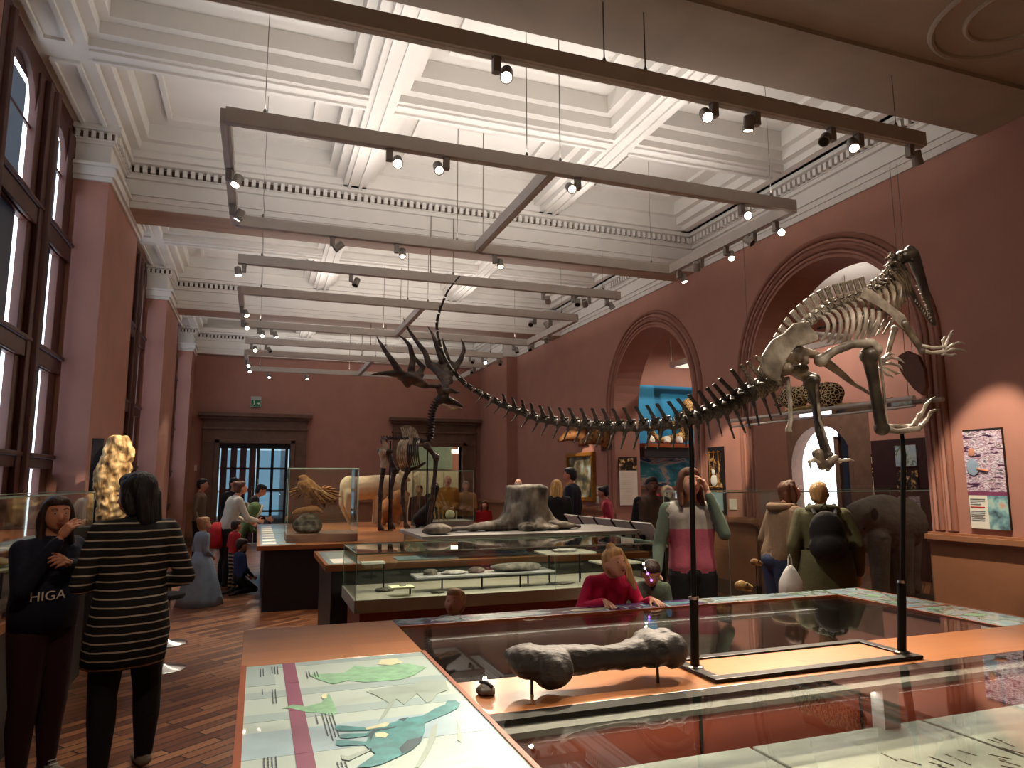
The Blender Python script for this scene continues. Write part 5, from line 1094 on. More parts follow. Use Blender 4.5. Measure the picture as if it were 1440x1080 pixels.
antler(-1, ((845, 1180, 0), (820, 1100, -.1)), [((820, 1100, -.1), (700, 1095, -.35), .06, .08), ((700, 1095, -.35), (600, 1040, -.6), .09, .15), ((600, 1040, -.6), (500, 990, -.7), .15, .10), ((640, 1010, -.55), (540, 1020, -.65), .12, .14)],
    [((500, 990, -.7), (440, 900, -.75), (370, 800, -.8), (320, 720, -.8), (297, 676, -.8)), ((590, 960, -.62), (605, 880, -.65), (580, 760, -.7), (530, 700, -.7), (480, 665, -.7)), ((500, 1000, -.7), (400, 990, -.75), (320, 990, -.78), (250, 1003, -.8)), ((650, 1000, -.5), (690, 940, -.5), (620, 860, -.5), (600, 800, -.5)), ((560, 1080, -.6), (520, 1040, -.65), (515, 1000, -.65))])
antler(1, ((860, 1180, 0), (880, 1100, .1)), [((880, 1100, .1), (880, 1030, .3), .06, .12), ((880, 1030, .3), (800, 940, .5), .16, .15), ((880, 1000, .4), (900, 930, .5), .16, .14), ((800, 960, .5), (740, 920, .5), .13, .08), ((920, 960, .45), (960, 940, .5), .12, .08)],
    [((740, 920, .5), (710, 820, .5), (620, 700, .5), (560, 610, .5), (523, 520, .5)), ((960, 940, .5), (1010, 870, .5), (1035, 800, .5), (1030, 740, .5), (1005, 695, .5)), ((850, 880, .5), (800, 740, .5), (770, 660, .5), (728, 595, .5)), ((900, 900, .5), (880, 800, .5), (850, 690, .5)), ((880, 1150, 0), (920, 1130, -.1), (960, 1150, -.1), (1000, 1150, -.12))])
# ================================================================ WALL PICTURES, FRAMED THINGS
def wall_panel(name, label, cat, y0, y1, z0, z1, x=XR, parts=(), depth=.03, frame=None, fw=.06):
    """flat thing on the right wall facing -X; parts: (v0, v1, z0, z1, mat) as fractions"""
    t = thing(name, label, cat, (x, (y0 + y1) / 2, z0)); h = z1 - z0; w = y1 - y0
    MB().box((-depth, -w / 2, 0), (-.001, w / 2, h)).build('backing' if not frame else 'backing', 'black_body', t)
    for nm, a, b, c, d, mt in parts: MB().box((-depth - .004, w / 2 - w * a, h * c), (-depth, w / 2 - w * b, h * d)).build(nm, mt, t)
    if frame:
        m = MB()
        for lo, hi in (((-w / 2 - fw, -fw), (w / 2 + fw, 0)), ((-w / 2 - fw, h), (w / 2 + fw, h + fw)), ((-w / 2 - fw, 0), (-w / 2, h)), ((w / 2, 0), (w / 2 + fw, h))): m.box((-depth - .05, lo[0], lo[1]), (-.002, hi[0], hi[1])); m.box((-depth - .065, lo[0] + .015, lo[1] + .015), (-depth - .05, hi[0] - .015, hi[1] - .015))
        m.build('frame', frame, t, bevel=.006)
    return t
wall_panel('painting', 'gold framed harbour painting hanging on the terracotta wall left of the far arch', 'painting', 13.05, 14.2, 1.28, 2.12, parts=(('canvas', 0, 1, 0, 1, 'harbour'),), frame='gold_frame', fw=.09)
t = wall_panel('information_poster', 'tall poster with a photo of a person at crowded shelves, right edge of the picture', 'poster', 4.57, 4.95, 1.16, 2.1, parts=(('photograph', 0, 1, .37, .98, 'photo_shelves'), ('band', 0, 1, .33, .37, 'plum'), ('text_sheet', .02, .5, .0, .33, 'label_white'), ('photograph', .5, 1, .0, .33, 'photo_person')))
m = MB(); rnd = random.Random(2)
for a, n in ((.29, 4), (.17, 6)):
    for i in range(n): m.box((-.037, .17 - 0, .94 * a - i * .017), (-.0345, .17 - rnd.uniform(.1, .15), .94 * a - i * .017 + .005))
m.build('text_lines', 'ink', t); MB().box((-.037, .03, .195), (-.0345, .17, .205)).build('heading', 'red_cloth', t)
me = blob([('e', (-.04, .11, .72), (.006, .035, .045), 's'), ('c', (-.04, .12, .62), (-.04, .10, .50), .006, .006, 'c'), ('e', (-.04, .11, .58), (.006, .07, .09), 'c'), ('c', (-.04, .06, .56), (-.04, -.03, .54), .012, .012, 's')], .006, 1, {'s': 'skin', 'c': 'ice_blue'}); meshobj('pictured_person', me, t)
t = wall_panel('rod_picture', 'narrow dark panel with upright rods and a pale figure, on the wall between the arches', 'display panel', 8.74, 9.12, 1.12, 2.12, parts=(('photograph', .08, .9, .38, .93, 'photo_dark'), ('text_sheet', .1, .9, .06, .33, 'panel_stripe')))
m = MB()
for y in (.13, .02, -.09): m.tube([(-.045, y, .40), (-.045, y, .94)], .007, 6)
m.tube([(-.045, .15, .92), (-.045, -.13, .92)], .007, 6); m.tube([(-.045, .15, .40), (-.045, -.13, .40)], .007, 6); m.build('rods', 'gold_frame', t)
m = MB(); m.ell((-.045, .03, .50), (.012, .08, .09), n=10); m.ell((-.045, .04, .62), (.012, .04, .05), n=10); m.build('pale_figure', 'label_white', t, smooth=True)
for lb, y, z in (('small square wall label right of the narrow rod panel', 8.5, 1.2), ('upper of two small wall labels right of the painting', 12.85, 1.36), ('lower of two small wall labels right of the painting', 12.85, 1.16)):
    tag(MB().box((XR - .012, y, z), (XR - .001, y + .16, z + .15)).build('wall_label', 'moss_label', origin=(XR, y, z)), lb, 'wall label', 'small wall labels')
# text banner on the jamb of the far arch
t = thing('text_banner', 'bright white text banner with a dark photo on top, on the far arch jamb', 'banner', (6.76, 12.13, 1.15))
MB().box((-.2, -.02, 0), (.2, -.001, .92)).build('backing', 'black_body', t); MB().box((-.195, -.024, 0), (.195, -.02, .66)).build('text_sheet', 'paper', t); MB().box((-.195, -.024, .66), (.195, -.02, .9)).build('photograph', 'photo_dark', t)
m = MB()
for i in range(16): m.box((-.15, -.026, .6 - i * .035), (-.15 + .28 * (1 - .3 * ((i * 7) % 5) / 5), -.024, .607 - i * .035))
m.build('text_lines', 'moss_label', t)
# mounted heads on the wall
for i, (y, z, mt, lb) in enumerate(((13.5, 2.58, 'fur_tan', 'tawny mounted animal head on the wall above the painting'), (12.45, 2.45, 'eagle', 'dim brown mounted animal head on the wall beside the far arch'))):
    me = blob([('e', (-.06, 0, 0), (.08, .2, .2), 'b'), ('c', (-.1, 0, .02), (-.38, .05, -.02), .16, .11, 'b'), ('c', (-.38, .05, -.02), (-.52, .08, -.1), .1, .07, 'b')], .02, 3, {'b': mt}); t = thing('mounted_head', lb, 'mounted head', (XR, y, z)); meshobj('head', me, t)
    for s in (-1, 1):
        m = MB(); m.tube([(-.22, .12 * s, .12), (-.2, .2 * s, .22), (-.18, .24 * s, .3)], [.05, .04, .01], 8); m.build('ear', mt, t, smooth=True)
        m = MB(); m.ell((-.36, .04 + .1 * s, .04), .018, n=8); m.build('eye', 'iris', t)
    MB().box((-.03, -.24, -.24), (-.001, .24, .24)).build('backboard', 'oak_dark', t, bevel=.01)
# exit sign over the far left doorway
p = at(360, 565, Y=YF - .02); t = thing('exit_sign', 'green and white emergency exit sign on the far wall above the left doorway', 'exit sign', p)
MB().box((-.13, -.05, -.14), (.13, .018, .14)).build('housing', 'exit_white', t); MB().box((-.12, -.055, -.13), (.12, -.05, .04)).build('green_panel', 'exit_green', t)
m = MB(); m.ell((-.05, -.057, .015), (.015, .003, .015), n=8); m.obox((-.05, -.057, .0), (-.04, -.057, -.06), .022, .003, up=V((0, 1, 0))); m.obox((-.04, -.057, -.06), (-.075, -.057, -.11), .014, .003, up=V((0, 1, 0))); m.obox((-.04, -.057, -.06), (-.005, -.057, -.105), .014, .003, up=V((0, 1, 0))); m.obox((.02, -.057, -.05), (.1, -.057, -.05), .02, .003, up=V((0, 1, 0)))
m.add([(.06, -.058, -.02), (.11, -.058, -.05), (.06, -.058, -.08)], [(0, 1, 2)]); m.build('pictogram', 'label_white', t)
tag(MB().box((-1.55, YF - .04, 1.9), (-1.49, YF, 2.05)).build('wall_switch', 'label_white', origin=(-1.52, YF, 1.9)), 'small white box on the far wall left of the left doorway', 'switch')
# ---- things in the side gallery seen through the far arch
t = thing('diorama_case', 'tall display in the side gallery with a bright blue background and a seascape picture below', 'diorama', (8.4, 13.1, 0))
MB().box((-.95, 0, 2.38), (.95, .04, 3.66)).build('blue_backdrop', 'case_blue', t); MB().box((-.95, -.5, 2.30), (.95, .04, 2.38)).build('shelf', 'edge_wood', t)
MB().box((-.95, -.45, 2.1), (.95, 0, 2.30)).build('dark_band', 'black_body', t); MB().box((-.93, -.03, 1.50), (.95, .0, 2.12)).build('seascape_picture', 'seascape', t); MB().box((-.95, -.02, 1.44), (.95, .02, 1.5)).build('rail', 'dado', t)
MB().box((-.95, -.55, 0), (.95, .04, 1.15)).build('cabinet', 'oak_dark', t); MB().box((-.97, -.6, 1.15), (.97, .04, 1.2)).build('shelf', 'deck_white', t); MB().box((-.95, .0, 1.2), (.95, .04, 1.44)).build('back_panel', 'sandstone', t)
s = lambda x, y, dy=0.: at(820 + x / 3.6, 420 + y / 3.6, Y=12.8 + dy)
b = [('c', s(530, 440), s(530, 520), .14, .15, 'b'), ('c', s(530, 520), s(510, 600), .15, .12, 'b'), ('c', s(400, 525), s(470, 535), .035, .05, 'b'), ('c', s(470, 535), s(530, 560), .05, .08, 'b'), ('c', s(350, 580), s(330, 560), .05, .07, 'b'), ('c', s(350, 580), s(380, 620), .05, .06, 'b'), ('c', s(380, 620), s(500, 600), .06, .1, 'b')]
me = blob(b, .02, 2, {'b': 'spotted'}); c0 = s(480, 640); lo = min(v.co.z for v in me.vertices); c0.z = 2.38; me.transform(Matrix.Translation(V((0, 0, 2.385 - lo)) - c0)); t = thing('spotted_animal', 'black and yellow spotted stuffed animal against the blue backdrop through the far arch', 'stuffed animal', c0); meshobj('body', me, t)
for i, q in enumerate(((330, 680), (410, 685), (470, 680))):
    p = s(*q); p.z = 2.43 
    lump('white_coral', (p.x, p.y - .1, 2.38 + .07), (.09, .06, .09), 'label_white', ['left white specimen on the shelf under the blue backdrop', 'middle white specimen on the shelf under the blue backdrop', 'right white specimen on the shelf under the blue backdrop'][i], 'specimen', 60 + i, 'white specimens under the blue backdrop', .3)
m = MB(); m.tube([V((0, 0, .16)) + V((.13 * math.cos(a), 0, .13 * math.sin(a))) * (1 - i / 34) for i, a in enumerate([i * .5 for i in range(30)])], [.055 - i * .0014 for i in range(30)], 10)
p = at(938, 706, Y=12.75); t = thing('ammonite', 'cream coiled ammonite fossil on the side gallery shelf under the seascape', 'fossil', (p.x, 12.75, 1.2)); m.build('coil', 'elk_pale', t, smooth=True)
p = at(921, 700, Y=12.8); m = MB()
for i in range(5): m.tube([(i * .06 - .12, 0, .0), (i * .06 - .12, 0, .1), (i * .06 - .1, 0, .14)], [.03, .03, .02], 8)
m.box((-.17, -.04, 0), (.17, .04, .03)); o = m.build('red_specimen', 'rose', None); o.location = (p.x, 12.8, 1.2); tag(o, 'reddish ribbed specimen on the side gallery shelf left of the ammonite', 'specimen')
t = thing('text_banner', 'bright white text banner in the side gallery right of the bright window', 'banner', (10.96, 10.08, 1.1))
MB().box((0, -.2, 0), (.02, .2, 1.0)).build('backing', 'black_body', t); MB().box((-.004, -.19, 0), (0, .19, .58)).build('text_sheet', 'paper', t); MB().box((-.004, -.19, .6), (0, .19, .98)).build('photograph', 'photo_dark', t)
t = thing('display_cabinet', 'dark red display cabinet with photographs in the side gallery behind the right arch pier', 'cabinet', (10.4, 8.9, 0))
MB().box((-.25, -1.3, 0), (.4, .6, 2.3)).build('body', 'maroon', t); 
for i in range(3): MB().box((-.262, -.3 + i * .0, 1.0 + i * .42), (-.25, .1, 1.35 + i * .42)).build('photograph', ('photo_shelves', 'photo_dark', 'strip_pale')[i], t)
# ---- high shelf in front of the right arch with timber and brown specimens
t = thing('suspended_shelf', 'long grey suspended shelf carrying brown specimens across the right arch', 'shelf', (6.15, 6.45, 2.36))
m = MB(); m.box((-.16, -1.42, .03), (.2, 1.42, .05)); m.build('glass_plate', 'glass', t)
for dx, z in ((-.18, .05), (.2, .05), (-.18, -.03)): m = MB(); m.tube([(dx, -1.42, z), (dx, 1.42, z)], .024 if z > 0 else .014, 8); m.build('rail', 'track_grey', t, smooth=True)
for y in (-1.3, 1.3): m = MB(); m.tube([(.2, y, .05), (.36, y, .05)], .02, 8); m.build('bracket', 'track_grey', t)
for y in (-1.2, 1.2): m = MB(); m.tube([(.0, y, .05), (.0, y, 2.54)], .003, 6); m.build('suspension_cable', 'cable', t)
A2 = lambda x, y, X=6.1: at(x, y, X=X)
m = MB(); m.tube(resample([A2(1092, 588), A2(1120, 578), A2(1170, 574), A2(1230, 570), A2(1255, 562)], 10), [.01, .03, .045, .05, .05, .045, .04, .03, .03, .01], 10, flat=.6); o = m.build('timber_piece', 'pale_bone', smooth='all', origin=(6.1, 6.6, 2.42)); o.location.z = 2.445; tag(o, 'long weathered tan spar lying along the suspended shelf', 'timber')
b = [('e', A2(1118, 566), (.12, .22, .14), 'b'), ('e', A2(1160, 562), (.12, .28, .15), 'b'), ('c', A2(1140, 556), A2(1172, 570), .12, .1, 'b'), ('c', A2(1095, 575), A2(1110, 560), .05, .1, 'b')]
me = blob(b, .02, 2, {'b': 'spotted_inv'}); c0 = V((6.1, 6.7, 2.42)); lo = min(v.co.z for v in me.vertices); me.transform(Matrix.Translation(V((0, 0, 2.42 - lo)) - c0)); t = thing('dark_hide_specimen', 'dark patterned rounded specimen sitting on the suspended shelf behind the dinosaur legs', 'specimen', c0); meshobj('body', me, t)
pts = [(1262, 500), (1275, 493), (1290, 500), (1300, 520), (1302, 545), (1297, 557), (1285, 548), (1270, 530), (1262, 515)]
m = MB(); m.prism([A2(x, y, 6.15) for x, y in pts], (.05, 0, 0)); o = m.build('brown_shield', 'brown_leather', origin=A2(1285, 555, 6.15), bevel=.012); tag(o, 'drop shaped brown leathery specimen hanging behind the dinosaur hands', 'specimen')
m = MB(); q = A2(1283, 500, 6.17) ; m.tube([q, V((q.x, q.y, 4.9))], .003, 6); o2 = m.build('hanging_wire', 'cable', o); o2.location = -o.location
# ---- glass case with the grey calf inside the right arch
k = thing('glass_display_case', 'big glass case in the right arch holding a grey thick skinned calf', 'display case', (6.0, 6.75, 0))
MB().box((-1.35, -.5, 0), (2.3, .75, .14)).build('base', 'black_body', k, bevel=.004); glass_box(k, (-1.34, -.49, .14), (2.29, .74, 1.49))
E_ = lambda x, y, dy=0.: at(1080 + x / 3.6, 560 + y / 3.6, Y=6.9 + dy)
calf = [('e', E_(590, 650), (.42, .27, .36), 'b'), ('c', E_(560, 640), (E_(680, 650)), .30, .30, 'b'), ('e', E_(690, 650), (.25, .26, .33), 'b'), ('c', E_(470, 620), E_(560, 610), .20, .26, 'b'), ('c', E_(450, 640), E_(440, 720), .15, .10, 'b'), ('c', E_(440, 700), E_(455, 770), .1, .09, 'b'), ('e', E_(530, 575), (.2, .2, .12), 'b')]
for x, dy in ((560, -.14), (600, .14), (680, -.14), (720, .14)): calf += [('c', E_(x, 740, dy), V((E_(x, 800, dy).x, 6.9 + dy, .30)), .14, .10, 'b'), ('c', V((E_(x, 800, dy).x, 6.9 + dy, .32)), V((E_(x, 800, dy).x, 6.9 + dy, .2)), .10, .11, 'b')]
me = blob(calf, .025, 3, {'b': 'hide_grey'}); lo = min(v.co.z for v in me.vertices); c0 = V((7.3, 6.9, .145)); me.transform(Matrix.Translation(V((0, 0, .145 - lo)) - c0)); t = thing('stuffed_calf', 'grey wrinkled thick skinned stuffed calf standing inside the big glass case', 'stuffed animal', c0); meshobj('body', me, t)
m = MB(); m.ell(E_(540, 585, -.25) - c0, (.09, .03, .11), n=12); m.build('ear', 'hide_grey', t, smooth=True); m = MB(); m.ell(E_(540, 588, -.28) - c0, (.055, .02, .075), n=12); m.build('inner_ear', 'fur_black', t, smooth=True)
m = MB(); m.ell(E_(485, 660, -.15) - c0, (.02, .02, .02), n=8); m.build('eye', 'iris', t)
# ---- big cat skulls beyond the far edge of the foreground table
pl = thing('low_plinth', 'low dark plinth with small skulls just beyond the foreground table', 'plinth', (3.35, 4.62, 0)); MB().box((-.08, -.2, 0), (.5, .25, .66)).build('body', 'oak_dark', pl, bevel=.005)
for i, (px_, py_, Y, sc, mt, lb) in enumerate(((1045, 823, 4.6, 1., 'pale_bone', 'pale yellow animal skull on a thin rod beyond the table edge'), (1063, 790, 4.75, .7, 'eagle', 'brown mounted head on a rod behind the pale skull'))):
    p = at(px_, py_, Y=Y); b = [('e', (-.03, 0, .0), (.045, .035, .035), 'b'), ('c', (-.02, 0, .01), (.05, 0, -.01), .03, .022, 'b'), ('c', (.05, 0, -.01), (.075, 0, -.02), .022, .016, 'b'), ('c', (-.03, -.02, -.03), (.06, -.012, -.045), .009, .008, 'b'), ('c', (-.03, .02, -.03), (.06, .012, -.045), .009, .008, 'b'), ('c', (-.04, -.02, -.0), (-.03, -.02, -.03), .01, .009, 'b'), ('c', (-.04, .02, 0), (-.03, .02, -.03), .01, .009, 'b')]
    me = blob([tuple((V(e) * sc if (isinstance(e, tuple) and len(e) == 3) else e * sc if isinstance(e, float) else e) for e in pr) for pr in b], .005, 2, {'b': mt}); t = thing('animal_skull', lb, 'skull', p); meshobj('skull', me, t)
    m = MB(); m.tube([(0, 0, -.02), (.0, 0, .66 - p.z)], .004, 6); m.build('rod', 'black_metal', t); m = MB(); m.ell((.02 * sc, -.026 * sc, .008), (.012 * sc, .004, .011 * sc), n=8); m.build('eye_socket', 'black_body', t)
# ---- left side : wall case, pale fossil slab, bar stools
k = thing('glass_display_case', 'dark based glass case against the left wall behind the two standing visitors', 'display case', (-1.50, 5.0, 0))
MB().box((-.165, -1.6, 0), (.15, 2.1, .76)).build('plinth', 'black_body', k); MB().box((-.175, -1.62, .76), (.17, 2.12, .82)).build('wooden_top', 'table_wood', k, bevel=.003)
glass_box(k, (-.165, -1.6, .82), (.16, 2.1, 1.53))
m = MB(); m.prism([(-.15, -1.4, .95), (.13, -1.4, .86), (.13, 1.9, .86), (-.15, 1.9, .95)], (0, 0, .02)); m.build('sloping_board', 'sandstone', k)
lump('pale_specimen', (-1.5, 4.2, .94), (.11, .12, .04), 'pale_bone', 'cream flat specimen lying in the left wall case', 'specimen', 71)
t = riser('display_riser', -1.49, 5.3, .92, 1.1, .2, .5, 'label_yellow', 'cream topped riser inside the left wall case by the girl', None, ((.06, -.15), (.06, .15)))
lump('pale_specimen', (-1.49, 5.25, 1.1 + .03), (.08, .12, .03), 'pale_bone', 'cream rounded specimen on the riser in the left wall case', 'specimen', 72)
# fossil slab on a dark stand
t = thing('fossil_slab', 'tall rough golden brown fossil slab upright on a dark stand by the first pilaster', 'fossil', (-1.32, 7.85, 1.22)); m = MB(); rings = []; rnd = random.Random(8)
for j in range(17):
    u = j / 16; w_ = .155 * (.82 + .25 * math.sin(u * 3.0 + .4)) * (1 if u < .92 else .75); off = .02 * math.sin(u * 9)
    rings.append([V((off + w_ * math.cos(a) * (1 + rnd.uniform(-.07, .07)), .09 * math.sin(a) * (1 + rnd.uniform(-.12, .12)), .86 * u)) for a in [2 * PI * i / 22 for i in range(22)]])
m.loft(rings); o = m.build('slab', 'fossil_slab', t, smooth='all'); sb = o.modifiers.new('s', 'SUBSURF'); sb.render_levels = sb.levels = 2; ds = bpy.data.textures.new('slab', 'CLOUDS'); ds.noise_scale = .06; d_ = o.modifiers.new('d', 'DISPLACE'); d_.texture = ds; d_.strength = .05
st2 = thing('slab_stand', 'dark plinth and back plate carrying the tall fossil slab', 'stand', (-1.32, 7.85, 0)); MB().box((-.26, -.2, 0), (.22, .2, 1.2)).build('plinth', 'black_body', st2); MB().box((-.24, .12, 1.2), (-.14, .16, 2.05)).build('back_plate', 'black_body', st2)
SPOTS.append((V((-.2, 6.4, 3.5)), V((-1.35, 7.85, 1.75)), 260, 18))
for i, (x, y, lb) in enumerate(((-.80, 8.1, 'farther chrome bar stool on the parquet behind the striped visitor'), (-.72, 7.05, 'nearer chrome bar stool on the parquet behind the striped visitor'))):
    t = thing('bar_stool', lb, 'stool', (x, y, 0), 0, 'chrome stools on the left')
    m = MB(); m.lathe((0, 0, 0), [(.2, 0), (.205, .006), (.19, .014), (.06, .03), (.03, .05)], 28); m.build('base', 'chrome', t, smooth=True)
    m = MB(); m.tube([(0, 0, .03), (0, 0, .58)], .028, 14); m.build('column', 'chrome', t, smooth=True)
    m = MB(); m.lathe((0, 0, .58), [(.04, 0), (.15, .02), (.165, .04), (.16, .06), (.1, .07)], 24); m.build('seat', 'black_cloth', t, smooth=True)
# cabinets in the gallery beyond the far right doorway
t = thing('storage_cabinet', 'cream cabinets with a teal board above, seen through the far right doorway', 'cabinet', (5.4, 22.4, 0))
MB().box((-1.2, 0, 0), (.9, .5, 1.95)).build('body', 'cream_cloth', t); MB().box((-1.2, .4, 2.0), (.7, .45, 2.75)).build('board', 'grey_green', t)
for x in (-.7, -.2, .3): MB().box((x, -.006, .05), (x + .012, 0, 1.9)).build('door_gap', 'sandstone', t)
MB().box((.93, .1, 1.6), (1.0, .2, 2.8)).build('lit_post', 'lamp_dim', t)
p = at(644, 632, Y=22.0); t = thing('lit_sign', 'white glowing corner shaped sign high beyond the far right doorway', 'sign', p); m = MB(); m.box((-.2, 0, -.12), (.14, .05, .0)); m.box((.02, 0, 0), (.14, .05, .2)); m.build('panel', 'lamp_dim', t); MB().tube([(.08, .02, .2), (.08, .02, 3.4 - p.z)], .01, 6).build('hanger', 'cable', t)
# ================================================================ PEOPLE
def hand_prims(s, curl=.5, spread=.1):
    """hand hanging along -z from the wrist at the origin, palm facing -x*s ; s=+1 right hand"""
    pr = [('c', (0, 0, .012), (0, 0, -.03), .021, .024, 'h', .62), ('c', (0, .016, -.03), (0, .022, -.085), .018, .016, 'h', .7), ('c', (0, -.014, -.03), (0, -.02, -.08), .018, .015, 'h', .7), ('c', (0, 0, -.03), (0, .002, -.085), .02, .018, 'h', .7)]
    for i, (y, L, r) in enumerate(((.030, .070, .0088), (.010, .078, .0092), (-.010, .073, .0088), (-.029, .056, .0078))):
        p = V((0, y, -.085)); a = .15; dz = 0
        for k, f in enumerate((.45, .32, .25)):
            a += curl * (.55 + .12 * i) ; q = p + V((-s * math.sin(a), spread * (y / .03) * .4, -math.cos(a))) * (L * f); pr.append(('c', p, q, r * (1 - .08 * k), r * (1 - .08 * (k + 1)), 'h')); p = q
    p = V((0, .02, -.02)); q = p + V((-s * .014, .028, -.022)); pr.append(('c', p, q, .014, .011, 'h')); u = q + V((-s * .012, .014, -.026)); pr.append(('c', q, u, .0105, .009, 'h')); pr.append(('c', u, u + V((-s * .010, .002, -.022)), .009, .0075, 'h'))
    return pr
HAND = {}
def hand_mesh(s, kind, skin):
    k = (s, kind, skin)
    if k not in HAND: HAND[k] = blob(hand_prims(s, {'relax': .42, 'flat': .03, 'grip': .85}[kind], .25 if kind == 'flat' else .08), .0042, 2, {'h': skin})
    return HAND[k]
BASE = dict(hl=(-.052, 0, .515), hr=(.052, 0, .515), kl=(-.056, .012, .275), kr=(.056, .012, .275), al=(-.058, -.012, .045), ar=(.058, -.012, .045),
            sl=(-.104, 0, .805), sr=(.104, 0, .805), el=(-.135, -.02, .635), er=(.135, -.02, .635), wl=(-.135, .04, .495), wr=(.135, .04, .495))
def person(label, loc, face, H=1.7, pose=None, cols=None, hair='hair_brown', style='short', lean=0., twist=0., head=(0., 0.), voxel=.016, skin='skin', hands=('relax', 'relax'), bulk=1., hdir=(None, None), extra=None, z0=0., legs=True, eyes=True, headscale=1., group=None, name='person', feet=True, neckfwd=0.):
    """cols: top, bottom, shoes ; face: compass angle of the facing direction measured from +Y clockwise ; head: (turn, nod) in degrees"""
    J = {k: V(v) for k, v in BASE.items()}
    for k, v in (pose or {}).items(): J[k] = V(v)
    c = dict(top='navy', bottom='black_cloth', shoes='shoe_dark', sleeve=None); c.update(cols or {}); c['sleeve'] = c['sleeve'] or c['top']
    piv = V((0, 0, .53)); Rl = Matrix.Rotation(-math.radians(lean), 3, 'X'); Rt = Matrix.Rotation(math.radians(twist), 3, 'Z')
    up = lambda p: piv + Rt @ (Rl @ (V(p) - piv))
    for k in ('sl', 'sr', 'el', 'er', 'wl', 'wr'): J[k] = up(J[k])
    hoff = V(pose['root']) if pose and 'root' in pose else V((0, 0, 0))
    neck, ntop = up((0, .0, .83)), up((0, .012 + neckfwd, .872)); hc = up((0, .022 + neckfwd, .925))
    Rh = Rt @ Rl @ Matrix.Rotation(-math.radians(head[0]), 3, 'Z') @ Matrix.Rotation(-math.radians(head[1]), 3, 'X')
    hs = headscale; B = bulk; P = []
    T = lambda p, q, a, b, r, fl=1.: P.append(('c', p, q, a, b, r, fl))
    # torso
    for s in (-1, 1):
        T(up((s * .055, 0, .775)), up((s * .045, 0, .64)), .058 * B, .052 * B, 'top'); T(up((s * .045, 0, .64)), V((s * .045, 0, .55)), .052 * B, .060 * B, 'top')
        T(up((s * .04, .0, .815)), up((s * .10, 0, .80)), .034, .036 * B, 'top')
    T(up((0, 0, .79)), V((0, 0, .56)), .060 * B, .058 * B, 'top')
    P.append(('e', V((0, -.008, .525)), (.092 * B, .066 * B, .06), 'bottom' if legs else 'top'))
    T(neck, ntop, .031, .029, 'skin'); T(up((0, -.004, .80)), neck, .045, .034, 'top')
    # head: skull, face, jaw, nose, ears
    hp = lambda x, y, z: hc + Rh @ V((x * hs, y * hs, z * hs))
    P.append(('e', hp(0, -.004, .012), (.044 * hs, .054 * hs, .056 * hs), 'skin', Rh)); P.append(('e', hp(0, .014, -.012), (.038 * hs, .040 * hs, .048 * hs), 'skin', Rh)); P.append(('e', hp(0, .026, -.040), (.022 * hs, .020 * hs, .018 * hs), 'skin', Rh))
    P.append(('c', hp(0, .050, .004), hp(0, .060, -.014), .0055 * hs, .0085 * hs, 'skin'))
    for s in (-1, 1): P.append(('e', hp(s * .045, -.002, -.004), (.007 * hs, .012 * hs, .018 * hs), 'skin', Rh))
    # limbs
    for s, k in ((-1, 'l'), (1, 'r')):
        S, E, W = J['s' + k], J['e' + k], J['w' + k]
        T(S, E, .034 * B, .028 * B, 'sleeve'); T(E, S.lerp(W, 1) * .12 + E.lerp(W, .86) * .88 if False else E.lerp(W, .90), .028 * B, .020 * B, 'sleeve'); T(E.lerp(W, .88), W, .0155, .0145, 'skin')
        if legs:
            Hh, K, A_ = J['h' + k], J['k' + k], J['a' + k]
            lb = 1 + max(0, B - 1) * .9; T(Hh, K, .058 * lb, .040 * lb, 'bottom'); T(K, K.lerp(A_, .35) + V((0, -.008, 0)), .040 * lb, .038 * lb, 'bottom'); T(K.lerp(A_, .35) + V((0, -.008, 0)), A_, .038 * lb, .025 * lb, 'bottom')
            if feet: fd = V(pose.get('f' + k, (0, 1, 0))) if pose else V((0, 1, 0)); T(A_ + V((0, 0, -.012)) - fd * .012, A_ + fd * .082 + V((0, 0, -.024)), .027, .020, 'shoes', .8)
    P2 = []
    for pr in P:
        if pr[0] == 'c': P2.append(('c', (V(pr[1]) + hoff) * H, (V(pr[2]) + hoff) * H, pr[3] * H, pr[4] * H, pr[5], pr[6] if len(pr) > 6 else 1.))
        else: P2.append(('e', (V(pr[1]) + hoff) * H, tuple(r * H for r in pr[2]), pr[3]) + ((pr[4],) if len(pr) > 4 else ()))
    me = blob(P2, voxel, 3, {'top': c['top'], 'bottom': c['bottom'], 'skin': skin, 'shoes': c['shoes'], 'sleeve': c['sleeve']})
    lo = min(v.co.z for v in me.vertices); dz = -lo if z0 is not None and legs else 0.
    t = thing(name, label, 'person', (loc[0], loc[1], (z0 or 0) + dz), -math.radians(face), group)
    meshobj('body', me, t)
    W = lambda p: (V(p) + hoff) * H
    # face details
    if eyes:
        for s in (-1, 1):
            m = MB(); e = W(hp(s * .0175, .0475, .006)); m.ell(e, (.0056 * H * hs, .0040 * H * hs, .0028 * H * hs), 'eye_white', 10, Rh); m.ell(e + Rh @ V((0, .0030 * H, 0)), (.0029 * H * hs, .0022 * H * hs, .0027 * H * hs), 'iris', 8, Rh)
            o = m.build('eye', None, t, smooth=True)
            m = MB(); m.tube([W(hp(s * .009, .053, .0195)), W(hp(s * .019, .0525, .022)), W(hp(s * .029, .045, .0185))], .0014 * H * hs, 6); m.build('eyebrow', hair, t, smooth=True)
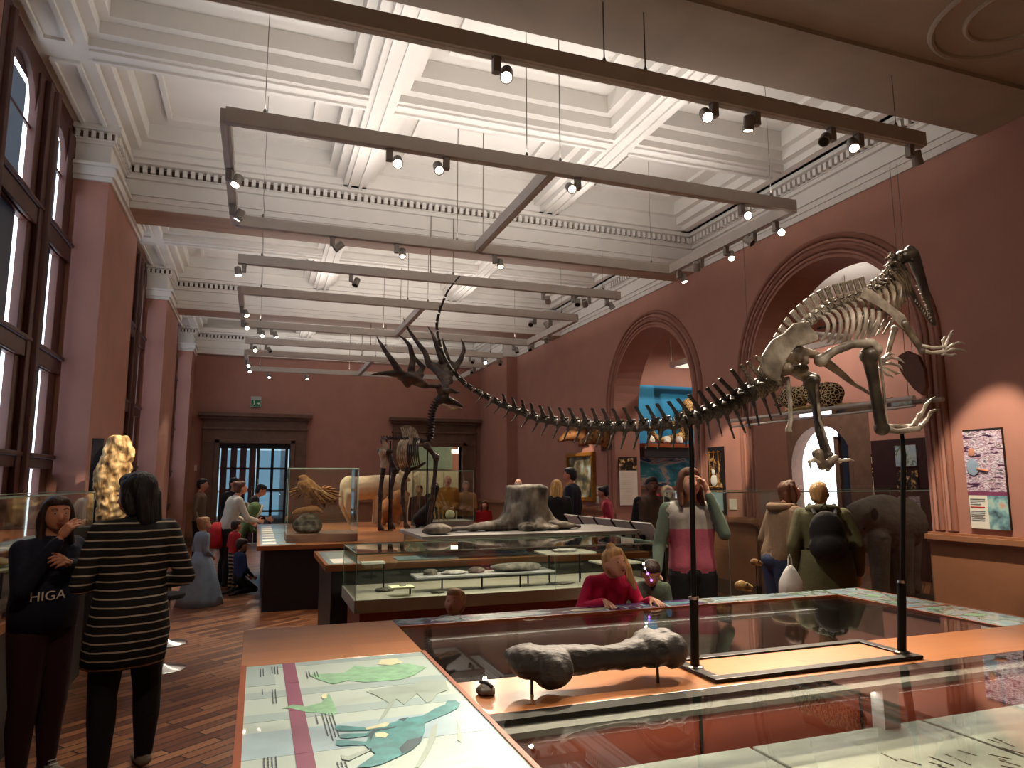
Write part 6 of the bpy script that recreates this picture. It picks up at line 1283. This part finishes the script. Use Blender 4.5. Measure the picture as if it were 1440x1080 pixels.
        m = MB(); m.tube([W(hp(-.012, .0525, -.0305)), W(hp(-.005, .0555, -.029)), W(hp(.005, .0555, -.029)), W(hp(.012, .0525, -.0305))], [.0012 * H, .0028 * H, .0028 * H, .0012 * H], 8, flat=.7); m.tube([W(hp(-.010, .0525, -.0335)), W(hp(0, .0555, -.035)), W(hp(.010, .0525, -.0335))], [.001 * H, .003 * H, .001 * H], 8); m.build('mouth', 'lips', t, smooth=True)
    # hair
    hr = [('e', hp(0, -.014, .022), (.050, .055, .052), 'h', Rh), ('e', hp(0, .012, .045), (.040, .036, .026), 'h', Rh), ('e', hp(0, -.03, -.0), (.046, .038, .05), 'h', Rh)]
    if style in ('bob', 'long', 'longside'):
        L = {'bob': .055, 'long': .14, 'longside': .16}[style]
        for s in (-1, 1): hr += [('c', hp(s * .036, .006, .03), hp(s * .046, -.004, -.02), .016, .018, 'h'), ('c', hp(s * .046, -.004, -.02), hp(s * .042, -.012, -.02 - L * .6), .018, .014, 'h')]
        if style != 'bob':
            for s in (-1, 1): hr += [('c', hp(s * .044, -.01, -.02), hp(s * .05, .012, -.10), .017, .012, 'h')]
        for x in (-.03, -.01, .01, .03): hr += [('c', hp(x, -.04, .0), hp(x, -.045, -.03 - L), .022, .015, 'h')]
    if style == 'bun': hr += [('e', hp(0, -.05, .05), (.026, .026, .026), 'h')]
    if style == 'ponytail': hr += [('e', hp(0, -.035, .068), (.02, .02, .018), 'h'), ('c', hp(0, -.03, .07), hp(.02, -.055, .03), .014, .018, 'h'), ('c', hp(.02, -.055, .03), hp(.03, -.05, -.05), .018, .010, 'h')]
    if style == 'sidepony': hr += [('e', hp(0, -.01, .078), (.022, .02, .018), 'h'), ('c', hp(-.03, .0, .05), hp(-.052, .01, -.03), .02, .022, 'h'), ('c', hp(-.052, .01, -.03), hp(-.06, .03, -.12), .022, .010, 'h'), ('c', hp(-.045, .005, .0), hp(-.045, .02, -.08), .016, .01, 'h')]
    if style == 'bald': hr = [('e', hp(0, -.028, -.002), (.0475, .034, .036), 'h', Rh)]
    if style != 'none':
        h2 = [('c', W(p[1]), W(p[2]), p[3] * H * hs, p[4] * H * hs, 'h') if p[0] == 'c' else ('e', W(p[1]), tuple(r * H * hs for r in p[2]), 'h') + ((p[4],) if len(p) > 4 else ()) for p in hr]
        meshobj('hair', blob(h2, max(.009, voxel * .8), 2, {'h': hair}), t)
    # hands
    for i, (s, k) in enumerate(((-1, 'l'), (1, 'r'))):
        if hands[i] is None: continue
        E, Wr = W(J['e' + k]), W(J['w' + k]); d = (Wr - E).normalized() if hdir[i] is None else V(hdir[i]).normalized()
        side = V((-s, 0, 0)); z = -d; x = (side - z * side.dot(z)); x = x.normalized() if x.length > 1e-3 else V((0, 1, 0)); x = x * (-s); y = z.cross(x)
        if y.y < 0 and abs(d.z) > .5: pass
        if hands[i] == 'flat': x = V((0, 0, s)); x = (x - z * x.dot(z)).normalized(); y = z.cross(x)
        M = Matrix(((x.x, y.x, z.x), (x.y, y.y, z.y), (x.z, y.z, z.z))); sc = H / 1.72
        o = bpy.data.objects.new('hand', hand_mesh(s, hands[i], skin)); COL.objects.link(o); o.parent = t
        o.matrix_local = Matrix.Translation(Wr) @ (M * sc).to_4x4()
    t['_H'] = H
    return t, W, hp, up, J
def skirt(t, rings, mat, name='skirt', n=28, folds=.06, nf=9):
    """rings: (z, rx, ry, cx, cy)"""
    R = []
    for z, rx, ry, cx, cy in rings:
        f = folds * (1 if z < rings[0][0] - .1 else .2); R.append([V((cx + rx * (1 + f * math.sin(nf * a)) * math.cos(a), cy + ry * (1 + f * math.sin(nf * a)) * math.sin(a), z)) for a in [2 * PI * i / n for i in range(n)]])
    return MB().loft(R).build(name, mat, t, smooth='all')
def arm(**k): return k
# --- front left pair
lp = at(168, 1070, Z=0)
t, W, hp, up, J = person('woman with black bob hair in a striped tunic and black leggings seen from behind', (-.65, 4.62), -22, 1.68,
    dict(al=(-.07, -.03, .045), ar=(.085, .05, .045), kl=(-.06, .02, .275), kr=(.08, .04, .275), el=(-.16, -.03, .64), wl=(-.08, .11, .62), er=(.165, -.03, .64), wr=(.06, .12, .60)),
    dict(top='stripe_top', bottom='black_cloth', shoes='shoe_grey'), 'hair_black', 'bob', head=(-38, 8), voxel=.011, bulk=1.15, hands=('grip', 'grip'), headscale=1.12)
skirt(t, [(1.02, .185, .135, 0, 0), (.92, .20, .155, 0, -.005), (.80, .215, .17, .0, -.01), (.70, .215, .175, -.01, -.005), (.62, .21, .172, -.015, 0)], 'stripe_top', 'tunic_hem', folds=.025)
t, W, hp, up, J = person('girl with long brown hair in a navy sweatshirt holding her hand to her mouth', (-1.10, 4.74), 128, 1.56,
    dict(er=(.14, .06, .68), wr=(.055, .115, .845), el=(-.135, .03, .70), wl=(.03, .13, .76), al=(-.06, 0, .045), ar=(.06, .01, .045)),
    dict(top='navy', bottom='maroon', shoes='shoe_grey'), 'hair_brown', 'long', head=(25, -2), voxel=.011, hands=('grip', 'relax'), bulk=1.18, skin='skin')
skirt(t, [(1.14, .165, .11, 0, 0), (1.06, .18, .135, 0, 0), (.94, .188, .148, 0, 0), (.82, .18, .14, 0, 0)], 'navy', 'sweatshirt_hem', folds=.02)
tc = bpy.data.curves.new('lettering', 'FONT'); tc.body = 'HIGA'; tc.size = .07; tc.extrude = .001; tc.align_x = 'CENTER'; to = bpy.data.objects.new('lettering', tc); COL.objects.link(to); bpy.context.view_layer.update()
me = bpy.data.meshes.new_from_object(to.evaluated_get(bpy.context.evaluated_depsgraph_get())); bpy.data.objects.remove(to)
for v in me.vertices:       # wrap round the front of the hem
    a = v.co.x / .175 - .5; v.co = V((-.197 * math.sin(a), .157 * math.cos(a) + v.co.z, .99 + v.co.y))
meshobj('lettering', me, t, 'paper')
for s in (-1, 1):
    m = MB()
    for i in range(4): z = .035 + i * .02; m.tube([(s * .09 - .025, .06 - i * .014, z + .035), (s * .09 + .025, .06 - i * .014, z + .04)], .004, 6)
    m.box((s * .09 - .04, -.05, .0), (s * .09 + .04, .135, .018)); m.build('shoe_laces', 'white_cloth', t)
# --- children and grown ups near the big platform, left
t, W, hp, up, J = person('small child with fair hair in a long pale blue princess dress', (-.66, 10.45), 55, 1.14, dict(wl=(-.1, .08, .56), wr=(.1, .08, .56)), dict(top='ice_blue', bottom='ice_blue', shoes='white_cloth', sleeve='ice_blue'), 'hair_sandy', 'bun', head=(5, -5), headscale=1.3, voxel=.014)
skirt(t, [(.70, .10, .085, 0, 0), (.55, .16, .14, 0, 0), (.35, .22, .20, 0, 0), (.12, .28, .26, 0, 0), (.01, .30, .28, 0, 0)], 'ice_blue', 'dress_skirt', folds=.07)
person('child behind the princess dress wearing black and cream striped leggings', (-.28, 11.5), 60, 1.05, dict(wl=(-.1, .1, .6), wr=(.1, .1, .6)), dict(top='red_cloth', bottom='stripe_leg', shoes='shoe_dark'), 'hair_brown', 'short', headscale=1.25, voxel=.016)
t, W, hp, up, J = person('small child in a dark blue jumper kneeling on the floor beside the platform', (-.19, 11.25), 62, 1.12, dict(root=(0, 0, -.30), hl=(-.05, 0, .5), hr=(.05, 0, .5), kl=(-.10, .16, .36), kr=(.10, .18, .36), al=(-.09, -.08, .345), ar=(.09, -.08, .345), fl=(0, -1, 0), fr=(0, -1, 0), wl=(-.06, .15, .52), wr=(.08, .16, .52), el=(-.12, .03, .62), er=(.12, .03, .62)),
    dict(top='blue_cloth', bottom='black_cloth'), 'hair_brown', 'short', head=(0, 12), headscale=1.3, voxel=.014)
t, W, hp, up, J = person('woman in a pale high necked blouse bending towards the platform with dark hair tied up', (-.42, 12.1), 68, 1.68, dict(wr=(.12, .22, .66), er=(.15, .10, .66), wl=(-.1, .22, .64), el=(-.14, .08, .66)), dict(top='shirt_white', bottom='black_cloth'), 'hair_chestnut', 'bun', lean=14, head=(0, -22), voxel=.016, bulk=1.05)
m = MB(); m.loft([[V((cx + rx * math.cos(a), cy + ry * math.sin(a), z)) for a in [2 * PI * i / 18 for i in range(18)]] for z, rx, ry, cx, cy in ((1.0, .06, .05, -.05, -.13), (.9, .15, .10, -.05, -.15), (.72, .18, .11, -.05, -.15), (.6, .13, .08, -.05, -.13))]); o = m.build('shoulder_bag', 'red_cloth', None, smooth='all'); o.location = t.location; o.rotation_euler = t.rotation_euler; tag(o, 'bright red bag hanging behind the woman in the pale blouse', 'bag')
person('person in a taupe coat standing in the dark corner by the far left pilaster', (-1.0, 14.6), 100, 1.7, None, dict(top='taupe', bottom='black_cloth'), 'hair_black', 'short', voxel=.02, skin='skin')
person('adult in black with a red scarf behind the woman in the pale blouse', (-.42, 14.3), 140, 1.72, None, dict(top='black_cloth', bottom='black_cloth'), 'hair_black', 'short', voxel=.02)
def hooded(label, loc, face, H, col, lean, z, ears='cream_cloth', Y=0):
    t, W, hp, up, J = person(label, loc, face, H, dict(wl=(-.09, .2, .70), wr=(.09, .2, .70), el=(-.13, .08, .68), er=(.13, .08, .68)), dict(top=col, bottom='black_cloth'), 'hair_brown', 'short', lean=lean, headscale=1.25, voxel=.016)
    pr = [('e', W(hp(0, -.018, .015)), (.085 * H, .085 * H, .09 * H), 'h'), ('c', W(hp(0, -.03, -.02)), W(up((0, -.02, .80))), .07 * H, .06 * H, 'h')]
    meshobj('hood', blob(pr, .016, 2, {'h': col}), t); m = MB(); m.tube([W(hp(math.sin(a) * .06, .035, .01 + .062 * math.cos(a))) for a in [2 * PI * i / 16 for i in range(17)]], .016 * H, 8); m.build('hood_trim', ears, t, smooth=True); return t
hooded('child in a green hooded costume with a cream rim leaning on the platform', (-.24, 12.75), 80, 1.3, 'green_hood', 25, 0)
hooded('child in a dark green hood behind the leaning green costume', (-.32, 13.6), 60, 1.25, 'grey_green', 10, 0)
person('adult in dark clothes stooping over the far left corner of the platform', (-.2, 14.0), 90, 1.65, dict(wl=(-.1, .2, .66), wr=(.1, .2, .66)), dict(top='black_cloth', bottom='black_cloth'), 'hair_black', 'short', lean=22, voxel=.02)
# --- behind the platform
person('man in an open mustard yellow coat looking down behind the platform', (at(628, 700, Y=15.0).x, 15.0), 185, 1.78, dict(wl=(-.06, .14, .62), wr=(.06, .14, .62)), dict(top='mustard', bottom='grey_cloth'), 'hair_grey', 'bald', lean=8, head=(0, -20), voxel=.02, bulk=1.15, skin='skin_pale')
person('elderly woman with white hair in a tan coat behind the platform', (at(655, 700, Y=15.1).x, 15.1), 195, 1.64, dict(wl=(.02, .12, .64), wr=(-.02, .12, .62)), dict(top='tan_coat', bottom='black_cloth'), 'hair_grey', 'short', voxel=.02, bulk=1.15, skin='skin_pale')
person('small girl in red with her face just above the platform edge', (at(682, 710, Y=14.7).x, 14.75), 190, 1.2, None, dict(top='red_cloth', bottom='black_cloth'), 'hair_chestnut', 'long', headscale=1.2, voxel=.018, skin='skin_pale')
person('person in a wine coloured top seen through the elk legs', (at(590, 700, Y=15.3).x, 15.3), 200, 1.55, None, dict(top='wine', bottom='black_cloth'), 'hair_chestnut', 'short', voxel=.02)
person('person in a black coat standing behind the elk front leg', (at(611, 700, Y=15.6).x, 15.6), 180, 1.62, None, dict(top='black_cloth', bottom='black_cloth'), 'hair_brown', 'long', voxel=.02)
# --- right of the stump
person('balding man in a pale collared jacket seen from behind the fossil stump', (at(729, 700, Y=12.9).x, 12.9), 20, 1.68, None, dict(top='olive', bottom='black_cloth', sleeve='olive'), 'hair_grey', 'bald', voxel=.02, bulk=1.2, skin='skin_pale')
person('short dark haired person mostly hidden behind the fossil stump', (at(752, 700, Y=12.2).x, 12.2), 20, 1.52, None, dict(top='black_cloth'), 'hair_brown', 'short', voxel=.02)
person('woman with long blonde hair and black top, back to the viewer', (at(783, 700, Y=10.2).x, 10.2), 12, 1.66, None, dict(top='black_cloth'), 'hair_blonde', 'long', voxel=.016, bulk=1.05)
person('tall bearded man with short dark hair in a navy jacket beside the painting', (at(805, 700, Y=10.7).x, 10.7), -48, 1.86, None, dict(top='navy'), 'hair_black', 'short', voxel=.016, bulk=1.15)
person('dark haired person in a pink top before the white text banner', (at(858, 700, Y=10.6).x, 10.6), -60, 1.56, dict(wl=(-.1, .18, .66), wr=(.1, .18, .66)), dict(top='rose', bottom='black_cloth'), 'hair_black', 'bun', lean=8, voxel=.018)
person('man in a brown padded vest with dark sleeves walking between the boards and wall', (4.86, 8.1), 195, 1.69, None, dict(top='brown_vest', bottom='black_cloth', sleeve='black_cloth'), 'hair_black', 'short', voxel=.014, bulk=1.2, skin='skin_deep')
# --- just beyond the foreground table
px_ = at(970, 700, Y=4.85)
t, W, hp, up, J = person('woman in a grey, green and pink jumper raising one hand to her ear', (px_.x, 4.85), 205, 1.74, dict(el=(-.135, .07, .70), wl=(-.07, .06, .885), er=(.15, .02, .64), wr=(.17, .12, .53)), dict(top='jumper_pink', bottom='black_cloth', sleeve='mint'), 'hair_chestnut', 'long', voxel=.012, bulk=1.04, head=(-14, -4), hands=('relax', 'relax'), skin='skin_pale')
me = t.children[0].data; me.materials.append(MATS['jumper_grey']); k = len(me.materials) - 1; top = [i for i, mm in enumerate(me.materials) if mm.name == 'jumper_pink'][0]
for p in me.polygons:
    if p.material_index == top and p.center.z > 1.74 * .72: p.material_index = k
person_child, W, hp, up, J = person('blurry child in a grey green hoodie bending beside the woman in the pink jumper', (at(912, 800, Y=4.7).x, 4.75), 200, 1.12, dict(wl=(-.08, .18, .66), wr=(.10, .2, .72), el=(-.13, .08, .68), er=(.15, .08, .70)), dict(top='grey_green', bottom='black_cloth'), 'hair_brown', 'short', lean=30, headscale=1.2, voxel=.012, skin='skin')
t = thing('light_up_toy', 'glowing string of white and violet lights held by the bending child', 'toy', at(911, 806, Y=4.3)); o0 = t.location.copy(); m = MB(); L4 = [at(*q, Y=4.3) - o0 for q in ((905, 793), (907, 799), (911, 807), (916, 816))]
m.tube(L4, .003, 6); m.build('cord', 'white_cloth', t)
for p, mt in zip(L4, ('led_white', 'led_white', 'led_violet', 'led_violet')): m = MB(); m.ell(p, .008, n=8); m.build('bulb', mt, t)
o = MB(); p = at(913, 849, Z=ZTAB); o.ell((0, 0, .006), .007, n=8); o = o.build('small_light', 'led_violet'); o.location = (p.x, p.y, ZTAB + .001); tag(o, 'tiny violet light lying on the printed strip right of the girl in pink', 'light')
gx = at(850, 800, Y=4.3)
t, W, hp, up, J = person('blonde girl in a bright pink sweatshirt leaning on the table strip', (gx.x, 4.36), 183, 1.25, dict(el=(-.165, .07, .69), wl=(-.15, .19, .815), er=(.165, .06, .69), wr=(.10, .175, .81)), dict(top='pink', bottom='denim'), 'hair_fair', 'sidepony', lean=25, head=(-12, -34), headscale=1.15, voxel=.010, bulk=1.15, hands=('flat', 'flat'), skin='skin_pale', hdir=((-.15, 1, -.12), (.15, 1, -.12)))
person('crouching toddler with thin fair hair, only the head above the table strip', (at(641, 840, Y=4.5).x, 4.5), 215, .92, None, dict(top='black_cloth', bottom='black_cloth'), 'hair_sandy', 'short', headscale=1.45, head=(0, -15), voxel=.011, skin='skin')
t, W, hp, up, J = person('woman with clipped brown hair in a taupe fleece with a thick collar, head bowed', (at(1093, 760, Y=5.6).x, 5.6), 95, 1.66, dict(wl=(-.09, .14, .58), wr=(.09, .14, .56)), dict(top='taupe', bottom='denim'), 'hair_chestnut', 'bob', lean=12, head=(10, -30), voxel=.013, bulk=1.2)
m = MB(); m.tube([W(up((.075 * math.cos(a), -.02 + .06 * math.sin(a), .83 + .012 * math.sin(a)))) for a in [2 * PI * i / 18 for i in range(19)]], .04, 10); m.build('hood_collar', 'taupe', t, smooth=True)
t, W, hp, up, J = person('person in a long olive coat with a black backpack, seen from behind', (at(1160, 760, Y=5.0).x, 5.0), 36, 1.64, dict(wl=(-.165, .03, .50), wr=(.165, .05, .50), el=(-.16, -.03, .64), er=(.16, -.03, .64)), dict(top='olive', bottom='olive'), 'hair_fair', 'short', lean=10, head=(20, -20), voxel=.013, bulk=1.35, hands=('grip', 'relax'))
skirt(t, [(1.02, .21, .15, 0, -.01), (.85, .235, .175, 0, -.01), (.6, .255, .195, 0, -.01), (.38, .26, .20, 0, -.01)], 'olive', 'coat_skirt', folds=.03)
m = MB(); m.tube([W(up((.07 * math.cos(a), -.02 + .055 * math.sin(a), .835))) for a in [2 * PI * i / 18 for i in range(19)]], .036, 10); m.build('hood_collar', 'olive', t, smooth=True)
bp_ = [('e', W(up((.0, -.125, .70))), (.15, .085, .19), 'b'), ('e', W(up((0, -.13, .625))), (.16, .09, .13), 'b'), ('e', W(up((0, -.17, .62))), (.11, .05, .09), 'b')]
bpk = thing('backpack', 'black backpack worn over the long olive coat', 'backpack', t.location, t.rotation_euler.z); meshobj('bag', blob(bp_, .012, 3, {'b': 'black_cloth'}), bpk)
for s in (-1, 1): m = MB(); m.tube(resample([W(up((s * .05, -.11, .80))), W(up((s * .062, -.02, .865))), W(up((s * .07, .075, .80))), W(up((s * .085, .06, .68))), W(up((s * .09, -.06, .62)))], 14), .016, 8, flat=.4); m.build('strap', 'black_cloth', bpk, smooth=True)
m = MB(); m.tube([W(up((-.02, -.1, .83))), W(up((0, -.12, .85))), W(up((.02, -.1, .83)))], .008, 6); m.build('handle', 'black_cloth', bpk, smooth=True)
q = at(1112, 812, Y=4.95); t = thing('plastic_bag', 'white plastic carrier bag held between the fleece woman and the olive coat', 'bag', (q.x, 4.95, .72)); m = MB()
m.loft([[V((rx * math.cos(a) * (1 + .08 * math.sin(5 * a)), ry * math.sin(a), z)) for a in [2 * PI * i / 20 for i in range(20)]] for z, rx, ry in ((-.10, .09, .05), (-.08, .12, .06), (.05, .11, .06), (.14, .06, .03), (.18, .02, .02))]); m.build('sack', 'white_cloth', t, smooth='all')
m = MB(); m.tube([(-.02, 0, .17), (-.015, 0, .24), (.0, 0, .27), (.015, 0, .24), (.02, 0, .17)], .006, 6); m.build('handle', 'white_cloth', t, smooth=True)
for o in bpy.data.objects:
    if '_H' in o: del o['_H']
# ================================================================ LIGHT
w = bpy.data.worlds.new('world'); SC.world = w; w.use_nodes = True
w.node_tree.nodes['Background'].inputs[0].default_value = (.75, .85, 1, 1); w.node_tree.nodes['Background'].inputs[1].default_value = .05
def area(name, loc, size, power, color, rot=(0, 0, 0)):
    l = bpy.data.lights.new(name, 'AREA'); l.shape = 'RECTANGLE'; l.size, l.size_y = size; l.energy = power; l.color = color
    o = bpy.data.objects.new(name, l); COL.objects.link(o); o.location = loc; o.rotation_euler = rot; return o
def spot(name, a, b, power, ang, color=(1, .82, .62), blend=.5, r=.03):
    l = bpy.data.lights.new(name, 'SPOT'); l.energy = power; l.spot_size = math.radians(ang); l.spot_blend = blend; l.color = color; l.shadow_soft_size = r
    o = bpy.data.objects.new(name, l); COL.objects.link(o); o.location = a
    o.rotation_euler = (V(b) - V(a)).to_track_quat('-Z', 'Y').to_euler(); return o
WARM = (1, .83, .66)
# uplights riding on the track frames
for y, p in ((5.5, 36), (6.7, 24), (7.85, 42), (10.8, 52), (13.1, 52), (16.1, 50), (18.4, 40)):
    area('uplight', (2.36, y, 4.52), (5.2, .06), p, (1, .95, .9), (PI, 0, 0))
area('lobby_light', (0, 21.6, 3.3), (2, 1), 30, (.75, .9, 1)); area('gallery_light', (5.3, 21.6, 3.3), (3, 1), 45, (1, .85, .65))
spot('side_light', (8.9, 4, 5.0), (8.9, 4, 0), 190, 160, (1, .88, .76), .3, .08); spot('side_light', (9.1, 11, 5.0), (9.1, 11, 0), 230, 160, (1, .88, .76), .3, .08)
for y in (2.25, -.1): area('case_fill', (2.2, y, .79), (2.6, .03), 5, (1, .93, .82), (math.radians(25 if y > 1 else -25) * -1, 0, 0))  # added unseen fill strips that brighten the inside of the cases
area('case_fill', (2.2, 3.8, .8), (2.6, .03), 4, (1, .9, .78), (math.radians(-25), 0, 0))
area('case_fill', (2.2, 5.75, 1.03), (2.6, .03), 6, (1, .95, .82), (math.radians(20), 0, 0))
for k in range(3): area('window_light', (-1.98, PIL[k] + 3.64, 3.2), (3., 3.6), 16, (.6, .72, 1), (0, -PI / 2, 0))
spot('side_ceiling_fill', (8.9, 8.5, 3.9), (8.9, 8.5, 5.0), 55, 150, (1, .93, .85), .4, .08)  # added unseen lamp that brightens the side gallery ceiling
SPOTS += [(V((1.2, 7.8, 4.3)), V((.85, 10.15, 1.3)), 380, 22), (V((2.6, 5.3, 4.3)), V((4.2, 5.0, 1.2)), 220, 36), (V((1.9, .6, 4.3)), V((2.65, 2.6, 2.15)), 210, 24), (V((3.6, .9, 4.3)), V((2.9, 2.6, 2.1)), 90, 26), (V((7.9, 11.0, 4.8)), V((8.3, 13.1, 2.2)), 110, 60), (V((.2, .4, 3.5)), V((1.4, 2.5, .95)), 110, 40), (V((-.5, 1.8, 3.5)), V((-.9, 4.6, 1.2)), 60, 40)]  # added spots without fixtures, aimed to brighten single exhibits and visitors
SC.view_settings.exposure = .15
for a, b, p, an in SPOTS: spot('spot', a, b, p, an)
